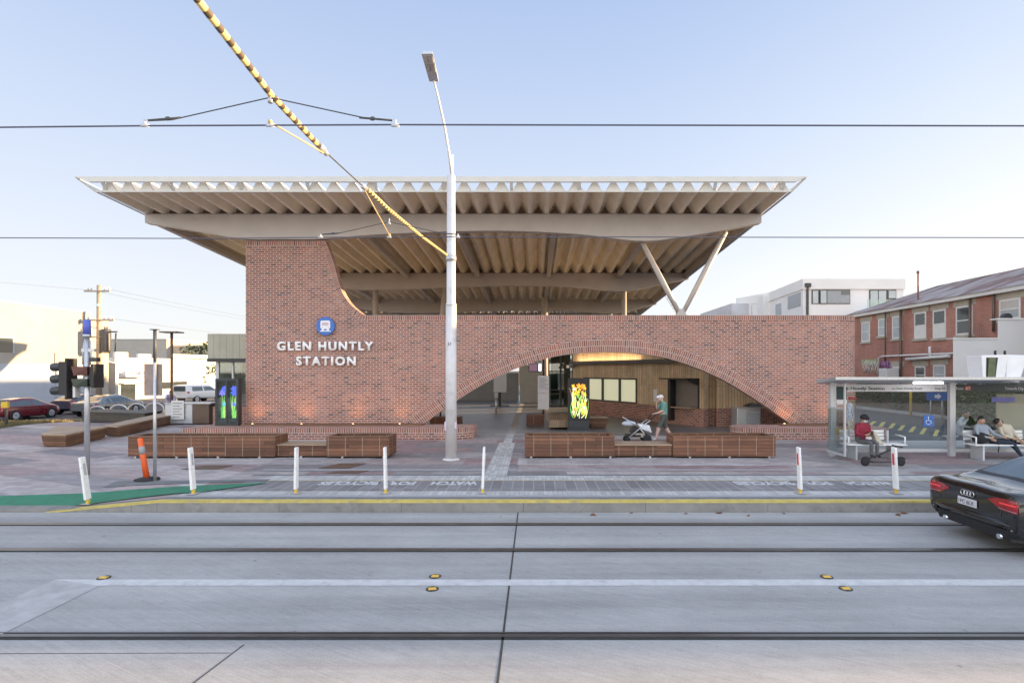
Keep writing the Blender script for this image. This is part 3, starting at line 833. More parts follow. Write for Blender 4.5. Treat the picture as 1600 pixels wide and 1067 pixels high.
# ------------------------------------------------------------------ SIGN ON THE WALL
sg = thing('station_sign', 'raised white capital letters GLEN HUNTLY STATION on the brick wall', 'sign', (-8.2, WY, 2.775))
text('GLEN HUNTLY', .335, TR(-10.14, WY - .045, 3.365), 'white', 'lettering', sg, width=3.81, ext=.05, bold=.04, space=1.25)
text('STATION', .335, TR(-9.39, WY - .045, 2.775), 'white', 'lettering', sg, width=2.36, ext=.05, bold=.04, space=1.25)
rd = thing('train_roundel', 'round blue disc with a white train symbol above the station lettering', 'sign', (-8.22, WY, 3.96))
def disc(b): b.lathe([(.355, WY - .10), (.36, WY - .02)], (-8.22, 0, 4.32), 40, axis=1)
b_ = MB(); b_.lathe([(.36, -.11), (.36, -.02)], (-8.22, WY, 4.32), 40, axis=1); b_.build('disc', 'blue', rd, True)
def rrect(x0, x1, z0, z1, r, n=4):
    p = []
    for cx_, cz_, a0 in ((x1 - r, z1 - r, 0), (x0 + r, z1 - r, pi / 2), (x0 + r, z0 + r, pi), (x1 - r, z0 + r, 3 * pi / 2)):
        p += [(cx_ + r * cos(a0 + pi / 2 * i / n), cz_ + r * sin(a0 + pi / 2 * i / n)) for i in range(n + 1)]
    return p
XZ = lambda u, v, w: (u, w, v)
def train(b):
    b.prism(rrect(-8.41, -8.03, 4.20, 4.53, .06), XZ, WY - .125, WY - .108)
    b.box(-8.43, -8.01, WY - .125, WY - .108, 4.10, 4.14)
    b.box(-8.36, -8.28, WY - .125, WY - .108, 4.14, 4.20); b.box(-8.16, -8.08, WY - .125, WY - .108, 4.14, 4.20)
part('train_symbol', 'white', rd, train)
def trainwin(b):
    b.prism(rrect(-8.35, -8.09, 4.34, 4.46, .03), XZ, WY - .135, WY - .122)
    b.lathe([(.022, -.135), (.022, -.122)], (-8.34, WY, 4.26), 10, axis=1); b.lathe([(.022, -.135), (.022, -.122)], (-8.10, WY, 4.26), 10, axis=1)
MT['pinkline'] = flat('pink train window', (.62, .52, .62), .4)
part('train_window', 'pinkline', rd, trainwin)

# ------------------------------------------------------------------ CANOPY
cn = thing('station_canopy', 'wide flared station canopy of folded cream sheet on deep curved beams', 'canopy', (-3.2, 35, 0))
XL, XR = -15.3, 8.96
SL = -.052
def fz(y): return 8.73 + SL * (y - 21.9)
Y0, Y1 = 19.4, 47.5
FH = .41
def folded(b):
    n = 37; pw = (XR - XL) / n
    prof = []
    for i in range(n):
        x = XL + i * pw
        prof += [(x, 0), (x + pw * .20, 0), (x + pw * .575, FH), (x + pw * .625, FH)]
    prof.append((XR, 0))
    for a, c in zip(prof, prof[1:]):
        ys = [Y0 + (Y1 - Y0) * i / 4 for i in range(5)]
        for y0, y1 in zip(ys, ys[1:]):
            for dz, fl in ((0, 0), (.012, 1)):
                p = [(a[0], y0, fz(y0) + a[1] + dz), (c[0], y0, fz(y0) + c[1] + dz), (c[0], y1, fz(y1) + c[1] + dz), (a[0], y1, fz(y1) + a[1] + dz)]
                if fl: p.reverse()
                b.face(p)
    return prof
b_ = MB(); PROF = folded(b_); b_.keep = True; b_.build('folded_sheet', 'creamfold', cn, True)
for y in (Y0 - .03, Y1 + .03):
    def endplates(b):
        n = 37; pw = (XR - XL) / n; z = fz(y)
        for i in range(n):
            x = XL + i * pw
            b.prism([(x + pw * .19, -.02), (x + pw * 1.01, -.02), (x + pw * .615, FH - .01), (x + pw * .585, FH - .01)], lambda u, v, w: (u, w, z + v), y, y + .02)
    part('fold_end_plate', 'silverroof', cn, endplates)
for y in (21.83, 32.0):  # dark plates painting the shade inside the fold cavities above the beams
    def shadeplates(b):
        n = 37; pw = (XR - XL) / n; z = fz(y)
        pl = [(XL, .0), (XR, .0), (XR, .02)]
        for i in reversed(range(n)):
            x = XL + i * pw
            pl += [(x + pw * .87, .02), (x + pw * .61, FH * .74), (x + pw * .59, FH * .74), (x + pw * .33, .02)]
        pl.append((XL, .02))
        b.prism(pl, lambda u, v, w: (u, w, z + v), y, y + .03)
    part('fold_shade', 'brownpole', cn, shadeplates)
part('edge_trim', 'silverroof', cn, lambda b: (b.box(XL - .05, XR + .05, Y0 - .05, Y0 - .02, fz(Y0) - .05, fz(Y0) - .004)))
def rail(b):
    y = 19.2
    zt = 9.28
    b.hexa([(-15.42, y - .06, 9.10), (9.08, y - .06, 9.10), (9.08, y + .04, 9.10), (-15.42, y + .04, 9.10), (-15.95, y - .06, zt), (9.50, y - .06, zt), (9.5, y + .04, zt), (-15.95, y + .04, zt)])
part('fascia_rail', 'silverroof', cn, rail)
for i in range(11):
    x = -15.0 + i * 2.37
    part('rail_bracket', 'silverroof', cn, lambda b: b.hexa([(x - .05, 19.36, 8.88), (x + .05, 19.36, 8.88), (x + .05, 19.42, 8.88), (x - .05, 19.42, 8.88), (x - .05, 19.15, 9.12), (x + .05, 19.15, 9.12), (x + .05, 19.24, 9.12), (x - .05, 19.24, 9.12)]))
for xa, xb in ((XL - .02, -15.85), (XR + .02, 9.4)):
    s_ = .10 if xb > 0 else -.10
    part('side_fascia', 'silverroof', cn, lambda b: b.hexa([(xa, Y0, fz(Y0) - .03), (xa + s_, Y0, fz(Y0) - .03), (xa + s_, Y1, fz(Y1) - .03), (xa, Y1, fz(Y1) - .03),
                (xb, Y0 - .2, fz(Y0) + .40), (xb + s_, Y0 - .2, fz(Y0) + .40), (xb + s_, Y1, fz(Y1) + .40), (xb, Y1, fz(Y1) + .40)]))
def beamprof(zt, lows):
    return lows
def beam(y, zt, tab, th=.34):
    """tab: x -> z of the lower edge"""
    xs = [XL + (XR - XL) * i / 80 for i in range(81)]
    b = MB()
    for a, c in zip(xs, xs[1:]):
        za, zc = cat(tab, a), cat(tab, c)
        for yy, fl in ((y - th / 2, 0), (y + th / 2, 1)):
            p = [(a, yy, za), (c, yy, zc), (c, yy, zt), (a, yy, zt)]
            if fl: p.reverse()
            b.face(p)
        b.face([(a, y + th / 2, za), (c, y + th / 2, zc), (c, y - th / 2, zc), (a, y - th / 2, za)])
        b.face([(a, y - th / 2, zt), (c, y - th / 2, zt), (c, y + th / 2, zt), (a, y + th / 2, zt)])
    for x, fl in ((XL, 0), (XR, 1)):
        z = cat(tab, x)
        p = [(x, y + th / 2, z), (x, y - th / 2, z), (x, y - th / 2, zt), (x, y + th / 2, zt)]
        if fl: p.reverse()
        b.face(p)
    b.keep = True
    return b.build('beam', 'cream', cn, True)
beam(21.9, 8.72, [(-15.3, 8.37), (-13.3, 8.06), (-11.42, 7.75), (-10, 7.735), (-8.5, 7.74), (-5.9, 7.93), (-1.6, 8.06), (1.7, 7.93), (4.3, 7.66), (6.0, 7.84), (7.7, 8.13), (8.96, 8.37)])
beam(32.1, fz(32.1) - .01, [(-15.3, 7.85), (-12, 7.42), (-9.4, 7.22), (-7, 7.28), (-3, 7.44), (-.1, 7.48), (2.5, 7.38), (5.24, 7.14), (7.2, 7.5), (8.96, 7.85)], .36)
beam(40.5, fz(40.5) - .01, [(-15.3, 7.45), (-11, 6.86), (-8, 6.76), (-3, 6.92), (0, 6.95), (3, 6.87), (6.0, 6.75), (8.96, 7.4)], .36)
beam(46.8, fz(46.8) - .01, [(-15.3, 7.15), (-8, 6.45), (-3, 6.75), (0, 6.8), (3, 6.65), (6.0, 6.45), (8.96, 7.1)], .36)
for x in (-15.1, -11.3, -7.27, -3.2, .85, 4.9, 8.78):
    part('purlin', 'cream', cn, lambda b: b.hexa([(x - .11, 21.9, fz(21.9) - .32), (x + .11, 21.9, fz(21.9) - .32), (x + .11, 46.8, fz(46.8) - .32), (x - .11, 46.8, fz(46.8) - .32),
                (x - .11, 21.9, fz(21.9) - .02), (x + .11, 21.9, fz(21.9) - .02), (x + .11, 46.8, fz(46.8) - .02), (x - .11, 46.8, fz(46.8) - .02)]))
YS = WY + .21
for top in ((4.34, 7.68), (7.69, 8.1)):
    part('strut', 'cream', cn, lambda b: b.tube([(5.89, YS, 4.72), ((5.89 + top[0]) / 2, YS, (4.72 + top[1]) / 2), (top[0], YS, top[1])], [.085, .115, .09], 14))
part('strut_base', 'cream', cn, lambda b: (b.hexa([(5.65, YS - .1, 4.72), (6.13, YS - .1, 4.72), (6.13, YS + .1, 4.72), (5.65, YS + .1, 4.72), (5.82, YS - .08, 5.02), (5.96, YS - .08, 5.02), (5.96, YS + .08, 5.02), (5.82, YS + .08, 5.02)])))
for x, y, z1 in ((5.24, 32.1, 7.2), (-9.2, 32.1, 7.2), (5.6, 40.5, 6.85), (-8.2, 40.5, 6.8), (5.6, 46.8, 6.6), (-8.2, 46.8, 6.55)):
    part('column', 'cream', cn, lambda b: b.tube([(x, y, 0), (x, y, z1)], .16, 16))
part('column', 'cream', cn, lambda b: b.tube([(-5.6, 32.1, 3.4), (-5.15, 32.1, 7.36)], [.12, .15], 14))
# ------------------------------------------------------------------ CONCOURSE BEHIND THE ARCH
P1 = Vector((7.69, 24.96, 0)); KD = Vector((-.505, .863, 0)); KN = Vector((-.863, -.505, 0))
def kp(t, off, z): q = P1 + KD * t + KN * off; return (q.x, q.y, z)
def kbox(b, t0, t1, o0, o1, z0, z1):
    b.hexa([kp(t0, o0, z0), kp(t1, o0, z0), kp(t1, o1, z0), kp(t0, o1, z0), kp(t0, o0, z1), kp(t1, o0, z1), kp(t1, o1, z1), kp(t0, o1, z1)])
kb = thing('station_kiosk', 'timber clad kiosk building on a brick base seen through the brick arch', 'building', (9, 29, 0))
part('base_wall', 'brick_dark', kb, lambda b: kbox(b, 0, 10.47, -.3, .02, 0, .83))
def cladA(b):
    kbox(b, .0, .30, -.3, 0, .83, 4.2); kbox(b, .30, 1.92, -.3, 0, 2.16, 4.2); kbox(b, 1.92, 4.55, -.3, 0, .83, 4.2)
    kbox(b, 4.55, 9.3, -.3, 0, 2.14, 4.2); kbox(b, 9.3, 10.47, -.3, 0, .83, 4.2)
part('cladding', 'clad', kb, cladA)
def win(b):
    for t in (4.58, 5.98, 7.50, 9.22): kbox(b, t - .05, t + .05, -.12, .03, .86, 2.14)
    kbox(b, 4.55, 9.27, -.12, .03, .83, .90); kbox(b, 4.55, 9.27, -.12, .03, 2.08, 2.16)
wf = part('window_frame', 'charcoal', kb, win)
part('window_pane', 'blind', wf, lambda b: kbox(b, 4.6, 9.2, -.2, -.08, .88, 2.1))
MT['shutter'] = ribmat('roller shutter', (.20, .17, .145), .09, False, .5, .01)
part('roller_shutter', 'shutter', kb, lambda b: kbox(b, .30, 1.92, -.2, -.08, .83, 2.2))
part('shutter_post', 'black', kb, lambda b: kbox(b, 1.80, 1.98, -.05, .30, .2, 2.2)); part('shutter_post', 'black', kb, lambda b: kbox(b, .26, .34, -.05, .04, .83, 2.16))
part('awning', 'black', kb, lambda b: (kbox(b, .26, 2.1, .0, .75, 2.15, 2.21), b.hexa([kp(.26, .0, 1.85), kp(.33, .0, 1.85), kp(.33, .75, 2.12), kp(.26, .75, 2.12), kp(.26, 0, 2.15), kp(.33, 0, 2.15), kp(.33, .75, 2.15), kp(.26, .75, 2.15)])))
part('counter', 'benchtop', kb, lambda b: kbox(b, .5, 1.75, .0, .35, .80, .86))
part('ledge_beam', 'charcoal', kb, lambda b: kbox(b, .2, 10.4, .02, .32, 2.92, 3.06))
MT['warmstrip'] = emis('warm strip light', (1.0, .70, .40), 13)
part('ledge_lip', 'charcoal', kb, lambda b: kbox(b, .2, 10.4, .322, .345, 2.95, 3.12))
part('strip_light', 'warmstrip', kb, lambda b: kbox(b, 4.3, 10.0, .20, .26, 3.065, 3.085))
part('camera_box', 'galv', kb, lambda b: kbox(b, 10.2, 10.5, .1, .45, 2.72, 2.90))
part('notice', 'offwhite', kb, lambda b: kbox(b, 3.0, 3.28, .0, .02, 1.0, 1.62))
def kb2(b, z0, z1):
    b.box(7.70, 8.35, 25.5, 25.8, z0, z1); b.box(8.35, 13.2, 25.25, 25.6, z0, z1)
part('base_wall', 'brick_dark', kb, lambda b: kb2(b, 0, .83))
part('cladding', 'clad', kb, lambda b: kb2(b, .832, 4.2))
part('roof', 'darkgrey', kb, lambda b: b.prism([(7.7, 25.2), (13.2, 25.2), (13.2, 36), (2.4, 34.2)], lambda u, v, w: (u, v, w), 4.21, 4.35))
# rear wall, ramp and lift of the concourse
MT['panelwall'] = ribmat('grey panel wall', (.26, .26, .25), 1.2, True, .6, .006)
rw = thing('concourse_screen_wall', 'low grey panelled wall closing the rear of the station concourse', 'wall', (-4, 47.5, 0))
part('panel', 'panelwall', rw, lambda b: b.box(-9.0, -1.3, 47.4, 47.6, 0, 2.35))
part('rail', 'alu', rw, lambda b: b.box(-9.0, -1.3, 47.35, 47.65, 2.36, 2.43))
part('yellow_post', 'yellow', rw, lambda b: b.box(-1.25, -1.12, 47.2, 47.35, 1.3, 3.6))
rp = thing('ramp_side', 'pale sloping side panel of the stair behind the concourse screens', 'stair', (.5, 42, 0))
def ramp_(b): b.prism([(-1.1, 0), (3.2, 0), (3.2, 1.0), (-1.1, 3.35)], XZ, 44.0, 44.2)
MT['stairpanel'] = ribmat('stair side panel', (.42, .40, .36), .85, True, .5, .01)
part('side_panel', 'stairpanel', rp, ramp_)
part('handrail', 'charcoal', rp, lambda b: b.tube([(-1.1, 43.9, 3.45), (3.2, 43.9, 1.1)], .05, 8))
part('upper_deck', 'cream', rp, lambda b: b.box(-1.2, 3.4, 44.4, 47, 3.2, 3.5))
lf = thing('lift_shaft', 'dark glazed lift shaft with black steel frame beside the timber kiosk', 'lift', (1.9, 40, 0))
def shaft(b):
    for x in (1.05, 1.9, 2.75):
        b.box(x - .06, x + .06, 38.9, 39.02, 0, 5.6)
    for z in (0.05, 1.2, 2.5, 3.7, 5.5): b.box(1.05, 2.75, 38.92, 39.0, z - .04, z + .04)
part('frame', 'charcoal', lf, shaft)
part('glazing', 'glasstint', lf, lambda b: b.box(1.05, 2.75, 38.95, 38.965, 0, 5.5))
MT['greenglass'] = flat('dark green glass', (.03, .07, .055), .1, var=.5, scale=.9)
part('lift_car', 'greenglass', lf, lambda b: b.box(1.2, 2.6, 39.3, 40.6, 0, 5.3))
tag(part('round_column', 'cream', None, lambda b: b.tube([(.72, 36.5, 0), (.72, 36.5, 7.4)], .22, 18)), 'thick round cream column left of the glazed lift shaft', 'column')
sr = thing('display_screen', 'hanging black display screen with timetable rows under the arch', 'screen', (0, 37, 2.6))
part('housing', 'black', sr, lambda b: (b.box(-.35, .62, 37, 37.2, 2.48, 3.05), b.box(.12, .18, 37.05, 37.12, 3.05, 6.5)))
MT['scrn'] = emis('screen glow', (.30, .16, .22), .22)
MT['scrnw'] = emis('white screen glow', (.75, .78, .95), .8)
part('screen', 'scrn', sr, lambda b: b.box(-.30, .25, 36.985, 36.995, 2.53, 3.0))
part('screen', 'scrnw', sr, lambda b: b.box(.32, .58, 36.985, 36.995, 2.53, 3.0))
def infosign(x, y, label, w=.62, z0=.43, z1=2.28):
    t = thing('information_sign', label, 'sign', (x, y, 0), 0, 'information signs in the concourse')
    part('post', 'black', t, lambda b: b.box(-.05, .05, .02, .10, 0, 3.2), w=False)
    part('panel', 'white', t, lambda b: (b.box(-w / 2, w / 2, 0, .03, z1 - .95, z1), b.box(-w / 2, w / 2, 0, .03, z0, z1 - .97)), w=False)
    MT.setdefault('print', flat('grey print', (.30, .31, .36), .6))
    part('printing', 'print', t, lambda b: [b.box(-w * .4, w * (.1 + .3 * ((i * 7) % 3) / 2), -.004, -.001, z1 - .15 - i * .07, z1 - .13 - i * .07) for i in range(9)], w=False)
infosign(.53, 30.3, 'white two panel information sign on a black post beside the black totem')
t = thing('ticket_post', 'grey square sign on a dark post deep inside the concourse', 'sign', (-2.45, 40, 0))
part('post', 'charcoal', t, lambda b: (b.box(-.1, .1, 0, .15, 0, 1.6), b.box(-.7, .7, -.2, .3, 0, .06)), w=False)
part('panel', 'alu', t, lambda b: b.box(-.45, .45, -.06, 0, 1.0, 2.5), w=False)
t = thing('bollard_reader', 'slim steel ticket reader standing alone on the concourse floor', 'ticket reader', (-2.25, 33, 0))
part('post', 'galv', t, lambda b: (b.tube([(0, 0, 0), (0, 0, .95)], .06, 10), b.lathe([(.22, 0), (.22, .02)], (0, 0, 0), 16)), w=False)
part('reader', 'alu', t, lambda b: b.hexa([(-.1, -.1, .93), (.1, -.1, .93), (.1, .1, 1.0), (-.1, .1, 1.0), (-.1, -.1, 1.05), (.1, -.1, 1.05), (.1, .1, 1.25), (-.1, .1, 1.25)]), w=False)
# media totem
tt = thing('media_totem', 'tall black media totem showing glowing yellow and green flowers', 'display', (1.92, 23.5, 0))
part('cabinet', 'black', tt, lambda b: b.box(-.46, .46, 0, .24, .02, 2.24), w=False, bevel=.015)
part('plinth', 'charcoal', tt, lambda b: b.box(-.50, .5, -.03, .27, 0, .10), w=False)
part('base_panel', 'charcoal', tt, lambda b: b.box(-.43, .43, -.012, 0.0, .12, .42), w=False)
FLC = {'y': (1, .52, .02), 'o': (1, .30, .02), 'g': (.08, .50, .06), 'l': (.5, .75, .15), 'p': (1, .55, .35), 'w': (1, .9, .5), 'b': (.10, .14, .95), 'v': (.25, .2, .9), 'c': (.1, .5, .7)}
for k_, v_ in FLC.items(): MT['em_' + k_] = emis('glow ' + k_, v_, .75)
def petals(b, c, r, n, mi, y, rng, kk=.5):
    a0 = rng.random() * 6
    for i in range(n):
        a = a0 + 2 * pi * i / n
        pts = []
        L = r * (.8 + .4 * rng.random())
        for s in range(8):
            t = 2 * pi * s / 8
            lx, ly = L * .55 + L * .5 * cos(t), L * kk * .6 * sin(t)
            pts.append((c[0] + lx * cos(a) - ly * sin(a), y - rng.random() * .0008, c[1] + lx * sin(a) + ly * cos(a)))
        b.face(pts, mi=mi)
def leafstem(b, p0, p1, w, mi, y, bend):
    n = 8
    mx = (p0[0] + p1[0]) / 2 + bend; mz = (p0[1] + p1[1]) / 2
    q = [((1 - t)**2 * p0[0] + 2 * t * (1 - t) * mx + t * t * p1[0], (1 - t)**2 * p0[1] + 2 * t * (1 - t) * mz + t * t * p1[1]) for t in [i / n for i in range(n + 1)]]
    for i in range(n):
        w0 = w * (1 - (i / n)**2 * .8); w1 = w * (1 - ((i + 1) / n)**2 * .8)
        b.face([(q[i][0] - w0, y, q[i][1]), (q[i][0] + w0, y, q[i][1]), (q[i + 1][0] + w1, y, q[i + 1][1]), (q[i + 1][0] - w1, y, q[i + 1][1])], mi=mi)
rng = random.Random(4)
b_ = MB()
cols_ = ['em_y', 'em_o', 'em_g', 'em_l', 'em_p', 'em_w']
for i in range(46):
    x0 = rng.uniform(-.30, .30); z0 = rng.uniform(.52, 1.2)
    leafstem(b_, (x0, z0), (x0 + rng.uniform(-.12, .12), z0 + rng.uniform(.25, .75)), rng.uniform(.006, .018), rng.choice([2, 2, 3, 3, 5, 5, 4]), -.006 - i * .0002, rng.uniform(-.22, .22))
for i in range(34):
    c = (rng.uniform(-.27, .28), rng.choice([rng.uniform(.75, 1.2), rng.uniform(1.3, 1.95), rng.uniform(1.5, 1.97)]))
    petals(b_, c, rng.uniform(.05, .11), rng.randint(3, 6), rng.choice([0, 0, 0, 1, 1, 4, 2]), -.018 - i * .0003, rng, .38)
for i in range(36):
    x0 = rng.uniform(-.28, .28); z0 = rng.uniform(.55, 1.75)
    leafstem(b_, (x0, z0), (x0 + rng.uniform(-.14, .14), z0 + rng.uniform(.12, .32)), rng.uniform(.004, .010), rng.choice([0, 1, 2, 3, 5]), -.030 - i * .0002, rng.uniform(-.15, .15))
b_.keep = True
b_.build('screen_picture', [MT[c] for c in cols_], tt, False)

# timber platform seats near the totem
t = thing('timber_platform', 'low timber platform seat with a dark box end beside the black totem', 'bench', (1.2, 24.6, 0))
part('seat', 'deck', t, lambda b: b.prism([(.65, 23.9), (2.3, 23.9), (2.3, 27.5), (.9, 27.5)], lambda u, v, w: (u, v, w), .10, .42), bevel=.01)
part('end_box', 'planter', t, lambda b: b.box(-.35, .48, 26.2, 27.0, 0, .45))
t = thing('timber_platform', 'small tapered timber stool with pale sides right of the black totem', 'bench', (2.8, 25, 0))
part('seat', 'bench', t, lambda b: b.hexa([(2.55, 24.6, 0.02), (3.2, 24.6, 0.02), (3.2, 25.4, 0.02), (2.55, 25.4, 0.02), (2.42, 24.5, .45), (3.3, 24.5, .45), (3.3, 25.5, .45), (2.42, 25.5, .45)]), bevel=.01)
part('top', 'benchtop', t, lambda b: b.box(2.40, 3.32, 24.48, 25.52, .452, .48), bevel=.006)
t = thing('timber_seat_box', 'dark brown timber seat box behind the white lamp post under the arch', 'bench', (-4.1, 25.5, 0))
part('seat', 'planter', t, lambda b: b.box(-4.75, -3.35, 25.2, 26.0, 0, .42), bevel=.01)
part('post', 'charcoal', t, lambda b: b.box(-4.42, -4.34, 25.9, 25.98, 0, 1.5))
cb = thing('service_cabinet', 'silver louvred service cabinet behind the brick bench under the arch', 'cabinet', (9.1, 23.6, 0))
part('body', 'galv', cb, lambda b: b.box(8.62, 9.62, 23.4, 24.1, 0, .98), bevel=.02)
part('louvre', 'alu', cb, lambda b: [b.hexa([(9.0, 23.37, .12 + i * .09), (9.56, 23.37, .12 + i * .09), (9.56, 23.398, .12 + i * .09), (9.0, 23.398, .12 + i * .09), (9.0, 23.35, .17 + i * .09), (9.56, 23.35, .17 + i * .09), (9.56, 23.398, .19 + i * .09), (9.0, 23.398, .19 + i * .09)]) for i in range(8)])
part('lid', 'charcoal', cb, lambda b: b.hexa([(9.3, 23.9, .985), (10.5, 23.9, .985), (10.5, 24.6, .985), (9.3, 24.6, .985), (9.5, 24, 1.12), (10.3, 24, 1.12), (10.3, 24.5, 1.12), (9.5, 24.5, 1.12)]))

# ground uplights at the foot of the wall (the photo shows their warm wash)
MT['lampglow'] = emis('uplight lens', (1, .6, .28), 4)
def uplight(x, y, tilt, e, label, zz=PZ + .05, size=1.4):
    t = thing('ground_uplight', label, 'uplight', (x, y, zz), 0, 'uplights at the foot of the brick wall')
    part('housing', 'charcoal', t, lambda b: b.lathe([(.05, 0), (.05, .025)], (0, 0, 0), 14), w=False)
    part('lens', 'lampglow', t, lambda b: b.lathe([(.035, .026), (.035, .028)], (0, 0, 0), 12), w=False)
    ld = bpy.data.lights.new('uplight', 'SPOT'); ld.energy = e; ld.color = (1, .50, .20); ld.spot_size = radians(110); ld.spot_blend = 1.0; ld.shadow_soft_size = .12
    lo = bpy.data.objects.new('lamp', ld); COL.objects.link(lo); lo.parent = t; lo.location = (0, 0, .05)
    d = Vector(tilt).normalized()
    lo.rotation_euler = d.to_track_quat('-Z', 'Y').to_euler()
for i, (x, lab) in enumerate(((-10.9, 'small wall uplight at the tower corner next to the flower display case'), (-9.0, 'small wall uplight below the station lettering'), (-7.0, 'small wall uplight right of the station lettering'), (-5.2, 'small wall uplight at the left foot of the arch'))):
    uplight(x, WY - .50, (0, .55, 1), 7, lab)
uplight(9.75, WY - .42, (.5, .6, 1), 8, 'small uplight grazing the right foot of the arch')
uplight(11.6, WY - .50, (0, .55, 1), 5, 'small wall uplight behind the tram shelter post')

# ------------------------------------------------------------------ PLANTERS
def planter(b_par, x0, x1, y0, y1, h, w=True):
    def shell(b):
        b.box(x0, x1, y0, y0 + .09, .06, h); b.box(x0, x1, y1 - .09, y1, .06, h)
        b.box(x0, x0 + .09, y0 + .09, y1 - .09, .06, h); b.box(x1 - .09, x1, y0 + .09, y1 - .09, .06, h)
    part('planter_box', 'planter', b_par, shell, w)
    part('soil', 'soil', b_par, lambda b: b.box(x0 + .091, x1 - .091, y0 + .091, y1 - .091, .1, h - .10), w)
    part('rim', 'bench', b_par, lambda b: (b.box(x0 - .004, x1 + .004, y0 - .004, y0 + .1, h + .002, h + .022), b.box(x0 - .004, x0 + .1, y0 + .102, y1 - .102, h + .002, h + .022), b.box(x1 - .1, x1 + .004, y0 + .102, y1 - .102, h + .002, h + .022), b.box(x0 - .004, x1 + .004, y1 - .1, y1 + .004, h + .002, h + .022)), w)
def planterset(label, xs, y0, y1, h):
    t = thing('timber_planter', label, 'planter', ((xs[0] + xs[3]) / 2, y0, 0), 0, 'timber planters with seats along the plaza')
    planter(t, xs[0], xs[1], y0, y1, h); planter(t, xs[2], xs[3], y0, y1, h)
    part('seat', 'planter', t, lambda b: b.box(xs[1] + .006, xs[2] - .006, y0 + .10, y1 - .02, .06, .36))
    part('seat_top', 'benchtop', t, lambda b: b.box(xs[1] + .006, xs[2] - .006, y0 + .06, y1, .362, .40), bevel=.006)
    part('foot', 'galv', t, lambda b: [b.box(x, x + .06, yy, yy + .06, 0, .06) for x in [xs[0] + .15 + i * (xs[3] - xs[0] - .35) / 6 for i in range(7)] for yy in (y0 + .03, y1 - .1)])
planterset('long brown slatted planter box and seat below the station lettering', (-11.84, -7.55, -6.05, -4.22), 16.12, 16.97, .625)
planterset('long brown slatted planter box and seat in front of the black totem and pram', (-.26, 2.36, 4.07, 7.06), 16.12, 16.97, .635)

# ------------------------------------------------------------------ LAMP POST, WIRES
lp = thing('lamp_post', 'tall white lamp post with a thin leaning arm and flat lamp head', 'street lamp', (-2.38, 15.9, 0))
part('pole', 'polewhite', lp, lambda b: (b.tube([(0, 0, 0), (0, 0, 4.42)], [.165, .155], 20), b.tube([(0, 0, 4.42), (0, 0, 4.46), (0, 0, 4.50), (0, 0, 8.16)], [.158, .158, .132, .118], 20)), w=False)
part('base_plate', 'polewhite', lp, lambda b: b.lathe([(.25, 0), (.25, .02), (.19, .05)], (0, 0, 0), 20), w=False)
part('stub', 'white', lp, lambda b: b.tube([(.02, 0, 8.1), (.02, 0, 8.75)], .05, 10), w=False)
part('arm', 'white', lp, lambda b: b.tube([(.03, -.02, 8.12), (-.02, -.35, 8.75), (-.06, -.9, 9.25), (-.10, -1.5, 9.6), (-.14, -2.1, 9.88)], [.04, .038, .034, .03, .028], 8), w=False)
hd = part('lamp_head', 'alu', lp, lambda b: b.hexa([(-.26, -2.95, 9.98), (.02, -2.95, 9.98), (-.01, -2.0, 9.82), (-.25, -2.0, 9.82), (-.23, -2.93, 10.06), (-.01, -2.93, 10.06), (-.03, -2.0, 9.96), (-.23, -2.0, 9.96)]), w=False, bevel=.012)
MT['lens'] = flat('lamp lens', (.50, .46, .42), .25, var=.1)
part('lens', 'lens', hd, lambda b: [b.hexa([(x, y0, 9.977 - (y0 + 2.95) * .168 - .006), (x + .1, y0, 9.977 - (y0 + 2.95) * .168 - .006), (x + .1, y0 + .22, 9.977 - (y0 + 3.17) * .168 - .04), (x, y0 + .22, 9.977 - (y0 + 3.17) * .168 - .04), (x, y0, 9.99 - (y0 + 2.95) * .168), (x + .1, y0, 9.99 - (y0 + 2.95) * .168), (x + .1, y0 + .22, 9.975 - (y0 + 2.95) * .168), (x, y0 + .22, 9.975 - (y0 + 2.95) * .168)]) for x in (-.235, -.115) for y0 in (-2.9, -2.6)], w=False)
part('hand_hold_sticker', 'pinkline', lp, lambda b: (b.box(-.172, -.12, -.115, -.085, .85, 1.1), b.box(.12, .172, -.115, -.085, .9, 1.1)), w=False)
part('wire_clamp', 'galv', lp, lambda b: (b.tube([(0, 0, 5.70), (0, 0, 5.86)], .15, 16)), w=False)
text('21', .09, TR(-2.46, 15.9 - .158, 3.28), 'darkgrey', 'pole_number', lp, ext=.004)
WX = -2.42
span = [(WX, 2.4, 5.40), (WX, 3.96, 5.23), (WX, 5.07, 5.10), (WX, 6.25, 5.09), (WX, 7.85, 5.17), (WX, 9.25, 5.24), (WX, 12, 5.45), (-2.40, 15.75, 5.80)]
def sleeve(name, pts, r, mat, par):
    part(name, mat, par, lambda b: b.tube(pts, r, 10))
def stripemat(name, pitch):
    m, n, l, b = nmat(name)
    v = coords(n, l, 'UV'); sp = n.new('ShaderNodeSeparateXYZ'); l.new(v, sp.inputs[0])
    md = nd(n, 'ShaderNodeMath', operation='PINGPONG'); md.inputs[1].default_value = pitch; l.new(sp.outputs[1], md.inputs[0])
    g = nd(n, 'ShaderNodeMath', operation='GREATER_THAN'); g.inputs[1].default_value = pitch * .46; l.new(md.outputs[0], g.inputs[0])
    c = mixc(n, l, (.10, .075, .05), (.80, .60, .24), g.outputs[0]); l.new(c, b.inputs['Base Color']); b.inputs['Roughness'].default_value = .5
    return m
MT['stripe'] = stripemat('yellow and black striped sleeve', .075)
sw = thing('span_wire', 'steel span wire with yellow and black striped sleeves running overhead to the lamp post', 'overhead wire', (WX, 9, 5.0))
part('wire', 'darkgrey', sw, lambda b: b.tube(span, .009, 6))
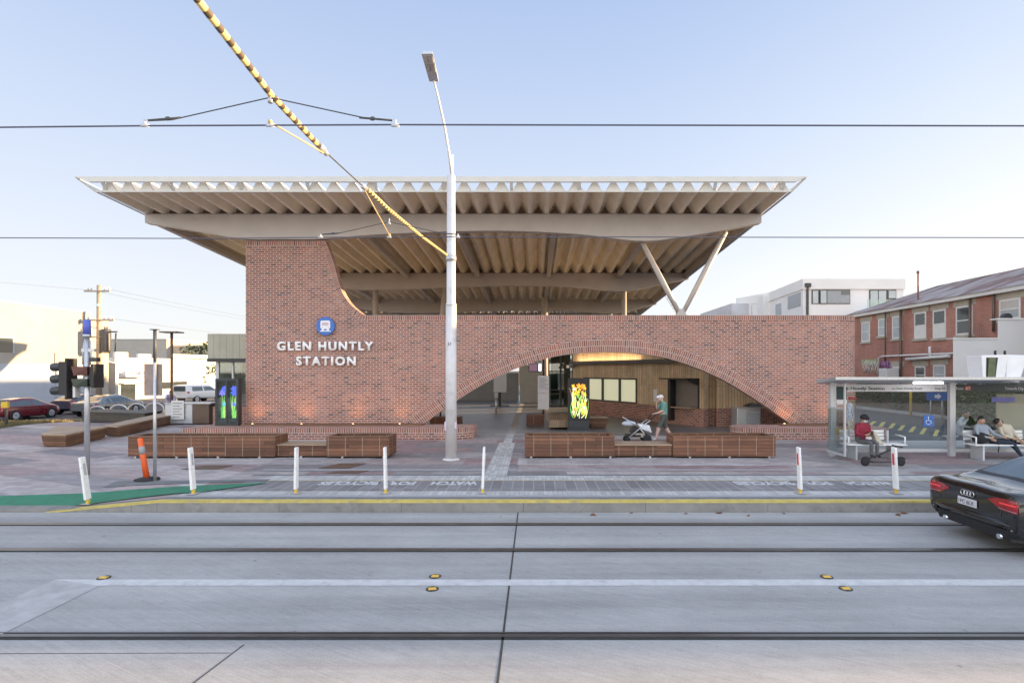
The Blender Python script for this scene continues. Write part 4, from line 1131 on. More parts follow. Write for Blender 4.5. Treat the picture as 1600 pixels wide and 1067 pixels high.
sleeve('striped_sleeve', [(WX, 2.45, 5.39), (WX, 3.96, 5.23), (WX, 5.07, 5.10), (WX, 6.2, 5.09)], .030, 'stripe', sw)
sleeve('striped_sleeve', [(WX, 8.0, 5.19), (WX, 9.25, 5.245), (WX, 12, 5.455), (WX, 15.3, 5.77)], [.036, .036, .034, .032], 'stripe', sw)
part('insulator', 'galv', sw, lambda b: (b.tube([(WX, 6.2, 5.09), (WX, 6.34, 5.09)], .045, 10), b.tube([(WX, 6.36, 5.09), (WX, 6.45, 5.09)], .03, 10), b.tube([(WX, 7.75, 5.165), (WX, 7.95, 5.18)], .035, 10)))
def contact(y, z, label, lab2, fl):
    t = tag(part('contact_wire', 'wire', None, lambda b: b.tube([(-60, y, z + .05), (-20, y, z + .03), (-5.5, y, z - .02), (WX - 1.17, y, z), (WX + 1.17, y, z + .01), (4, y, z), (20, y, z - .02), (60, y, z + .02)], .008, 6)), label, 'overhead wire', 'tram contact wires')
    q = thing('bridle_wire', lab2, 'wire hanger', (WX, y, z), 0, 'bridle hangers under the span wire')
    ap = z + .26
    part('wire', 'darkgrey', q, lambda b: (b.tube([(WX - 1.12, y, z + .045), (WX - .9, y, z + .055), (WX, y, ap), (WX + .9, y, z + .065), (WX + 1.12, y, z + .055)], .006, 6)))
    for g in (-1, 1):
        part('turnbuckle', 'darkgrey', q, lambda b: (b.tube([(WX + g * 1.12, y, z + .05), (WX + g * .82, y, z + .075)], .010, 6), b.ball((WX + g * .94, y, z + .066), (.03, .012, .02), 8, 6)))
    for g in (-1.15, 0, 1.15):
        part('clamp', 'alu', q, lambda b: (b.tube([(WX + g - .035, y, z + .004), (WX + g + .035, y, z + .004)], .016, 8), b.tube([(WX + g, y, z), (WX + g, y, z + .055)], .013, 8)))
    part('hanger', 'galv', q, lambda b: (b.tube([(WX, y, ap + .0), (WX, y, ap - .05)], .022, 8), b.tube([(WX, y, ap), (WX, y, ap + .06)], .010, 6)))
contact(5.07, 4.805, 'dark tram contact wire crossing the open sky above the canopy', 'triangular bridle wire with turnbuckles hanging against the open sky', 1)
contact(9.25, 4.79, 'dark tram contact wire crossing in front of the canopy beam', 'triangular bridle wire with clamps hanging in front of the canopy beam', 0)
tag(part('pull_off_rod', 'rod', None, lambda b: (b.tube([(WX, 5.07, 4.84), (WX + .02, 6.3, 5.04)], .009, 8), b.ball((WX, 5.07, 4.84), .022, 8, 6))), 'thin yellow rod from the sky side contact wire to the striped sleeve end', 'rod', 'pull off rods')
tag(part('pull_off_rod', 'rod', None, lambda b: (b.tube([(WX, 7.9, 5.14), (WX, 9.25, 4.83)], .009, 8), b.ball((WX, 9.25, 4.83), .025, 8, 6))), 'thin yellow rod slanting down to the contact wire in front of the canopy beam', 'rod', 'pull off rods')

# ------------------------------------------------------------------ FLEXIBLE POSTS, STUDS, TEXT ON THE PATH
def flexpost(x, y, lean, lx, refl, label):
    z = S(x, y)
    t = thing('lane_post', label, 'delineator post', (x, y, z), 0, 'white flexible posts along the kerb')
    Mx = Matrix.Rotation(lean, 4, 'Y') @ Matrix.Rotation(lx, 4, 'X')
    b = MB(); b.hexa([(-.025, -.075, .10), (.025, -.075, .10), (.025, .075, .10), (-.025, .075, .10), (-.022, -.07, .97), (.022, -.07, .97), (.022, .07, .97), (-.022, .07, .97)]); b.xform(Mx); b.build('post', 'postwhite', t, False, bevel=.012)
    b = MB(); b.box(-.030, .030, -.03, .03, .60, .84); b.xform(Mx); b.build('reflector', refl, t, False, bevel=.004)
    b = MB(); b.box(-.026, .026, -.032, .032, .015, .10); b.xform(Mx); b.build('clamp', 'yellow', t, False, bevel=.01)
    b = MB(); b.box(-.09, .09, -.11, .11, .016, .022); b.build('base_plate', 'palestrip', t, False)
for x, y, le, lx, rf, lab in ((-9.03, 11.2, -.10, .05, 'greyrefl', 'white lane post leaning left on the green lane, in front of the traffic signal'),
        (-7.05, 11.45, -.075, 0, 'greyrefl', 'white lane post leaning at the green lane tip, right of the orange post'),
        (-4.95, 11.5, .02, .02, 'white', 'upright white lane post in front of the seat gap of the planter below the lettering'),
        (-3.08, 11.5, -.02, 0, 'white', 'slim white lane post in front of the planter end next to the lamp post'),
        (-1.07, 11.55, .035, .0, 'white', 'white lane post standing in line with the pale tactile path'),
        (5.55, 11.5, -.04, 0, 'redrefl', 'white lane post with red reflector right of the planter in front of the pram'),
        (7.55, 11.5, -.055, 0, 'redrefl', 'white lane post with red reflector in front of the scooter and shelter seat')):
    flexpost(x, y, le, lx, rf, lab)
og = thing('orange_delineator', 'leaning orange traffic post with a silver band on a black rubber base', 'traffic post', (-9.03, 12.9, 0))
part('base', 'rubber', og, lambda b: b.lathe([(.26, 0.012), (.26, .04), (.12, .075)], (0, 0, 0), 22), w=False)
Ml = Matrix.Rotation(-.165, 4, 'Y')
b_ = MB(); b_.lathe([(.065, .06), (.06, .5), (.058, .98), (.05, 1.0)], (0, 0, 0), 16); b_.xform(Ml); b_.build('post', 'orange', og, False)
b_ = MB(); b_.lathe([(.063, .62), (.063, .80)], (0, 0, 0), 16); b_.xform(Ml); b_.build('reflective_band', 'greystrip', og, False)
for x, y, lab in ((-5.76, 7.40, 'lone yellow road stud at the left end of the white line'), (-1.33, 7.45, 'yellow road stud beyond the white line directly below the lamp post'), (-1.29, 7.02, 'yellow road stud on the near side of the white line below the lamp post'), (3.94, 7.43, 'yellow road stud beyond the white line on the right of the road'), (3.97, 7.03, 'yellow road stud on the near side of the white line, right of the road')):
    t = thing('road_stud', lab, 'road stud', (x, y, ROADZ), RN.uniform(-.25, .25), 'yellow studs along the white line')
    part('pad', 'joint', t, lambda b: b.lathe([(.082, .002), (.082, .007)], (0, 0, 0), 18), w=False)
    part('stud', 'amberglass', t, lambda b: b.hexa([(-.055, -.04, .007), (.055, -.04, .007), (.055, .04, .007), (-.055, .04, .007), (-.042, -.012, .024), (.042, -.012, .024), (.042, .012, .024), (-.042, .012, .024)]), w=False, bevel=.005)
def floortext(s, h, x, y, width):
    M = TR(x, y, .0085) @ Matrix.Rotation(pi, 4, 'Z') @ Matrix.Rotation(radians(-90), 4, 'X')
    o = text(s, h, M, 'whiteline', 'road_lettering', None, width=width, ext=0, bold=.05)
    struct(o)
for x0 in (-1.27, 8.15):
    floortext('WATCH', .36, x0, 12.72, 1.05); floortext('FOR', .36, x0 - 1.42, 12.72, .6); floortext('BICYCLES', .36, x0 - 2.25, 12.72, 1.35)
def leafmesh(b):
    b.face([(-.05, 0, .005), (0, -.025, .018), (.06, 0, .006), (0, .03, .022)]); b.face([(-.05, 0, .005), (-.02, .03, .03), (.02, .045, .02), (0, .0, .01)])
MT['dryleaf'] = flat('dry leaf', (.22, .10, .05), .8, var=.3)
lf0 = None
for i, (x, y) in enumerate(((2.95, 10.7), (3.6, 10.74), (4.1, 10.55), (4.85, 10.72), (7.0, 10.6), (7.2, 10.74), (1.15, 10.6), (1.9, 10.75))):
    if lf0 is None:
        b_ = MB(); leafmesh(b_); b_.keep = True
        lf0 = tag(b_.build('dry_leaf', 'dryleaf'), 'small dry brown leaf lying in the gutter below the yellow kerb', 'leaf', 'dry leaves in the gutter')
        o = lf0
    else:
        o = lf0.copy(); COL.objects.link(o)
    o.location = (x, y, ROADZ + .004); o.rotation_euler = (0, 0, RN.uniform(0, 6)); s_ = RN.uniform(.8, 1.6); o.scale = (s_, s_, s_)

# ------------------------------------------------------------------ LEFT PLAZA: signal, poles, benches, hoops, cabinet
ts = thing('traffic_signal', 'silver traffic signal pole with two black signal heads and a blue cap', 'traffic light', (-11.0, 13.6, S(-11, 13.6)))
part('pole', 'galv', ts, lambda b: b.tube([(0, 0, 0), (0, 0, 3.45)], [.062, .057], 14), w=False)
part('cap', 'bluecap', ts, lambda b: b.lathe([(.085, 3.45), (.075, 3.8), (.03, 3.82)], (0, 0, 0), 16), w=False)
part('collar', 'galv', ts, lambda b: (b.lathe([(.09, 3.38), (.09, 3.45)], (0, 0, 0), 16), b.box(-.12, .20, -.03, .03, 3.02, 3.10), b.tube([(-.06, 0, 3.3), (-.10, 0, 3.0), (-.06, 0, 2.7)], .018, 8), b.tube([(.07, 0, 3.3), (.10, 0, 3.0), (.07, 0, 2.7)], .018, 8)), w=False)
def sighead(b, cx, cz, w, h): b.prism(rrect(cx - w / 2, cx + w / 2, cz - h / 2, cz + h / 2, .07), XZ, -.06, .06)
h1 = part('signal_head', 'black', ts, lambda b: (b.box(-.62, -.40, -.10, .12, 1.96, 2.78), b.prism(rrect(-.42, -.37, 1.86, 2.86, .02), XZ, -.16, .17)), w=False, bevel=.01)
part('visor', 'charcoal', h1, lambda b: [b.tube([(-.62, 0, z), (-.84, 0, z - .02)], [.105, .10], 14, cap=False) for z in (2.08, 2.37, 2.66)], w=False)
h2 = part('signal_head', 'black', ts, lambda b: (b.box(.10, .20, -.08, .12, 2.20, 2.66), b.box(.20, .28, -.15, .18, 2.14, 2.72)), w=False, bevel=.01)
MT['redlens'] = flat('dark red lens', (.085, .014, .012), .2)
MT['greenlens'] = flat('dark green lens', (.010, .028, .022), .2)
part('visor', 'redlens', h2, lambda b: b.hexa([(-.20, -.16, 2.44), (.10, -.12, 2.46), (.10, .12, 2.46), (-.20, .12, 2.44), (-.26, -.16, 2.66), (.10, -.12, 2.66), (.10, .12, 2.66), (-.26, .12, 2.66)]), w=False)
part('visor', 'greenlens', h2, lambda b: b.hexa([(-.20, -.16, 2.16), (.10, -.12, 2.18), (.10, .12, 2.18), (-.20, .12, 2.16), (-.26, -.16, 2.36), (.10, -.12, 2.36), (.10, .12, 2.36), (-.26, .12, 2.36)]), w=False)
part('push_button', 'alu', ts, lambda b: b.box(-.27, -.21, -.1, .06, 1.9, 2.2), w=False)
part('bracket', 'galv', ts, lambda b: (b.tube([(0, 0, 2.55), (-.4, 0, 2.6)], .018, 8), b.tube([(0, 0, 2.05), (-.4, 0, 2.1)], .018, 8), b.tube([(0, 0, 2.4), (.12, 0, 2.4)], .018, 8), b.tube([(.0, 0, 2.9), (.16, 0, 2.9), (.16, .0, 2.82)], .014, 6)), w=False)
part('detector', 'charcoal', ts, lambda b: (b.box(.10, .28, -.05, .07, 2.78, 2.88)), w=False)
sp_ = thing('sign_pole', 'slim silver pole with the brown back of a street sign', 'sign', (-8.78, 12.8, 0))
part('pole', 'galv', sp_, lambda b: (b.tube([(0, 0, 0), (0, 0, 2.75)], .036, 12)), w=False)
part('upper_pole', 'darkgrey', sp_, lambda b: (b.tube([(0, 0, 2.75), (0, 0, 3.5)], .036, 12), b.box(-.09, .09, -.05, .05, 3.5, 3.52)), w=False)
MT['signback'] = flat('weathered brown sign back', (.30, .23, .20), .6, var=.25, scale=3)
part('panel', 'signback', sp_, lambda b: b.box(-.28, .14, .04, .055, 1.98, 2.72), w=False)
t = thing('plaza_light', 'dark bronze plaza light with a flat square head near the white ute', 'street lamp', (-17.7, 27, 0))
part('pole', 'brownpole', t, lambda b: b.tube([(0, 0, 0), (0, 0, 4.4)], .06, 12), w=False)
part('head', 'brownpole', t, lambda b: b.box(-.42, .42, -.3, .3, 4.4, 4.46), w=False)
def poly3(b, pts, z0, z1, taper=0):
    cx_ = sum(p[0] for p in pts) / len(pts); cy_ = sum(p[1] for p in pts) / len(pts)
    lo = [((p[0] - cx_) * (1 - taper) + cx_, (p[1] - cy_) * (1 - taper) + cy_, z0) for p in pts]; hi = [(p[0], p[1], z1) for p in pts]
    n = len(pts)
    b.face(list(reversed(lo))); b.face(hi)
    for i in range(n):
        j = (i + 1) % n
        b.face([lo[i], lo[j], hi[j], hi[i]])
def platform(name, label, pts, h, side, topm, taper=.05):
    cx_ = sum(p[0] for p in pts) / len(pts); cy_ = sum(p[1] for p in pts) / len(pts)
    t = thing(name, label, 'bench', (cx_, cy_, S(cx_, cy_)), 0, 'angular timber benches on the left of the plaza')
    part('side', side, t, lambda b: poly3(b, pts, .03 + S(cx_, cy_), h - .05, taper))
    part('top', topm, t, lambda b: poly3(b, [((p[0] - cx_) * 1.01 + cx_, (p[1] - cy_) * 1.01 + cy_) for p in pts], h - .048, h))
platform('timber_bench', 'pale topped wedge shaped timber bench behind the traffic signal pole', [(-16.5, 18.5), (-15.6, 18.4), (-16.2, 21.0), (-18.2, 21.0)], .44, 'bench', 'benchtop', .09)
platform('timber_bench', 'long timber bench running back from the wedge bench towards the metal bin', [(-16.75, 21.5), (-15.9, 21.1), (-18.3, 30.2), (-19.4, 30.2)], .44, 'bench', 'benchtop', .03)
platform('dark_bench', 'dark olive timber bench in front of the bicycle hoops', [(-22.6, 27.6), (-18.6, 26.4), (-19.0, 28.2), (-22.9, 29.4)], .52, 'darkbench', 'darkbench', .03)
hp = None
for i, (x, y) in enumerate(((-24.2, 30.6), (-23.0, 30.6), (-22.0, 30.6), (-21.0, 30.6), (-18.6, 31.0))):
    z = T(x, y)
    lab = ('silver bicycle hoop farthest left behind the traffic signal pole', 'second silver bicycle hoop behind the dark bench, next to the signal pole', 'silver bicycle hoop behind the middle of the dark bench', 'silver bicycle hoop behind the right end of the dark bench', 'silver bicycle hoop between the sign pole and the metal bin')[i]
    if hp is None:
        hp = tag(one('bike_hoop', 'galv', lab, 'bicycle rack', lambda b: b.tube([(x - .5, y, z)] + [(x - .5 * cos(pi * k / 14), y, z + .45 + .35 * sin(pi * k / 14)) for k in range(15)] + [(x + .5, y, z)], .033, 10), 'bicycle hoops by the side street'), lab, 'bicycle rack', 'bicycle hoops by the side street')
        o = hp
    else:
        o = hp.copy(); COL.objects.link(o); o['label'] = lab
        o.location = (x, y, z)
t = thing('stone_bollard', 'pale tapered stone bollard behind the long timber bench', 'bollard', (-18.6, 28.6, 0))
part('body', 'palestrip', t, lambda b: b.lathe([(.28, T(-18.6, 28.6)), (.17, .75), (.11, 1.1), (.0, 1.14)], (0, 0, 0), 14), w=False)
t = thing('metal_bin', 'grey metal bin enclosure with a dark bronze end and a white notice', 'bin', (-16.5, 26.6, 0))
part('body', 'alu', t, lambda b: b.box(-17.5, -16.2, 26.2, 27.0, .05, .98), bevel=.02)
part('end', 'brownpole', t, lambda b: b.box(-16.19, -15.4, 26.2, 27.0, .05, .98), bevel=.02)
part('top', 'galv', t, lambda b: b.box(-17.52, -15.3, 26.15, 27.05, .985, 1.03))
part('notice', 'offwhite', t, lambda b: b.box(-17.15, -16.55, 26.13, 26.15, .25, 1.15))
part('printing', 'print', t, lambda b: [b.box(-17.08, -16.75 + .1 * (i % 2), 26.12, 26.128, .35 + i * .13, .39 + i * .13) for i in range(6)])
# flower display case and the green clad building at the tower corner
dc = thing('display_case', 'dark glazed display case with glowing blue irises at the tower corner', 'display', (-11.87, 21.4, PZ))
part('frame', 'charcoal', dc, lambda b: (b.box(-12.32, -12.25, 21.35, 21.6, PZ + .002, 2.25), b.box(-11.50, -11.42, 21.35, 21.6, PZ + .002, 2.25), b.box(-12.25, -11.5, 21.35, 21.6, 2.17, 2.25), b.box(-12.25, -11.5, 21.35, 21.6, PZ + .002, .53), b.box(-11.91, -11.85, 21.35, 21.6, .53, 2.17)))
MT['casepanel'] = flat('dark green case back', (.05, .085, .045), .3, var=.4, scale=2)
part('back_panel', 'casepanel', dc, lambda b: b.box(-12.25, -11.5, 21.50, 21.6, .53, 2.17))
rng = random.Random(9)
b_ = MB()
for x in (-12.08, -11.67):
    for i in range(16):
        x0 = x + rng.uniform(-.07, .07)
        leafstem(b_, (x0, .72), (x + rng.uniform(-.12, .12), rng.uniform(.9, 1.8)), .016, rng.choice([2, 3, 3]), 21.49 - i * .0004, rng.uniform(-.08, .08))
    for cz_ in (1.85, 1.70, 1.25):
        petals(b_, (x + rng.uniform(-.06, .06), cz_), .13 if cz_ > 1.5 else .09, 6, rng.choice([6, 6, 7, 8]) if True else 0, 21.484 - rng.random() * .002, rng)
b_.keep = True
b_.build('screen_picture', [MT['em_' + k] for k in 'yoglpwbvc'], dc, True)
part('glazing', 'glasstint', dc, lambda b: b.box(-12.25, -11.5, 21.36, 21.366, .53, 2.17))
gb = thing('station_side_building', 'olive green ribbed metal building with a glazed corner behind the tower', 'building', (-13, 26, 0))
MT['olive'] = ribmat('olive ribbed cladding', (.44, .43, .34), .30, True, .5, .02)
part('cladding', 'olive', gb, lambda b: b.box(-15.0, -9.5, 25.4, 32, 3.12, 4.25))
part('soffit', 'charcoal', gb, lambda b: b.box(-15.02, -9.5, 25.38, 32, 2.96, 3.118))
part('glazing', 'glasstint', gb, lambda b: (b.box(-14.75, -13.2, 25.75, 25.77, .9, 2.95), b.box(-14.75, -14.73, 25.78, 31, .9, 2.95)))
part('frame', 'alu', gb, lambda b: (b.box(-14.8, -14.66, 25.7, 25.84, .9, 2.95), b.box(-14.05, -13.98, 25.7, 25.8, .9, 2.95), b.box(-13.3, -9.6, 25.68, 25.8, 2.72, 2.94)))
part('doorway', 'casepanel', gb, lambda b: b.box(-13.2, -9.6, 25.85, 25.95, 0, 2.72))
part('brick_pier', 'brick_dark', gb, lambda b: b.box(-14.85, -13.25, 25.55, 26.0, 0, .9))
MT['warmlamp'] = emis('warm interior lamp', (1, .7, .35), 1.6)
part('pendant_light', 'warmlamp', gb, lambda b: (b.ball((-12.55, 25.8, 2.2), (.12, .05, .18), 10, 8), b.ball((-11.9, 25.8, 2.3), (.10, .04, .14), 10, 8)))
tag(one('low_brick_wall', 'brick', 'low brick wall between the metal bin and the olive building', 'wall', lambda b: b.box(-17.6, -13.9, 28.6, 28.9, 0, .95)), 'low brick wall between the metal bin and the olive building', 'wall')
# ------------------------------------------------------------------ LEFT BACKGROUND
MT['creamwall'] = flat('cream rendered wall', (.40, .37, .325), .8, var=.06, scale=.4, dirt=((.33, .31, .275), .5))
MT['shadewall'] = flat('lower wall with blue grey shade tint', (.46, .51, .59), .8, var=.05, scale=.4, dirt=((.40, .44, .51), .6))  # blue grey of the shade put into the lower wall's colour
MT['whitewall'] = flat('white rendered wall', (.60, .59, .575), .75, var=.05, scale=.5, dirt=((.58, .57, .56), .6))
MT['greywall'] = flat('grey rendered wall', (.52, .52, .54), .8, var=.08, scale=.5, dirt=((.40, .40, .41), .6))
MT['tanwall'] = flat('tan wall', (.50, .40, .29), .8, var=.08, scale=.4)
wh = thing('warehouse', 'large cream warehouse with a long blank wall facing the street', 'building', (-40, 36, -.7))
part('wall', 'creamwall', wh, lambda b: (b.box(-70, -38.05, 12, 47.4, -.75, 7.45), b.box(-68, -38.1, 47.41, 49.5, -.75, 7.1)))
part('shaded_lower_wall', 'shadewall', wh, lambda b: b.box(-38.05, -37.99, 12, 47.4, -.75, 3.05))  # band coloured like shade on the lower part of the cream wall
part('parapet', 'offwhite', wh, lambda b: b.box(-70, -38.0, 12, 47.45, 7.452, 7.56))
part('window', 'window', wh, lambda b: (b.box(-38.06, -38.01, 39.1, 40.3, 3.9, 4.9)))
part('window_frame', 'greywall', wh, lambda b: (b.box(-38.07, -37.99, 39.0, 39.1, 3.8, 5.0), b.box(-38.07, -37.99, 40.3, 40.4, 3.8, 5.0), b.box(-38.07, -37.99, 39.1, 40.3, 4.9, 5.0)))
part('downpipe', 'greywall', wh, lambda b: (b.tube([(-37.9, 43.9, -.6), (-37.9, 43.9, 4.0)], .05, 8)))
gh = thing('gable_shed', 'grey white gabled shed behind the power pole', 'building', (-38, 52, -.7))
part('wall', 'greywall', gh, lambda b: (b.prism([(-50, 51.3), (-38.6, 51.3), (-43.7, 58), (-50, 58)], lambda u, v, w: (u, v, w), -.75, 3.0), b.prism([(-50, -.75), (-38.55, -.75), (-38.55, 3.1), (-42.2, 4.05), (-50, 3.2)], XZ, 50.9, 51.29)))
part('coping', 'offwhite', gh, lambda b: b.prism([(-50, 3.21), (-42.2, 4.06), (-38.5, 3.11), (-38.5, 3.2), (-42.2, 4.16), (-50, 3.3)], XZ, 50.86, 51.32))
part('window', 'window', gh, lambda b: b.box(-40.6, -39.3, 50.85, 50.89, .2, 1.0))
# optometrist shop: facade turned towards the street
op = thing('optometrist_shop', 'bright white single storey shop with a stepped parapet and OPTOMETRIST sign', 'shop', (-45, 60, -.7))
O0 = Vector((-45.5, 60, 0)); OD = Vector((.243, .97, 0)).normalized(); ON = Vector((OD.y, -OD.x, 0))
def oq(t, o, z): q = O0 + OD * t + ON * o; return (q.x, q.y, z)
def obox(b, t0, t1, o0, o1, z0, z1): b.hexa([oq(t0, o1, z0), oq(t1, o1, z0), oq(t1, o0, z0), oq(t0, o0, z0), oq(t0, o1, z1), oq(t1, o1, z1), oq(t1, o0, z1), oq(t0, o0, z1)])
def pxt(px):  # distance along the facade seen at a photo column
    k = (px - 834) / 863
    return (k * O0.y - O0.x) / (OD.x - k * OD.y)
def oz(px, py): t = pxt(px); return Z(py, (O0 + OD * t).y)
part('wall', 'whitewall', op, lambda b: (obox(b, 0, pxt(340), -8, 0, -.75, oz(250, 560)), obox(b, 0, pxt(200), -.3, .02, oz(190, 560), oz(184, 550)), obox(b, pxt(216), pxt(236), -.3, .02, oz(220, 560), oz(222, 553)), obox(b, pxt(270), pxt(340), -.3, .02, oz(300, 560), oz(300, 554))))
part('shopfront', 'window', op, lambda b: (obox(b, pxt(189), pxt(211), .0, .06, oz(200, 629), oz(200, 600)), obox(b, pxt(250), pxt(268), 0, .05, oz(259, 607), oz(259, 597)), obox(b, pxt(271), pxt(292), 0, .05, oz(280, 606), oz(280, 596))))
MT['pinkposter'] = flat('pink poster', (.72, .28, .40), .5, var=.35, scale=2)
part('poster', 'pinkposter', op, lambda b: (obox(b, pxt(296), pxt(311), 0, .06, oz(303, 609), oz(303, 594)), obox(b, pxt(315), pxt(330), 0, .06, oz(320, 605), oz(320, 594))))
part('awning', 'greywall', op, lambda b: (obox(b, pxt(182), pxt(221), .02, 1.3, oz(200, 589), oz(200, 586)), obox(b, pxt(188), pxt(222), .02, .5, oz(200, 600), oz(200, 598))))
part('fascia', 'offwhite', op, lambda b: obox(b, pxt(182), pxt(221), .9, 1.3, oz(200, 586) + .01, oz(200, 580)))
MT['lilac'] = flat('lilac lettering', (.32, .30, .46), .6)
mm = Matrix((( OD.x, ON.x * -1, 0, 0), (OD.y, ON.y * -1, 0, 0), (0, 0, 1, 0), (0, 0, 0, 1)))
q_ = oq(pxt(184), 1.32, oz(200, 585))
text('OPTOMETRIST', .34, TR(*q_) @ mm, 'lilac', 'lettering', op, width=pxt(219) - pxt(184), ext=.02, bold=.02)
fb = thing('tan_building', 'long tan building rising behind the optometrist shop roofs', 'building', (-60, 92, -.7))
part('wall', 'creamwall', fb, lambda b: b.box(-70, -58.5, 88, 100, -.75, 7.5))
part('side_wall', 'tanwall', fb, lambda b: b.box(-58.49, -48, 89, 100, -.75, 6.6))
part('parapet', 'offwhite', fb, lambda b: b.box(-70.1, -58.4, 87.9, 100, 7.502, 7.65))
# power pole
pp = thing('power_pole', 'tall timber power pole with crossarms and a transformer', 'power pole', (-37.0, 47, T(-37, 47)))
pp.scale = (1.12, 1.12, 1.12)
MT['polewood'] = flat('weathered pole wood', (.33, .28, .22), .8, var=.2, scale=3)
part('pole', 'polewood', pp, lambda b: b.tube([(0, 0, 0), (0, 0, 9.35)], [.21, .14], 12), w=False)
for q in ((-1.0, .95, -.2, -.08, 8.82, 8.94), (-.8, 1.25, -.2, -.08, 6.62, 6.74), (-1.2, .3, -.2, -.08, 5.35, 5.45)): part('crossarm', 'polewood', pp, lambda b: b.box(*q), w=False)
part('insulator', 'offwhite', pp, lambda b: ([b.lathe([(.06, z), (.09, z + .1), (.05, z + .22)], (x, -.14, 0), 10) for x, z in ((-.75, 8.94), (-.5, 8.94), (.55, 8.94), (.9, 8.94), (-.7, 6.74), (.5, 6.74), (.85, 6.74), (1.2, 6.74))], b.ball((.12, -.2, 7.8), .12, 8, 6)), w=False)
part('transformer', 'darkgrey', pp, lambda b: (b.lathe([(.30, 4.3), (.32, 4.4), (.32, 5.9), (.28, 6.0)], (.62, -.1, 0), 16), [b.tube([(.5 + i * .12, -.1, 6.0), (.5 + i * .12, -.1, 6.2)], .035, 8) for i in range(3)], b.box(.2, 1.0, -.2, 0, 4.2, 4.28)), w=False)
part('fuse', 'charcoal', pp, lambda b: (b.tube([(1.35, -.15, 4.3), (1.4, -.15, 5.7)], .05, 8), b.box(.3, 1.5, -.2, -.1, 5.75, 5.85)), w=False)
part('street_lamp_arm', 'galv', pp, lambda b: (b.tube([(-.1, -.1, 6.1), (-1.0, -.4, 6.25), (-1.6, -.7, 6.45)], .04, 8), b.hexa([(-2.2, -1.0, 6.5), (-1.6, -.8, 6.4), (-1.6, -.6, 6.4), (-2.2, -.8, 6.5), (-2.2, -1.0, 6.65), (-1.6, -.8, 6.55), (-1.6, -.6, 6.55), (-2.2, -.8, 6.65)])), w=False)
def sagwire(p, q, sag): return [(p[0] + (q[0] - p[0]) * t, p[1] + (q[1] - p[1]) * t, p[2] + (q[2] - p[2]) * t - sag * 4 * t * (1 - t)) for t in [i / 10 for i in range(11)]]
for i, (p, q, lab) in enumerate((((-38.0, 46.9, 9.45), (-20, 110, 7.9), 'top power line from the left end of the crossarm'), ((-36.0, 46.9, 9.45), (-18, 110, 7.8), 'top power line from the right end of the crossarm'), ((-35.7, 46.9, 6.95), (-16, 110, 6.2), 'lower power line leaving the second crossarm towards the station'), ((-37.9, 46.9, 9.4), (-58, -20, 9), 'power line running left over the warehouse roof'))):
    tag(part('power_line', 'wire', None, lambda b: b.tube(sagwire(p, q, .8), .009, 5)), lab, 'power line', 'power lines at the timber pole')

# foliage
def leafmat(name, a, c):
    m, n, l, b = nmat(name)
    f = noise(n, l, coords(n, l), 1.6, 3)
    r = ramp(n, [(.3, a), (.7, c)]); l.new(f, r.inputs[0])
    l.new(r.outputs[0], b.inputs['Base Color']); b.inputs['Roughness'].default_value = .6
    return m
MT['leafdark'] = leafmat('dark leaves', (.025, .045, .018), (.07, .11, .035))
MT['leafmid'] = leafmat('mid green leaves', (.05, .08, .02), (.12, .16, .05))
MT['bark'] = flat('bark', (.14, .10, .07), .9, var=.3, scale=5)
def leaves(b, clumps, n, size, rng):
    tot = sum(c[3] ** 2 for c in clumps)
    for (x, y, z, r, *rest) in clumps:
        zs = rest[0] if rest else 1
        for i in range(int(n * r * r / tot)):
            v = Vector((rng.gauss(0, 1), rng.gauss(0, 1), rng.gauss(0, 1))).normalized() * r * (rng.random() ** .4)
            p = Vector((x + v.x, y + v.y, z + v.z * zs))
            a = Vector((rng.gauss(0, 1), rng.gauss(0, 1), rng.gauss(0, .7))).normalized(); c = a.cross(Vector((rng.gauss(0, 1), rng.gauss(0, 1), rng.gauss(0, 1)))).normalized()
            s_ = size * rng.uniform(.6, 1.3)
            b.face([p + a * s_, p + c * s_ * .5, p - a * s_, p - c * s_ * .5])
def tree(name, label, x, y, h, r, n, size, mat, seed, nc=14, trunk=.16, group=None, z0=None, low=.35):
    rng = random.Random(seed)
    z0 = T(x, y) if z0 is None else z0
    t = thing(name, label, 'tree', (x, y, z0), 0, group)
    cl = []
    for i in range(nc):
        a = rng.random() * 6.28; q = r * rng.random() ** .6 * .75
        cl.append((q * cos(a), q * sin(a), h * (low + (1 - low) * rng.random()) - r * .2, r * rng.uniform(.25, .45), .8))
    def tr(b):
        b.tube([(0, 0, 0), (.05 * h * .2, 0, h * .4), (0, .05, h * .75)], [trunk, trunk * .7, trunk * .3], 8)
        for c in cl[:7]: b.tube([(0, 0, h * .35), (c[0] * .6, c[1] * .6, (h * .35 + c[2]) / 2 + .1), (c[0], c[1], c[2])], [trunk * .4, trunk * .25, .02], 6)
    part('trunk', 'bark', t, tr, w=False)
    b = MB(); leaves(b, cl, n, size, rng); b.keep = True
    b.build('crown', mat, t, False)
    return t
tree('street_tree', 'small bright green street tree beside the olive building and the white ute', -20.0, 38, 3.6, 1.3, 2200, .10, 'leafmid', 3)
tree('tall_tree', 'dark round tree crown rising behind the tan building', -43.5, 74, 7.2, 3.2, 2600, .22, 'leafdark', 5, 16, .3)
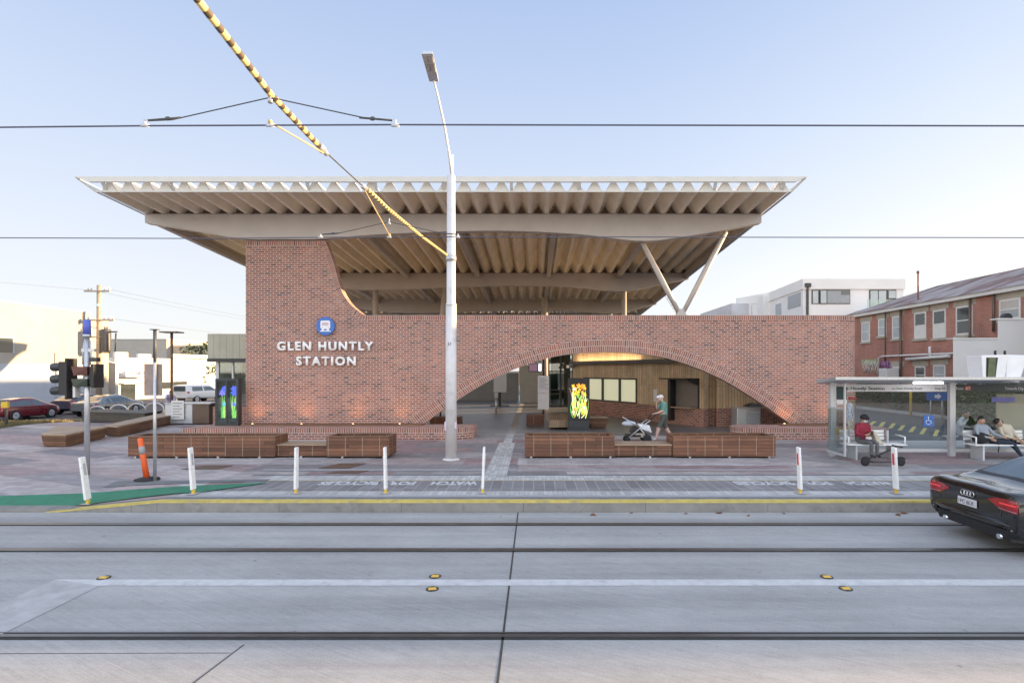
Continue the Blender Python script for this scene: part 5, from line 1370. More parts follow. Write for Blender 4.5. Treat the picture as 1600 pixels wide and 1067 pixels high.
# weedy verge along the side street
def verge():
    rng = random.Random(2); b = MB()
    for i in range(5200):
        u = rng.random(); v = rng.random() ** .7; y = 23.5 + 11 * u; x = -25.2 - 4.3 * u + v * (1.9 + .6 * u)
        z = T(x, y); h = rng.uniform(.05, .22); a = rng.random() * 6.28; w = .018
        d = rng.uniform(-.08, .08)
        b.face([(x - w * cos(a), y - w * sin(a), z), (x + w * cos(a), y + w * sin(a), z), (x + d, y + d * .5, z + h)])
    b.keep = True
    m, n, l, bs = nmat('dry verge grass')
    r = ramp(n, [(.35, (.10, .10, .035)), (.65, (.26, .20, .09))]); l.new(noise(n, l, coords(n, l), .8, 3), r.inputs[0]); l.new(r.outputs[0], bs.inputs['Base Color'])
    stuff(b.build('verge_grass', m))
    MT['verge'] = flat('verge soil', (.20, .16, .10), .95, var=.25, scale=1.5, dirt=((.10, .11, .04), 1.2))
    patch('verge', 'verge', [(-25.3, 23.5), (-23.3, 23.5), (-27, 34.5), (-29.6, 34.5)], 5, 16, .016)
verge()
yp = thing('yellow_post', 'thin black post with a yellow marker on top near the red car', 'marker post', (-24.35, 25.5, T(-24.35, 25.5)))
part('post', 'charcoal', yp, lambda b: b.box(-.04, .04, -.04, .04, 0, .95), w=False)
part('marker', 'yellow', yp, lambda b: b.box(-.2, .10, -.05, .05, .85, 1.12), w=False)

# ------------------------------------------------------------------ RIGHT BACKGROUND
bb = thing('brick_shop_building', 'old two storey red brick building with a rusty iron roof on the right', 'building', (27, 33, 0))
FX = 23.0
part('wall', 'brick_old', bb, lambda b: b.box(FX, 33, 20.0, 40, 0, 6.35))
part('eave', 'offwhite', bb, lambda b: b.box(FX - .28, 33.3, 19.8, 40.3, 6.352, 6.55))
def roofmat():
    m, n, l, b = nmat('rusty corrugated iron')
    v = coords(n, l)
    f = noise(n, l, coords(n, l, scale=(.25, .6, .25)), 1.0, 5)
    r = ramp(n, [(.36, (.10, .05, .042)), (.48, (.19, .105, .085)), (.55, (.33, .30, .29)), (.7, (.26, .17, .14))]); l.new(f, r.inputs[0]); l.new(r.outputs[0], b.inputs['Base Color'])
    b.inputs['Roughness'].default_value = .6
    sp = n.new('ShaderNodeSeparateXYZ'); l.new(v, sp.inputs[0])
    md = nd(n, 'ShaderNodeMath', operation='PINGPONG'); md.inputs[1].default_value = .08; l.new(sp.outputs[1], md.inputs[0])
    bump(n, l, b, md.outputs[0], .8, .2)
    return m
MT['iron'] = roofmat()
def hip(b):
    a, c, d, e = (FX - .35, 19.7, 6.552), (33.35, 19.7, 6.552), (33.35, 40.4, 6.552), (FX - .35, 40.4, 6.552)
    r1, r2 = (28, 24.5, 8.45), (28, 38.4, 8.45)
    b.face([a, e, r2, r1]); b.face([c, a, r1]); b.face([d, c, r1, r2]); b.face([e, d, r2]); b.face([a, c, d, e])
part('roof', 'iron', bb, hip)
MT['lintel'] = flat('old render lintel', (.42, .38, .31), .8, var=.12, scale=3)
MT['whiteboard'] = flat('white board', (.70, .69, .64), .6, var=.06)
def bwin(px, w, yt, yb, style):
    y = FX * 863 / (px - 834)
    d = y
    zt, zb = Z(yt, d), Z(yb, d)
    f = part('window', 'offwhite', bb, lambda b: (b.box(FX - .03, FX + .02, y - w / 2, y - w / 2 + .09, zb, zt), b.box(FX - .03, FX + .02, y + w / 2 - .09, y + w / 2, zb, zt), b.box(FX - .03, FX + .02, y - w / 2 + .09, y + w / 2 - .09, zt - .09, zt), b.box(FX - .03, FX + .02, y - w / 2 + .09, y + w / 2 - .09, zb, zb + .09), b.box(FX - .028, FX + .02, y - w / 2 + .09, y + w / 2 - .09, (zt + zb) / 2 - .03, (zt + zb) / 2 + .03)))
    if style == 'half':
        part('pane', 'window', f, lambda b: b.box(FX - .012, FX + .01, y - w / 2 + .09, y + w / 2 - .09, (zt + zb) / 2 + .03, zt - .09))
        part('board', 'whiteboard', f, lambda b: b.box(FX - .015, FX + .01, y - w / 2 + .09, y + w / 2 - .09, zb + .09, (zt + zb) / 2 - .03))
    else:
        part('pane', 'windowlight' if style == 'light' else 'window', f, lambda b: b.box(FX - .012, FX + .01, y - w / 2 + .09, y + w / 2 - .09, zb + .09, zt - .09))
    part('sill', 'lintel', f, lambda b: b.box(FX - .08, FX + .02, y - w / 2 - .1, y + w / 2 + .1, zb - .14, zb - .002))
    part('lintel', 'lintel', f, lambda b: b.box(FX - .02, FX + .02, y - w / 2 - .2, y + w / 2 + .2, zt + .002, zt + .34))
for a in ((1353, .95, 503, 534, 'light'), (1379, .85, 498, 525, 'light'), (1402, .95, 494, 529, 'light'), (1438, 1.0, 488, 529, 'half'), (1468, 1.0, 484, 528, 'half'), (1507, 1.15, 478, 523, 'dark'), (1578, 1.2, 467, 499, 'light'), (1402, .9, 573, 600, 'dark'), (1438, .9, 572, 600, 'dark'), (1468, .95, 570, 600, 'light')):
    bwin(*a)
def pipes(b):
    for px, z0, z1, r in ((1410, 0, 6.5, .07), (1386, 3.2, 6.4, .04), (1519, 2.5, 6.5, .06), (1556, 4.5, 6.5, .06)):
        y = FX * 863 / (px - 834); b.tube([(FX - .12, y, z0), (FX - .12, y, z1)], r, 8)
part('downpipe', 'brownpole', bb, pipes)
MT['rustpipe'] = flat('rusty vent pipe', (.24, .12, .09), .6, var=.2)
part('vent_stack', 'rustpipe', bb, lambda b: (b.tube([(FX + .8, 34.2, 6.6), (FX + .8, 34.2, 8.6)], .05, 8), b.ball((FX + .8, 34.2, 8.65), .10, 8, 6)))
part('waste_pipe', 'offwhite', bb, lambda b: (b.tube([(FX - .15, 36.6, 2.0), (FX - .15, 36.6, 3.4), (FX - .15, 36.2, 3.5), (FX - .15, 29.5, 3.5)], .05, 8), b.tube([(FX - .2, 33.8, 3.25), (FX - .2, 30.3, 3.35)], .09, 8), b.tube([(FX - .2, 31.8, 3.3), (FX - .2, 31.8, 3.95)], .07, 8)))
MT['graf'] = flat('purple graffiti', (.40, .20, .38), .8, var=.5, scale=3)
MT['olivepatch'] = flat('olive overpaint', (.30, .32, .16), .8, var=.15, scale=3)
rng = random.Random(6)
def graf(b):
    for i in range(16):
        y = 38.6 - i * .11 + rng.uniform(-.05, .05); z = 2.25 + rng.uniform(0, .3)
        b.tube([(FX - .03, y, z), (FX - .03, y - .12, z + .35), (FX - .03, y + .03, z + .6), (FX - .03, y - .10, z + .8)], .018, 5)
part('graffiti', 'whiteboard', bb, graf)
part('graffiti', 'graf', bb, lambda b: [b.tube([(FX - .03, 36.6 - i * .13, 2.3 + rng.uniform(0, .5)), (FX - .03, 36.5 - i * .13, 2.9 + rng.uniform(0, .4)), (FX - .03, 36.4 - i * .13, 2.5)], .06, 5) for i in range(8)])
part('overpaint', 'olivepatch', bb, lambda b: b.box(FX - .02, FX, 37.0, 38.8, 2.95, 3.35))
ac = tag(part('air_conditioner', 'offwhite', None, lambda b: (b.box(FX - .9, FX - .1, 34.6, 35.4, 1.95, 2.7)), bevel=.03), 'white air conditioner box on brackets against the brick building', 'air conditioner')
an = thing('white_annex', 'plain white rendered annex with a stepped top in front of the brick building', 'building', (22, 26, 0))
part('wall', 'whitewall', an, lambda b: (b.prism([(18.98, 25.0), (21.0, 25.0), (21.3, 25.4), (19.35, 25.4)], lambda u, v, w: (u, v, w), 0, 3.98), b.prism([(21.0, 25.0), (30, 25.0), (30, 25.4), (21.35, 25.4)], lambda u, v, w: (u, v, w), 0, 4.86)))
part('coping', 'offwhite', an, lambda b: (b.box(18.94, 20.99, 24.96, 25.38, 3.982, 4.04), b.box(20.96, 30, 24.96, 25.38, 4.862, 4.93)))
part('fan_box', 'charcoal', an, lambda b: b.lathe([(.22, 25.1), (.22, 25.3)], (21.55, 0, 4.95), 18, axis=1))
# shop added just outside the frame, sized to shade the road and plaza
sh = thing('unseen_shade_shop', 'unseen pale shop added right of the plaza to shade the road', 'shop', (40, 22, 0))
part('wall', 'whitewall', sh, lambda b: b.box(22.9, 90, 18.0, 24.0, 0, 6.3))
part('parapet', 'offwhite', sh, lambda b: b.box(22.85, 90, 17.95, 24.0, 6.302, 6.68))
part('shopfront', 'window', sh, lambda b: [b.box(24 + i * 5, 28 + i * 5, 17.93, 17.99, .5, 2.8) for i in range(12)])
# white apartment block
ap = thing('apartment_block', 'white modern apartment block above the brick wall, with wide grey windows', 'apartment building', (30, 60, 0))
AD = 52.0
ax = lambda px: X(px, AD); az = lambda py: Z(py, AD)
MT['aptwall'] = flat('white apartment render', (.72, .71, .70), .75, var=.04, scale=.3)
MT['aptgrey'] = flat('grey window blind', (.27, .29, .31), .3, var=.06)
C0, C1 = ax(1255), ax(1412)
part('wall', 'aptwall', ap, lambda b: (b.prism([(C0, AD), (C1, AD), (C1, AD + 14), (C0 - 1.2, AD + 14), (X(1203, AD + 9), AD + 9)], lambda u, v, w: (u, v, w), 0, az(437))))
part('parapet', 'aptwall', ap, lambda b: b.prism([(C0 - .1, AD - .12), (C1 + .1, AD - .12), (C1 + .1, AD + 14), (C0 - 1.2, AD + 14), (X(1203, AD + 9) - .1, AD + 9)], lambda u, v, w: (u, v, w), az(452), az(436)))
part('side_block', 'greywall', ap, lambda b: (b.box(X(1143, AD + 12), X(1172, AD + 12), AD + 12, AD + 24, 0, Z(474, AD + 12)), b.box(X(1172, AD + 12), X(1203, AD + 12), AD + 11.5, AD + 24, 0, Z(478, AD + 12))))
part('stair_block', 'aptwall', ap, lambda b: b.box(X(1192, AD + 9.2), X(1204, AD + 9.2), AD + 9.2, AD + 16, 0, Z(461, AD + 9.2)))
def aw(px0, px1, py0, py1, mat, fr=True):
    f = part('window', 'charcoal', ap, lambda b: b.box(ax(px0), ax(px1), AD - .05, AD + .05, az(py1), az(py0)))
    return f
f = aw(1268, 1328, 453, 475, 'x')
part('pane', 'windowlight', f, lambda b: (b.box(ax(1269.5), ax(1278), AD - .07, AD - .052, az(474), az(454.5)), b.box(ax(1281), ax(1290), AD - .16, AD - .12, az(474), az(454.5))))
part('blind', 'aptgrey', f, lambda b: b.box(ax(1292), ax(1327), AD - .07, AD - .052, az(474), az(454.5)))
part('vent_sash', 'window', f, lambda b: b.box(ax(1314), ax(1327), AD - .10, AD - .072, az(460.5), az(455)))
f = aw(1358, 1400, 453, 480, 'x')
part('pane', 'windowlight', f, lambda b: (b.box(ax(1359.5), ax(1371), AD - .07, AD - .052, az(480), az(454.5)), b.box(ax(1372.5), ax(1384), AD - .07, AD - .052, az(480), az(454.5)), b.box(ax(1388), ax(1399), AD - .07, AD - .052, az(466), az(454.5))))
part('balcony_glass', 'glasstint', ap, lambda b: b.box(ax(1340), ax(1402), AD - 1.5, AD - 1.46, az(486), az(471)))
part('balcony', 'aptwall', ap, lambda b: b.box(ax(1336), ax(1412), AD - 1.6, AD, az(495), az(486)))
# angled face window
S0 = Vector((C0, AD, 0)); S1 = Vector((X(1203, AD + 9), AD + 9, 0)); SD = (S1 - S0).normalized(); SN = Vector((-SD.y, SD.x, 0))
if SN.y > 0: SN = -SN
def sbx(b, t0, t1, o, z0, z1):
    p = [S0 + SD * t0 + SN * -.03, S0 + SD * t1 + SN * -.03, S0 + SD * t1 + SN * o, S0 + SD * t0 + SN * o]
    b.hexa([(q.x, q.y, z0) for q in p] + [(q.x, q.y, z1) for q in p])
LT = (S1 - S0).length
part('window', 'aptgrey', ap, lambda b: sbx(b, LT * .06, LT * .42, .03, az(477), az(455)))
part('window', 'windowlight', ap, lambda b: sbx(b, LT * .62, LT * .80, .05, az(482), az(462)))
part('downpipe', 'charcoal', ap, lambda b: (b.box(ax(1259.5), ax(1262.5), AD - .15, AD - .02, 0, az(447)), b.box(ax(1256.5), ax(1265), AD - .3, AD - .02, az(449), az(443))))
# distant crane mast
cr = thing('crane_mast', 'faint thin lattice crane boom far behind the canopy strut', 'crane', (37, 150, 0))
def lattice(b):
    p0, p1 = Vector((X(1066, 150), 150, Z(497, 150))), Vector((X(1036, 150), 150, Z(452, 150)))
    n_ = 9
    for o in (-.7, .7): b.tube([p0 + Vector((o, 0, 0)), p1 + Vector((o, 0, 0))], .10, 5)
    for i in range(n_):
        a, c = p0.lerp(p1, i / n_), p0.lerp(p1, (i + 1) / n_)
        b.tube([a + Vector((-.7, 0, 0)), c + Vector((.7, 0, 0))], .06, 4); b.tube([a + Vector((.7, 0, 0)), c + Vector((-.7, 0, 0))], .06, 4)
    b.tube([(p0.x, 150, 0), p0], .3, 6)
part('boom', 'alu', cr, lattice)
# fence and hedge along the side street
fn = thing('picket_fence', 'low brown fence in front of the hedge across the side street', 'fence', (22.6, 32, 0))
part('rail', 'brownpole', fn, lambda b: (b.box(22.9, 22.95, 24, 40, .9, .98), b.box(22.9, 22.95, 24, 40, .25, .33)))
part('picket', 'brownpole', fn, lambda b: [b.box(22.86, 22.9, 24 + i * .16, 24.1 + i * .16, .1, 1.0) for i in range(100)])
rng = random.Random(8)
b_ = MB(); leaves(b_, [(22.75 + rng.uniform(-.15, .15), 25 + i * .55, .95 + rng.uniform(-.3, .45), .55, 1.1) for i in range(27)] + [(18.7 + (i % 20) * .33, 24.2 + rng.uniform(-.2, .2), .5 + (i // 20) * .55 + rng.uniform(-.15, .2), .5, 1.1) for i in range(60)], 24000, .085, rng); b_.keep = True
tag(b_.build('hedge', 'leafdark'), 'long dark green hedge seen through the shelter glass along the kerb', 'hedge')
for i, (x, y, lab) in enumerate(((21.6, 37.2, 'pale yellow post across the side street near the red capped woman'), (21.5, 31.5, 'pale yellow post across the side street beside the blue street sign'), (21.4, 27.4, 'pale yellow post across the side street seen through the right shelter bay'))):
    if i == 0:
        yp0 = tag(one('yellow_street_post', 'yellow', lab, 'post', lambda b: b.tube([(x, y, 0), (x, y, 2.2)], .07, 10), 'yellow posts across the side street'), lab, 'post', 'yellow posts across the side street')
    else:
        o = yp0.copy(); COL.objects.link(o); o.location = (x, y, 0); o['label'] = lab
t = thing('street_sign', 'blue street sign with a white arrow on grey posts across the side street', 'sign', (21.2, 29.0, 0))
part('panel', 'blue', t, lambda b: b.box(-.55, .55, 0, .04, 1.0, 1.42), w=False)
part('post', 'galv', t, lambda b: (b.tube([(-.3, .08, 0), (-.3, .08, 1.4)], .04, 8), b.tube([(.3, .08, 0), (.3, .08, 1.4)], .04, 8)), w=False)
part('symbol', 'white', t, lambda b: (b.prism([(-.15, 1.13), (.02, 1.13), (.02, 1.05), (.2, 1.21), (.02, 1.37), (.02, 1.29), (-.15, 1.29)], XZ, -.012, -.002)), w=False)

# ------------------------------------------------------------------ TRAM AND BUS SHELTER
ss = thing('bus_shelter', 'long grey metal and glass waiting shelter beside the station wall', 'shelter', (12, 16.6, 0))
SX0, SX1 = 8.9, 20.0
def post(b, x): b.box(x - .06, x + .06, 16.50, 16.62, 0, 2.22); b.box(x + .075, x + .12, 16.52, 16.60, 0, 2.22)
for x in (8.93, 12.50, 16.1, 19.7): part('post', 'alu', ss, lambda b: post(b, x))
part('roof', 'alu', ss, lambda b: b.hexa([(8.28, 15.1, 2.30), (SX1, 15.1, 2.30), (SX1, 17.0, 2.16), (8.7, 17.0, 2.16), (8.24, 15.08, 2.375), (SX1, 15.08, 2.375), (SX1, 17.0, 2.30), (8.7, 17.0, 2.30)]))
part('roof_edge', 'galv', ss, lambda b: b.box(8.22, SX1, 15.03, 15.075, 2.31, 2.385))
MT['tube'] = emis('shelter light', (.95, .97, 1.0), 3.5)
for x in (11.45, 15.15): part('light_tube', 'tube', ss, lambda b: b.box(x - .42, x + .42, 16.0, 16.06, 2.185, 2.215))
MT['headerband'] = flat('pale header band', (.80, .80, .82), .5, var=.03)
MT['headerdark'] = flat('dark header band', (.05, .06, .065), .5)
hb = part('header', 'headerband', ss, lambda b: b.box(9.02, 12.42, 16.60, 16.64, 1.93, 2.15))
text('Glen Huntly Station', .085, TR(9.12, 16.59, 1.985), 'darkgrey', 'lettering', hb, width=1.42, ext=.004, bold=.01)
text('on Glen Huntly Road', .06, TR(10.75, 16.59, 1.995), 'darkgrey', 'lettering', hb, width=.9, ext=.004)
text('Stop 65', .06, TR(12.05, 16.59, 1.995), 'darkgrey', 'lettering', hb, width=.3, ext=.004)
hb2 = part('header', 'headerdark', ss, lambda b: b.box(12.63, 16.0, 16.60, 16.64, 1.93, 2.15))
text('Route', .08, TR(12.68, 16.59, 1.99), 'headerband', 'lettering', hb2, width=.22, ext=.004)
MT['redtag'] = flat('red route tag', (.55, .16, .10), .5)
part('route_tag', 'redtag', hb2, lambda b: b.box(12.95, 13.13, 16.588, 16.598, 1.97, 2.10))
text('67', .08, TR(12.98, 16.585, 1.99), 'white', 'lettering', hb2, width=.12, ext=.003)
text('Towards City', .075, TR(14.15, 16.59, 1.99), 'headerband', 'lettering', hb2, width=.56, ext=.004)
part('glass', 'glass', ss, lambda b: (b.box(9.05, 10.74, 16.61, 16.618, .22, 1.92), b.box(10.75, 12.4, 16.61, 16.618, .22, 1.92), b.box(12.65, 14.3, 16.61, 16.618, .22, 1.92), b.box(14.31, 16.0, 16.61, 16.618, .22, 1.92), b.box(16.2, 19.6, 16.61, 16.618, .22, 1.92)))
part('rail', 'alu', ss, lambda b: (b.box(9.0, 12.43, 16.59, 16.64, .12, .215), b.box(12.63, 16.03, 16.59, 16.64, .12, .215), b.box(16.2, 19.6, 16.59, 16.64, .12, .215)))
part('side_frame', 'alu', ss, lambda b: (b.box(8.78, 8.82, 15.60, 15.66, .13, 2.2), b.box(8.78, 8.82, 15.66, 16.55, .13, .19), b.box(8.78, 8.82, 15.66, 16.55, 1.45, 1.49)))
part('side_glass', 'glass', ss, lambda b: b.box(8.796, 8.804, 15.66, 16.55, .2, 1.45))
MT['darkgreen'] = flat('dark green panel', (.02, .06, .06), .5)
part('side_panel', 'darkgreen', ss, lambda b: b.box(9.06, 9.36, 16.52, 16.56, 1.70, 2.08))
part('side_panel', 'headerband', ss, lambda b: b.box(9.06, 9.36, 16.52, 16.56, 1.56, 1.69))
MT['gold'] = flat('golden strip', (.66, .40, .05), .5)
part('safety_strip', 'gold', ss, lambda b: b.box(9.0, 9.42, 16.54, 16.55, .68, .83))
def wheelchair(b):
    cx, cz, y = 11.87, 1.06, 16.585
    b.ball((cx - .02, y, cz + .105), (.02, .003, .02), 8, 6)
    b.tube([(cx - .02, y, cz + .08), (cx - .01, y, cz - .0), (cx + .05, y, cz - .01), (cx + .08, y, cz - .09)], .012, 6)
    b.tube([(cx - .02 + .07 * cos(a), y, cz - .045 + .07 * sin(a)) for a in [radians(110 + 22 * i) for i in range(11)]], .009, 6)
wcp = part('accessible_sign', 'blue', ss, lambda b: b.box(11.71, 12.03, 16.595, 16.605, .88, 1.22))
part('symbol', 'white', wcp, wheelchair)
MT['purplesign'] = flat('purple blue strip sign', (.12, .12, .36), .5, var=.3, scale=6)
part('strip_sign', 'purplesign', ss, lambda b: b.box(13.75, 14.45, 16.592, 16.602, 1.62, 1.76))
part('map_board', 'tanwall', ss, lambda b: b.box(14.0, 14.85, 16.70, 16.74, .3, 1.85))
bx = thing('shelter_display_box', 'white double display box standing on the shelter roof with a dark green screen', 'display', (13.2, 15.9, 2.3))
def bxo(b):
    b.hexa([(12.45, 15.3, 2.30), (13.05, 15.3, 2.30), (13.05, 15.8, 2.30), (12.45, 15.8, 2.30), (12.32, 15.2, 2.98), (13.05, 15.2, 3.0), (13.05, 15.8, 3.0), (12.35, 15.8, 2.98)])
    b.hexa([(13.12, 15.35, 2.30), (13.45, 15.3, 2.22), (13.45, 15.8, 2.22), (13.12, 15.8, 2.30), (13.12, 15.3, 3.0), (13.6, 15.2, 2.98), (13.6, 15.8, 2.98), (13.12, 15.8, 3.0)])
part('case', 'white', bx, bxo, bevel=.012)
part('spine', 'alu', bx, lambda b: b.box(13.052, 13.118, 15.4, 15.8, 2.3, 2.96))
MT['greenscreen'] = flat('dull green screen', (.14, .17, .09), .3, var=.35, scale=4)
part('screen', 'black', bx, lambda b: b.hexa([(12.52, 15.285, 2.36), (12.78, 15.285, 2.36), (12.78, 15.295, 2.36), (12.52, 15.295, 2.36), (12.46, 15.205, 2.92), (12.78, 15.205, 2.92), (12.78, 15.235, 2.92), (12.46, 15.235, 2.92)]))
part('screen_glass', 'greenscreen', bx, lambda b: b.hexa([(12.55, 15.272, 2.39), (12.76, 15.272, 2.39), (12.76, 15.284, 2.39), (12.55, 15.284, 2.39), (12.53, 15.195, 2.91), (12.72, 15.195, 2.91), (12.72, 15.21, 2.91), (12.53, 15.21, 2.91)]))
part('aerial', 'black', bx, lambda b: (b.tube([(12.95, 15.5, 3.0), (12.95, 15.5, 3.12)], .03, 8), b.tube([(13.22, 15.5, 3.0), (13.22, 15.5, 3.12)], .03, 8)))
def benchset(name, label, x0, x1, y0):
    t = thing(name, label, 'bench', ((x0 + x1) / 2, y0, 0), 0, 'white slatted benches in the shelter')
    part('seat', 'white', t, lambda b: [b.box(x0, x1, y0 + i * .095, y0 + i * .095 + .08, .42, .45) for i in range(5)], bevel=.006)
    part('backrest', 'white', t, lambda b: [b.box(x0 + .05, x1 - .35, y0 + .50 + i * .012, y0 + .53 + i * .012, .53 + i * .1, .61 + i * .1) for i in range(3)], bevel=.006)
    for x in (x0 + .03, x1 - .06):
        part('armrest', 'white', t, lambda b: (b.tube([(x, y0 + .02, .42), (x, y0 + .02, .66), (x, y0 + .25, .68), (x, y0 + .48, .68)], .022, 8)))
    for x in (x0 + .25, x1 - .3):
        part('leg', 'alu', t, lambda b: (b.box(x, x + .05, y0 + .05, y0 + .45, 0, .418), b.box(x, x + .05, y0 + .45, y0 + .50, 0, .8)))
benchset('shelter_bench', 'white slatted bench under the station name, with the red jacketed rider on it', 8.98, 10.68, 15.78)
benchset('shelter_bench', 'white slatted bench in the right bay carrying the dozing couple', 12.56, 14.7, 15.70)
# ------------------------------------------------------------------ CARS (local: x forward, y left, z up)
def crv(tab, v):
    """catmull-rom through equally indexed values"""
    n = len(tab); i = min(n - 2, max(0, int(v))); t = v - i
    y1, y2 = tab[i], tab[i + 1]
    y0 = tab[i - 1] if i else 2 * y1 - y2
    y3 = tab[i + 2] if i + 2 < n else 2 * y2 - y1
    m1, m2 = (y2 - y0) / 2, (y3 - y1) / 2
    return (2 * t**3 - 3 * t**2 + 1) * y1 + (t**3 - 2 * t**2 + t) * m1 + (-2 * t**3 + 3 * t**2) * y2 + (t**3 - t**2) * m2
def car(name, label, st_, paint, loc, rz, wheels, glass, lights, group=None, ri=8, rj=5, wr=.33, plate=None, kind='car', rimmat='galv', htail=(.72, .9)):
    L = st_[-1][0]
    t = thing(name, label, kind, loc, rz, group)
    cols_ = list(zip(*st_))
    N_, Mj = len(st_) - 1, 7
    def sec(iv):
        s, zs, zb, zt, ws, wb, wt = [crv(c, iv) for c in cols_]
        return s - L / 2, [(0, zt), (wt * .6, zt - .012), (wt, zb + (zt - zb) * .86), (wb - .025, zb), (wb, zb - .10), (max(ws, wb) + .012, (zb + zs) / 2 + .02), (ws, zs + .10), (ws - .12, zs)]
    grid = []
    for i in range(N_ * ri + 1):
        x, sc_ = sec(i / ri)
        ys, zs_ = [p[0] for p in sc_], [p[1] for p in sc_]
        grid.append([(x, crv(ys, j / rj), crv(zs_, j / rj)) for j in range(Mj * rj + 1)])
    bins = {}
    def cls(iv, jv):
        for (nm, i0, i1, j0, j1) in glass + lights:
            if i0 <= iv <= i1 and j0 <= jv <= j1: return nm
        return 'body'
    for side in (1, -1):
        for i in range(N_ * ri):
            for j in range(Mj * rj):
                nm = cls((i + .5) / ri, (j + .5) / rj)
                q = [grid[i][j], grid[i + 1][j], grid[i + 1][j + 1], grid[i][j + 1]]
                q = [(p[0], p[1] * side, p[2]) for p in q]
                if side < 0: q.reverse()
                bins.setdefault((nm, side if nm in ('side_window', 'taillight', 'headlight') else 0), []).append(q)
    for e, g in ((0, grid[0]), (1, grid[-1])):
        ring = g + [(p[0], -p[1], p[2]) for p in reversed(g[1:])]
        bins[('body', 0)].append(ring if e else list(reversed(ring)))
    mm_ = {'body': paint, 'side_window': 'carglass', 'rear_window': 'carglass', 'windscreen': 'carglass', 'taillight': 'taillight', 'headlight': 'headlight', 'lower_trim': 'black', 'window_trim': 'black', 'silver_trim': 'galv'}
    for (nm, _), qs in bins.items():
        b = MB()
        for q in qs: b.face(q)
        bmesh.ops.remove_doubles(b.bm, verts=b.bm.verts[:], dist=1e-4)
        bmesh.ops.recalc_face_normals(b.bm, faces=b.bm.faces[:]) if nm == 'body' else None
        for f in b.bm.faces: f.smooth = len(f.verts) < 6
        b.keep = True
        b.build(nm, mm_[nm], t, False)
    W = max(c[5] for c in st_)
    for xw in wheels:
        for sd in (1, -1):
            yo = sd * (W + .004)
            part('wheel_arch', 'black', t, lambda b: b.lathe([(wr + .055, yo - sd * .12), (wr + .055, yo + sd * .004)], (xw - L / 2, 0, wr + .01), 26, axis=1), w=False)
            wf_ = part('wheel', 'tyre', t, lambda b: b.lathe([(wr * .6, yo + sd * .012), (wr * .72, yo + sd * .016), (wr - .02, yo + sd * .014), (wr, yo - sd * .02), (wr, yo - sd * .2)], (xw - L / 2, 0, wr), 26, axis=1), w=False)
            def rim(b):
                b.lathe([(.05, yo + sd * .030), (.06, yo + sd * .022), (.07, yo + sd * .02)], (xw - L / 2, 0, wr), 12, axis=1)
                b.lathe([(wr * .62, yo + sd * .016), (wr * .68, yo + sd * .022), (wr * .70, yo + sd * .018)], (xw - L / 2, 0, wr), 26, axis=1)
                for k in range(7):
                    a = 2 * pi * k / 7
                    b.tube([(xw - L / 2 + .05 * cos(a), yo + sd * .018, wr + .05 * sin(a)), (xw - L / 2 + wr * .64 * cos(a), yo + sd * .014, wr + wr * .64 * sin(a))], .028, 6)
            part('rim', rimmat, wf_, rim, w=False)
    return t
MT['chrome'] = flat('chrome', (.75, .76, .78), .12, metal=1)
MT['taillight'] = flat('red tail light', (.30, .012, .022), .12, var=.15, scale=6, coat=.6)
MT['headlight'] = flat('clear head light', (.55, .56, .58), .12, var=.1, coat=.5)
def paintm(name, col):
    m = flat(name, col, .28, metal=.25, var=.03, coat=1.0)
    return m
MT['p_black'] = flat('black car paint', (.006, .0065, .008), .22, var=.05, coat=1.0)
MT['p_red'] = paintm('red car paint', (.15, .008, .02))
MT['p_grey'] = paintm('grey green car paint', (.16, .18, .19))
MT['p_dark'] = paintm('dark purple car paint', (.05, .035, .06))
MT['p_white'] = flat('white car paint', (.74, .75, .76), .3, var=.03, coat=.8)
SED = lambda h=1.0: [(0.00, .42, .80, .90, .74, .76, .62), (.04, .33, .86, .985, .83, .86, .70), (.16, .28, .89, 1.02, .88, .905, .745), (.60, .24, .92, 1.055, .91, .93, .77), (1.45, .21, .95, 1.37 * h, .93, .94, .60), (2.2, .20, .96, 1.46 * h, .93, .945, .605), (2.85, .20, .96, 1.44 * h, .93, .94, .60), (3.72, .21, .95, 1.06, .93, .93, .75), (4.45, .23, .88, .95, .90, .905, .70), (4.84, .28, .76, .81, .83, .83, .62), (4.95, .36, .64, .69, .73, .72, .58)]
HAT = [(0.00, .42, .78, .95, .70, .72, .56), (.05, .33, .86, 1.03, .80, .82, .62), (.22, .27, .92, 1.10, .86, .88, .64), (.75, .23, .94, 1.32, .89, .90, .58), (1.5, .2, .94, 1.43, .90, .905, .58), (2.15, .2, .93, 1.44, .90, .90, .575), (2.6, .2, .92, 1.38, .90, .90, .57), (3.35, .21, .90, 1.02, .90, .89, .70), (3.9, .23, .82, .90, .87, .86, .66), (4.2, .28, .70, .76, .79, .78, .58), (4.3, .36, .60, .65, .70, .68, .54)]
UTE = [(0.00, .55, 1.15, 1.62, .78, .80, .66), (.04, .50, 1.16, 1.76, .84, .86, .70), (.14, .48, 1.17, 1.80, .88, .885, .70), (.8, .46, 1.18, 1.83, .89, .895, .70), (1.6, .45, 1.18, 1.82, .89, .895, .70), (2.4, .42, 1.18, 1.80, .89, .895, .68), (3.3, .40, 1.18, 1.74, .89, .895, .64), (4.1, .40, 1.15, 1.24, .89, .89, .74), (4.8, .42, 1.06, 1.14, .87, .87, .70), (5.15, .46, .88, .94, .80, .80, .64), (5.25, .52, .74, .80, .72, .72, .6)]
GS = [('rear_window', 3.08, 3.98, 0, 1.8), ('windscreen', 6.05, 6.98, 0, 1.8), ('side_window', 3.55, 4.05, 2.14, 2.94), ('side_window', 4.12, 5.1, 2.14, 2.94), ('side_window', 5.22, 6.5, 2.14, 2.94)]
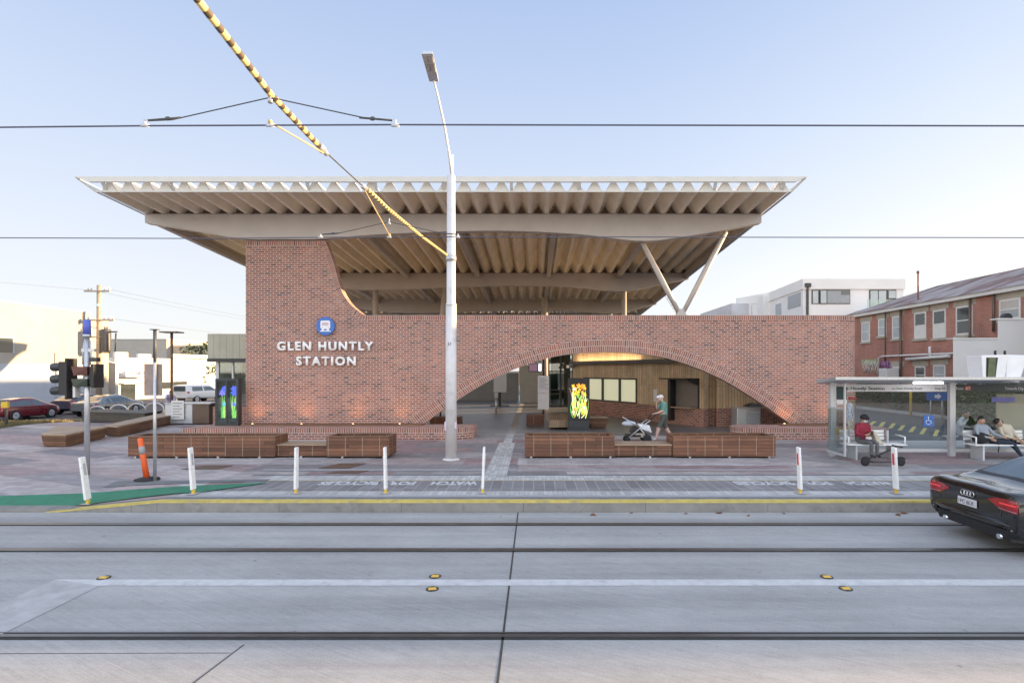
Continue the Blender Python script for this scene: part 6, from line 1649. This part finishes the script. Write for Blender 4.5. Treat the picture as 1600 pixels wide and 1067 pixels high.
LS = [('taillight', 0.0, 2.3, 3.05, 4.0), ('headlight', 8.2, 9.6, 2.9, 4.0)]
GH = [('rear_window', 2.1, 3.1, 0, 1.8), ('windscreen', 6.05, 6.98, 0, 1.8), ('side_window', 2.7, 3.6, 2.14, 2.94), ('side_window', 3.7, 4.8, 2.14, 2.94), ('side_window', 4.95, 6.4, 2.14, 2.94)]
LH = [('taillight', 0.3, 2.2, 2.6, 4.0), ('headlight', 8.2, 9.6, 2.9, 4.0)]
GU = [('rear_window', .05, 1.6, 9, 9), ('side_window', 2.8, 4.6, 2.16, 2.94), ('side_window', 4.85, 5.35, 2.16, 2.94), ('side_window', 5.45, 6.5, 2.16, 2.94), ('windscreen', 6.05, 6.98, 0, 1.8)]
LU = [('taillight', 0.4, 2.1, 3.05, 4.6), ('headlight', 8.2, 9.6, 2.9, 4.0)]
car('hatchback_car', 'glossy red car on the left side street in front of the warehouse', HAT, 'p_red', (-33.9, 36.5, T(-33.9, 36.5)), pi / 2, (.85, 3.45), GH, LH, 'cars on the left side street', ri=5, rj=4)
car('sedan_car', 'grey green sedan parked behind the bicycle hoops', SED(), 'p_grey', (-31.1, 40.5, T(-31, 40.5)), pi / 2, (.98, 3.8), GS, LS, 'cars on the left side street', ri=5, rj=4)
car('hatchback_car', 'dark purple car half hidden behind the grey green sedan', HAT, 'p_dark', (-34.4, 42.3, T(-34, 42)), pi / 2, (.85, 3.45), GH, LH, 'cars on the left side street', ri=5, rj=4)
ut = car('utility_vehicle', 'white utility vehicle with a canopy over its tray on the left side street', UTE, 'p_white', (-34.2, 56.5, T(-34, 56)), radians(82), (1.2, 4.25), GU, LU, 'cars on the left side street', ri=5, rj=4, wr=.37, kind='ute')
part('rear_window', 'carglass', ut, lambda b: b.box(-2.66, -2.60, -.62, .62, 1.20, 1.68), w=False)
part('bumper', 'galv', ut, lambda b: b.box(-2.80, -2.58, -.8, .8, .48, .62), w=False, bevel=.02)
# the near black sedan
BSED = [(0.00, .46, .80, .87, .80, .82, .64), (.025, .34, .86, .925, .87, .885, .71), (.045, .32, .875, .955, .885, .90, .735), (.16, .28, .895, .975, .915, .93, .76), (.62, .24, .92, 1.01, .935, .945, .78), (1.48, .21, .945, 1.365, .945, .95, .61), (2.3, .20, .95, 1.46, .945, .95, .605), (2.95, .20, .95, 1.44, .945, .95, .60), (3.82, .21, .94, 1.06, .94, .94, .75), (4.55, .23, .88, .95, .91, .91, .70), (4.92, .28, .76, .81, .84, .84, .62), (5.05, .36, .64, .69, .74, .73, .58)]
BG = [('rear_window', 4.16, 4.9, 0, 1.72), ('window_trim', 4.04, 5.0, 0, 1.86), ('windscreen', 7.05, 7.98, 0, 1.8), ('side_window', 4.5, 5.05, 2.14, 2.94), ('side_window', 5.12, 6.1, 2.14, 2.94), ('side_window', 6.22, 7.5, 2.14, 2.94)]
BL = [('lower_trim', 0, 11, 6.3, 7)]
BCX, BCY = 7.02, 8.92
bc = car('sedan_car', 'shiny black sedan driving out of the frame on the right, seen from behind', BSED, 'p_black', (BCX + 5.05 / 2, BCY, ROADZ), 0, (1.02, 3.95), BG, BL, None, ri=16, rj=9, wr=.35)
RX = -5.05 / 2
from mathutils.bvhtree import BVHTree
_bm = bmesh.new()
for ch in bc.children:
    if ch.name.split('.')[0] in ('body', 'lower_trim'): _bm.from_mesh(ch.data)
BV = BVHTree.FromBMesh(_bm)
def tailx(y, z):
    """x of the rear surface at this height and offset"""
    h = BV.ray_cast(Vector((-9, y, z)), Vector((1, 0, 0)))
    return h[0].x if h[0] is not None and h[0].x < RX + .6 else RX + .3
def lampshape(b, sd, low, high, y0, y1, off):
    n_, m_ = 16, 5
    g = []
    for i in range(n_ + 1):
        y = y0 + (y1 - y0) * i / n_; u = i / n_
        za, zb = low(u), high(u)
        g.append([(tailx(y * sd, za + (zb - za) * j / m_) - off, y * sd, za + (zb - za) * j / m_) for j in range(m_ + 1)])
    for i in range(n_):
        for j in range(m_):
            b.face([g[i][j], g[i + 1][j], g[i + 1][j + 1], g[i][j + 1]])
MT['lampglow2'] = emis('tail lamp glow', (1, .05, .06), .25)
for sd in (1, -1):
    q = part('taillight', 'taillight', bc, lambda b: lampshape(b, sd, lambda u: .795 - .10 * min(1, u * 2.2) - .015 * u, lambda u: .815 + .045 * min(1, u * 3), .40, .895, .008), w=False)
    part('lamp_strip', 'lampglow2', q, lambda b: lampshape(b, sd, lambda u: .778, lambda u: .80, .60, .87, .012), w=False)
    part('lamp_edge', 'chrome', q, lambda b: lampshape(b, sd, lambda u: .708 - .012 * u, lambda u: .716 - .012 * u, .58, .88, .012), w=False)
MT['plate'] = flat('white number plate', (.62, .62, .64), .4)
pl = part('number_plate', 'plate', bc, lambda b: b.box(RX - .030, RX - .012, -.19, .19, .60, .72), w=False, bevel=.004)
MP = WM[bc] @ Matrix.Translation((RX - .031, .165, .625)) @ Matrix.Rotation(radians(-90), 4, 'Z')
text('1PC 6LX', .062, MP, 'black', 'plate_number', pl, width=.31, ext=.002, bold=.0)
def ringtorus(b, y, z, R_, r_):
    b.tube([(tailx(y, z) - .020 + 0, y + R_ * cos(a), z + R_ * sin(a)) for a in [2 * pi * i / 16 for i in range(17)]], r_, 6, cap=False)
part('badge', 'chrome', bc, lambda b: [ringtorus(b, (i - 1.5) * .062, .80, .042, .0075) for i in range(4)], w=False)
part('bumper_trim', 'chrome', bc, lambda b: (b.tube([(tailx(y, .42) - .012, y, .42) for y in (-.80, -.6, -.4)], .010, 6), b.tube([(tailx(y, .42) - .012, y, .42) for y in (.4, .6, .80)], .010, 6)), w=False)
part('bumper', 'p_black', bc, lambda b: b.tube([(RX + .20, -.90, .47), (RX + .06, -.78, .47), (RX + .015, -.5, .47), (RX + .0, 0, .47), (RX + .015, .5, .47), (RX + .06, .78, .47), (RX + .20, .90, .47)], .055, 12), w=False)
part('diffuser', 'black', bc, lambda b: b.hexa([(RX + .06, -.72, .24), (RX + .4, -.8, .2), (RX + .4, .8, .2), (RX + .06, .72, .24), (RX + .02, -.74, .40), (RX + .4, -.8, .40), (RX + .4, .8, .40), (RX + .02, .74, .40)]), w=False)
part('boot_gap', 'joint', bc, lambda b: (b.tube([(tailx(.62, .62) - .0, -.64, .86), (tailx(.60, .62) - .004, -.62, .60), (RX + .008, -.5, .53), (RX + .004, 0, .52), (RX + .008, .5, .53), (tailx(.6, .62) - .004, .62, .60), (tailx(.62, .62), .64, .86)], .006, 6)), w=False)
part('exhaust', 'chrome', bc, lambda b: (b.tube([(RX + .02, -.55, .27), (RX + .2, -.55, .27)], .04, 10), b.tube([(RX + .02, .55, .27), (RX + .2, .55, .27)], .04, 10)), w=False)

# ------------------------------------------------------------------ PEOPLE: one skinned body each, clothing coloured by body region
def person(label, loc, rz, J, col, ex=(), radii=None, face=Vector((0, -1, 0)), group=None):
    t = thing('person', label, 'person', loc, rz, group)
    R0 = dict(pelvis=.125, spine=.125, chest=.145, neck=.052, head=.088, crown=.075, shL=.062, elL=.043, wrL=.030, paL=.034, hiL=.085, knL=.058, anL=.040, toL=.034)
    for k in list(R0):
        if k.endswith('L'): R0[k[:-1] + 'R'] = R0[k]
    if radii: R0.update(radii)
    E = [('pelvis', 'spine', 'top'), ('spine', 'chest', 'top'), ('chest', 'neck', 'top'), ('neck', 'head', 'skin'), ('head', 'crown', 'skin')]
    for s in 'LR':
        E += [('chest', 'sh' + s, 'top'), ('sh' + s, 'el' + s, 'top'), ('el' + s, 'wr' + s, 'fore'), ('wr' + s, 'pa' + s, 'skin'), ('pelvis', 'hi' + s, 'leg'), ('hi' + s, 'kn' + s, 'leg'), ('kn' + s, 'an' + s, 'shin'), ('an' + s, 'to' + s, 'shoe')]
    names = list(J); V = [Vector(J[k]) for k in names]; RR = [R0[k] for k in names]
    idx = {k: i for i, k in enumerate(names)}
    edges = [(idx[a], idx[c]) for a, c, _ in E]
    segs = [(Vector(J[a]), Vector(J[c]), m) for a, c, m in E]
    for s in 'LR':
        w, p = Vector(J['wr' + s]), Vector(J['pa' + s])
        d = (p - w).normalized(); side = d.cross(face)
        if side.length < .2: side = d.cross(Vector((0, 0, 1)))
        side.normalize(); nrm = side.cross(d)
        for f, (off, ln) in enumerate(((-.030, .062), (-.010, .078), (.010, .074), (.030, .058))):
            a = len(V); V.append(p + side * off + d * .035); RR.append(.011)
            V.append(p + side * off * 1.15 + d * (.035 + ln * .55) - nrm * .012); RR.append(.0095)
            V.append(p + side * off * 1.15 + d * (.035 + ln * .85) - nrm * .036); RR.append(.008)
            edges += [(idx['pa' + s], a), (a, a + 1), (a + 1, a + 2)]
            segs.append((p, V[a + 2], 'skin'))
        sg_ = -1 if s == 'L' else 1
        a = len(V); V.append(p - d * .02 + side * .040 * sg_); RR.append(.012); V.append(p + d * .025 + side * .062 * sg_ - nrm * .01); RR.append(.009)
        edges += [(idx['pa' + s], a), (a, a + 1)]; segs.append((p, V[a + 1], 'skin'))
    me = bpy.data.meshes.new('body'); me.from_pydata(V, edges, [])
    o = bpy.data.objects.new('tmp', me); COL.objects.link(o)
    md = o.modifiers.new('Skin', 'SKIN'); md.use_smooth_shade = True
    sv = me.skin_vertices[0].data
    flat_ = {'pelvis': (1.15, .9), 'spine': (1.08, .85), 'chest': (1.12, .80)}
    for i, r in enumerate(RR):
        f = flat_.get(names[i], (1, 1)) if i < len(names) else (1, 1)
        sv[i].radius = (r * f[0], r * f[1]); sv[i].use_root = (i == idx['pelvis'])
    ss_ = o.modifiers.new('Sub', 'SUBSURF'); ss_.levels = 1; ss_.render_levels = 1
    dg = bpy.context.evaluated_depsgraph_get(); dg.update()
    m2 = bpy.data.meshes.new_from_object(o.evaluated_get(dg))
    bpy.data.objects.remove(o)
    mats = ['skin', 'top', 'fore', 'leg', 'shin', 'shoe']
    col = dict(col); col.setdefault('fore', col['top']); col.setdefault('shin', col['leg'])
    b = MB(); b.bm.from_mesh(m2); b.uv = b.bm.loops.layers.uv.verify(); b.fl = b.bm.faces.layers.int.get('own_uv') or b.bm.faces.layers.int.new('own_uv')
    for f in b.bm.faces:
        c = f.calc_center_median(); best = None
        for a, e, m in segs:
            ab = e - a; u = max(0, min(1, (c - a).dot(ab) / max(1e-9, ab.dot(ab))))
            dd = (c - (a + ab * u)).length
            if best is None or dd < best[0]: best = (dd, m)
        f.material_index = mats.index(best[1]); f.smooth = True
    # face
    h = Vector(J['head']); up = (Vector(J['crown']) - h).normalized(); fw = (face - up * face.dot(up)).normalized(); rt = fw.cross(up)
    def P(a, c, e): q = h + rt * a + fw * c + up * e; return (q.x, q.y, q.z)
    b.ball(P(0, .012, -.005), (.074, .086, .105) if abs(fw.y) > .5 else (.086, .074, .105), 14, 10, mi=0)
    b.ball(P(0, .105, -.012), .016, 8, 6, mi=0)
    b.ball(P(0, .085, -.062), (.022, .016, .02), 8, 6, mi=0)
    for s in (1, -1): b.ball(P(.078 * s, .0, .0), (.014, .022, .03), 8, 6, mi=0)
    b.keep = True
    body = b.build('body', [MT[col[k]] for k in mats], t, False)
    part('eye', 'eye', t, lambda b: [b.ball(P(.030 * s, .088, .022), .010, 8, 6) for s in (1, -1)], w=False)
    part('mouth', 'redlens', t, lambda b: b.ball(P(0, .096, -.052), (.020, .006, .006) if abs(fw.y) > .5 else (.006, .02, .006), 8, 6), w=False)
    for nm, mat, kind in ex:
        if kind == 'cap':
            part(nm, mat, t, lambda b: (b.ball(P(0, -.002, .055), (.093, .100, .075) if abs(fw.y) > .5 else (.1, .093, .075), 14, 8), b.tube([P(0, .07, .055), P(0, .12, .05), P(0, .155, .04)], [.055, .05, .03], 10)), w=False)
        elif kind == 'hair':
            part(nm, mat, t, lambda b: (b.ball(P(0, -.022, .04), (.092, .096, .088) if abs(fw.y) > .5 else (.096, .092, .088), 14, 10)), w=False)
        elif kind == 'longhair':
            part(nm, mat, t, lambda b: (b.ball(P(0, -.022, .035), (.094, .10, .09) if abs(fw.y) > .5 else (.1, .094, .09), 14, 10), b.tube([P(0, -.06, .0), P(0, -.09, -.10), P(.02, -.10, -.22)], [.085, .075, .04], 10)), w=False)
        elif kind == 'helmet':
            part(nm, mat, t, lambda b: (b.ball(P(0, -.008, .055), (.112, .125, .092), 16, 10), b.tube([P(0, .09, .05), P(0, .125, .035)], [.07, .05], 10)), w=False)
        elif kind == 'mask':
            part(nm, mat, t, lambda b: b.ball(P(0, .045, -.052), (.066, .056, .05), 12, 8), w=False)
    return t, P
MT['teal'] = flat('teal green cotton', (.13, .30, .26), .85, var=.15, scale=6)
MT['shorts'] = flat('dark olive shorts', (.075, .085, .075), .9, var=.15, scale=6)
MT['pinkskin'] = flat('pale skin', (.55, .36, .29), .55, var=.06, scale=8)
MT['shoewhite'] = flat('white shoe', (.55, .54, .53), .7)
MT['capwhite'] = flat('white cap', (.66, .64, .66), .8)
MT['maroon'] = flat('crimson jacket', (.26, .02, .045), .75, var=.25, scale=7)
MT['greytrouser'] = flat('grey trousers', (.12, .12, .125), .85, var=.15, scale=6)
MT['denim'] = flat('dark navy denim', (.018, .03, .05), .85, var=.2, scale=6)
MT['greytop'] = flat('blue grey sweater', (.30, .34, .40), .85, var=.15, scale=6)
MT['creamtop'] = flat('cream jacket', (.55, .50, .40), .85, var=.12, scale=6)
MT['capred'] = flat('red cap', (.42, .04, .04), .8)
MT['lavender'] = flat('lavender shirt', (.36, .34, .52), .85, var=.12)
MT['whitecloth'] = flat('white cloth', (.66, .67, .70), .85, var=.1, scale=5)
MT['blacktop'] = flat('black cloth', (.02, .02, .022), .85, var=.2)
def floral():
    m, n, l, b = nmat('blue floral blouse')
    v = n.new('ShaderNodeTexVoronoi'); v.inputs['Scale'].default_value = 26; l.new(coords(n, l), v.inputs['Vector'])
    r = ramp(n, [(.3, (.08, .09, .25)), (.45, (.55, .56, .62))]); l.new(v.outputs['Distance'], r.inputs[0]); l.new(r.outputs[0], b.inputs['Base Color']); b.inputs['Roughness'].default_value = .85
    return m
MT['floral'] = floral()
def standJ(k=1.0):
    J = dict(pelvis=(0, 0, .93), spine=(0, .01, 1.10), chest=(0, .01, 1.30), neck=(0, .0, 1.46), head=(0, -.03, 1.575), crown=(0, -.03, 1.655))
    for s, g in (('L', 1), ('R', -1)):
        J.update({'sh' + s: (.17 * g, .01, 1.385), 'el' + s: (.215 * g, .02, 1.11), 'wr' + s: (.22 * g, -.06, .88), 'pa' + s: (.22 * g, -.085, .80), 'hi' + s: (.085 * g, 0, .87), 'kn' + s: (.095 * g, -.015, .49), 'an' + s: (.10 * g, .02, .085), 'to' + s: (.115 * g, -.13, .04)})
    return {a: Vector(c) * k for a, c in J.items()}
def rotJ(J, ax_): return J
# man walking left with the pram (built facing -Y, turned to face -X)
J = standJ(1.0)
J.update(shL=(.17, -.01, 1.385), elL=(.20, -.06, 1.13), wrL=(.19, -.30, 1.04), paL=(.19, -.375, 1.03), shR=(-.17, -.03, 1.385), elR=(-.20, -.20, 1.16), wrR=(-.10, -.23, 1.40), paR=(-.07, -.20, 1.475),
         knL=(.095, -.20, .52), anL=(.10, -.30, .12), toL=(.11, -.45, .085), knR=(-.09, .10, .49), anR=(-.10, .33, .17), toR=(-.11, .26, .05), chest=(0, -.03, 1.30), neck=(0, -.06, 1.455), head=(0, -.10, 1.565), crown=(0, -.11, 1.65))
J = {k: Vector(v) for k, v in J.items()}
person('man in teal shirt, dark shorts and white cap pushing a pram, hand at face', (4.68, 19.9, 0), radians(-90), J, dict(skin='pinkskin', top='teal', fore='pinkskin', leg='shorts', shin='pinkskin', shoe='shoewhite'), (('cap', 'capwhite', 'cap'),), dict(pelvis=.15, spine=.155, chest=.16, hiL=.105, hiR=.105, knL=.085, knR=.085, elL=.052, elR=.052, shL=.075, shR=.075))
# pram (local: pushed towards -X)
pr = thing('pram', 'black and pale grey pram on dark wheels pushed by the man in the teal shirt', 'pram', (3.72, 19.85, 0))
for x, y, r in ((-.38, -.22, .10), (-.38, .22, .10), (.30, -.28, .15), (.30, .28, .15)):
    wq = part('wheel', 'tyre', pr, lambda b: b.lathe([(r * .62, y - .03), (r, y - .028), (r, y + .028), (r * .62, y + .03)], (x, 0, r), 18, axis=1), w=False)
    part('rim', 'galv', wq, lambda b: b.lathe([(r * .6, y - .012), (r * .6, y + .012)], (x, 0, r), 12, axis=1), w=False)
for y in (-.25, .25):
    part('frame', 'galv', pr, lambda b: (b.tube([(-.36, y * .9, .16), (.05, y, .52), (.42, y, .80)], .02, 8), b.tube([(.30, y, .18), (.05, y, .52)], .02, 8), b.tube([(-.50, y * .8, .88), (.02, y, .56)], .018, 8)), w=False)
part('handle', 'black', pr, lambda b: (b.tube([(.42, -.25, .80), (.56, -.25, .96), (.60, -.25, 1.0), (.60, .25, 1.0), (.56, .25, .96), (.42, .25, .80)], .022, 8)), w=False)
part('seat', 'black', pr, lambda b: (b.hexa([(-.28, -.2, .34), (.12, -.2, .34), (.12, .2, .34), (-.28, .2, .34), (-.22, -.2, .50), (.2, -.2, .62), (.2, .2, .62), (-.22, .2, .50)]), b.box(-.42, .1, -.2, .2, .2, .28)), w=False, bevel=.02)
MT['pramcloth'] = flat('pale pram cloth', (.50, .53, .60), .8, var=.1)
part('hood', 'pramcloth', pr, lambda b: (b.ball((-.30, 0, .66), (.26, .20, .10), 12, 8)), w=False)
part('blanket', 'whitecloth', pr, lambda b: (b.hexa([(.05, -.27, .50), (.48, -.27, .34), (.48, .2, .34), (.05, .2, .50), (.0, -.26, .66), (.40, -.26, .62), (.40, .2, .62), (.0, .2, .66)])), w=False, bevel=.04)
part('basket', 'creamtop', pr, lambda b: b.box(-.1, .24, -.18, .18, .18, .33), w=False, bevel=.02)
# seated figures: local facing -Y, seat height .45
def sitJ(lean=0.0):
    J = dict(pelvis=(0, .02, .53), spine=(0, .05, .70), chest=(0, .04 + lean, .90), neck=(0, .01 + lean, 1.06), head=(0, -.04 + lean, 1.165), crown=(0, -.05 + lean, 1.245))
    for s, g in (('L', 1), ('R', -1)):
        J.update({'sh' + s: (.17 * g, .03 + lean, .985), 'el' + s: (.23 * g, -.05, .74), 'wr' + s: (.10 * g, -.25, .72), 'pa' + s: (.05 * g, -.30, .75), 'hi' + s: (.09 * g, .0, .51), 'kn' + s: (.11 * g, -.42, .49), 'an' + s: (.10 * g, -.40, .09), 'to' + s: (.115 * g, -.55, .04)})
    return {k: Vector(v) for k, v in J.items()}
J = sitJ(-.06)
J['toL'] = Vector((.13, -.55, .13)); J['anL'] = Vector((.12, -.42, .17)); J['anR'] = Vector((-.06, -.40, .17)); J['toR'] = Vector((-.05, -.55, .13)); J['knL'] = Vector((.13, -.42, .53)); J['knR'] = Vector((-.06, -.42, .53))
r1, Pf = person('person in crimson jacket, black helmet and white mask seated looking at a phone', (9.50, 16.0, 0), radians(12), J, dict(skin='skin2', top='maroon', leg='greytrouser', shoe='black'), (('helmet', 'black', 'helmet'), ('face_mask', 'whitecloth', 'mask')), dict(chest=.165, spine=.15, pelvis=.15, elL=.06, elR=.06, shL=.08, shR=.08))
part('phone', 'black', r1, lambda b: b.box(-.035, .035, -.375, -.365, .74, .86), w=False)
tag(one('tote_bag', 'creamtop', 'beige bag on the bench beside the seated rider', 'bag', lambda b: b.hexa([(9.80, 15.75, .455), (10.0, 15.75, .455), (10.0, 16.0, .455), (9.80, 16.0, .455), (9.72, 15.8, .80), (9.78, 15.8, .83), (9.78, 15.95, .83), (9.72, 15.95, .80)]), bevel=.02), 'beige bag on the bench beside the seated rider', 'bag')
sc_ = thing('kick_scooter', 'black kick scooter parked at the feet of the person in the crimson jacket', 'scooter', (9.37, 14.85, 0))
for x in (-.46, .50):
    wq = part('wheel', 'tyre', sc_, lambda b: b.lathe([(.055, -.025), (.11, -.022), (.11, .022), (.055, .025)], (x, 0, .11), 20, axis=1), w=False)
    part('rim', 'alu', wq, lambda b: b.lathe([(.052, -.02), (.052, .02)], (x, 0, .11), 14, axis=1), w=False)
part('deck', 'charcoal', sc_, lambda b: b.box(-.30, .34, -.07, .07, .09, .125), w=False, bevel=.012)
part('stem', 'black', sc_, lambda b: (b.tube([(-.46, 0, .12), (-.36, 0, .20), (-.10, -.02, .30), (.32, -.02, .50), (.40, -.02, .53)], .022, 8), b.tube([(.40, -.22, .53), (.40, .2, .53)], .017, 8), b.tube([(-.46, 0, .12), (-.32, 0, .12)], .022, 8)), w=False)
part('mudguard', 'black', sc_, lambda b: (b.tube([(.50 + .13 * cos(a), 0, .11 + .13 * sin(a)) for a in [radians(30 + 20 * i) for i in range(7)]], .02, 6), b.tube([(-.46 + .13 * cos(a), 0, .11 + .13 * sin(a)) for a in [radians(20 + 20 * i) for i in range(7)]], .02, 6)), w=False)
# standing woman behind the shelter glass
J = standJ(1.0)
person('woman in red cap and blue patterned blouse standing behind the shelter glass', (10.66, 18.6, 0), radians(60), J, dict(skin='skin2', top='floral', leg='creamtop', shoe='shoewhite'), (('cap', 'capred', 'cap'),), dict(pelvis=.14, spine=.135))
# person seen through the glass beside the second post
J = sitJ(-.10)
person('person in white top sitting low behind the glass with a hand raised to the chin', (13.9, 18.0, .0), radians(40), dict(J, wrR=Vector((-.06, -.22, 1.0)), paR=Vector((-.03, -.19, 1.075))), dict(skin='skin', top='whitecloth', leg='whitecloth', shin='whitecloth', shoe='black'), (('hair', 'hair', 'hair'),), dict(chest=.16, spine=.16, pelvis=.16))
tag(one('glass_side_stool', 'alu', 'low grey ledge carrying the person in white behind the shelter glass', 'bench', lambda b: (b.box(13.5, 14.4, 17.85, 18.3, .38, .42), b.box(13.6, 13.65, 17.95, 18.2, 0, .379), b.box(14.2, 14.25, 17.95, 18.2, 0, .379))), 'low grey ledge carrying the person in white behind the shelter glass', 'bench')
# dozing couple on the right bench: both slump towards each other, legs stretched to the right
J = dict(pelvis=(.02, .05, .54), spine=(-.10, .08, .69), chest=(-.20, .08, .87), neck=(-.24, .05, 1.02), head=(-.215, .0, 1.125), crown=(-.19, -.02, 1.205),
         shL=(-.03, .05, .95), elL=(.10, -.05, .74), wrL=(.26, -.16, .66), paL=(.33, -.18, .65), shR=(-.36, .03, .92), elR=(-.38, -.10, .70), wrR=(-.16, -.22, .64), paR=(-.09, -.22, .64),
         hiL=(.08, .08, .53), knL=(.50, -.12, .52), anL=(.74, -.26, .12), toL=(.88, -.34, .06), hiR=(.05, -.06, .53), knR=(.48, -.24, .50), anR=(.66, -.36, .11), toR=(.80, -.44, .05))
person('dark haired man in blue grey sweater and navy jeans slumped on the bench asleep', (13.18, 16.0, 0), 0, {k: Vector(v) for k, v in J.items()}, dict(skin='skin', top='greytop', leg='denim', shoe='black'), (('hair', 'hair', 'hair'),), dict(chest=.15, spine=.145, pelvis=.14, hiL=.10, hiR=.10, knL=.075, knR=.075), face=Vector((.35, -.9, -.15)))
J = dict(pelvis=(.40, .05, .54), spine=(.36, .06, .72), chest=(.22, .06, .90), neck=(.10, .03, 1.0), head=(.02, -.02, 1.07), crown=(-.055, -.02, 1.105),
         shL=(.36, .0, .96), elL=(.44, -.10, .72), wrL=(.48, -.24, .58), paL=(.50, -.29, .53), shR=(.10, .02, .90), elR=(.06, -.12, .72), wrR=(.22, -.24, .64), paR=(.29, -.26, .62),
         hiL=(.50, .02, .53), knL=(.82, -.30, .52), anL=(.74, -.42, .12), toL=(.84, -.54, .06), hiR=(.42, -.06, .53), knR=(.74, -.36, .50), anR=(.66, -.46, .12), toR=(.74, -.58, .06))
person('woman in cream jacket leaning her head on the dozing man beside her', (13.42, 16.0, 0), 0, {k: Vector(v) for k, v in J.items()}, dict(skin='skin', top='creamtop', leg='blacktop', shin='skin', shoe='shoewhite'), (('hair', 'hair', 'longhair'),), dict(chest=.155, spine=.15, pelvis=.145, hiL=.10, hiR=.10, knL=.07, knR=.07), face=Vector((-.15, -.85, -.5)))
bg_ = thing('black_bag', 'black bag with a hanging strap on the left end of the right bench', 'bag', (12.9, 15.9, .45))
part('body', 'blacktop', bg_, lambda b: b.ball((0, .05, .16), (.22, .16, .17), 14, 10), w=False)
part('strap', 'blacktop', bg_, lambda b: b.tube([(.1, -.05, .28), (.30, -.14, .18), (.36, -.16, -.02), (.34, -.16, -.22)], .014, 6), w=False)
# lavender figure leaning at the bin
J = standJ(1.0); J.update(chest=Vector((.03, -.14, 1.26)), neck=Vector((.05, -.24, 1.38)), head=Vector((.06, -.33, 1.45)), crown=Vector((.06, -.37, 1.52)), shL=Vector((.19, -.17, 1.31)), shR=Vector((-.14, -.17, 1.31)), elL=Vector((.22, -.32, 1.08)), elR=Vector((-.16, -.32, 1.08)), wrL=Vector((.16, -.48, 1.02)), wrR=Vector((-.08, -.48, 1.02)), paL=Vector((.15, -.55, 1.03)), paR=Vector((-.07, -.55, 1.03)))
person('person in lavender shirt bending over behind the grey metal bin', (-18.3, 27.75, 0), radians(35), J, dict(skin='skin', top='lavender', leg='lavender', shoe='black'), (('hair', 'hair', 'hair'),))
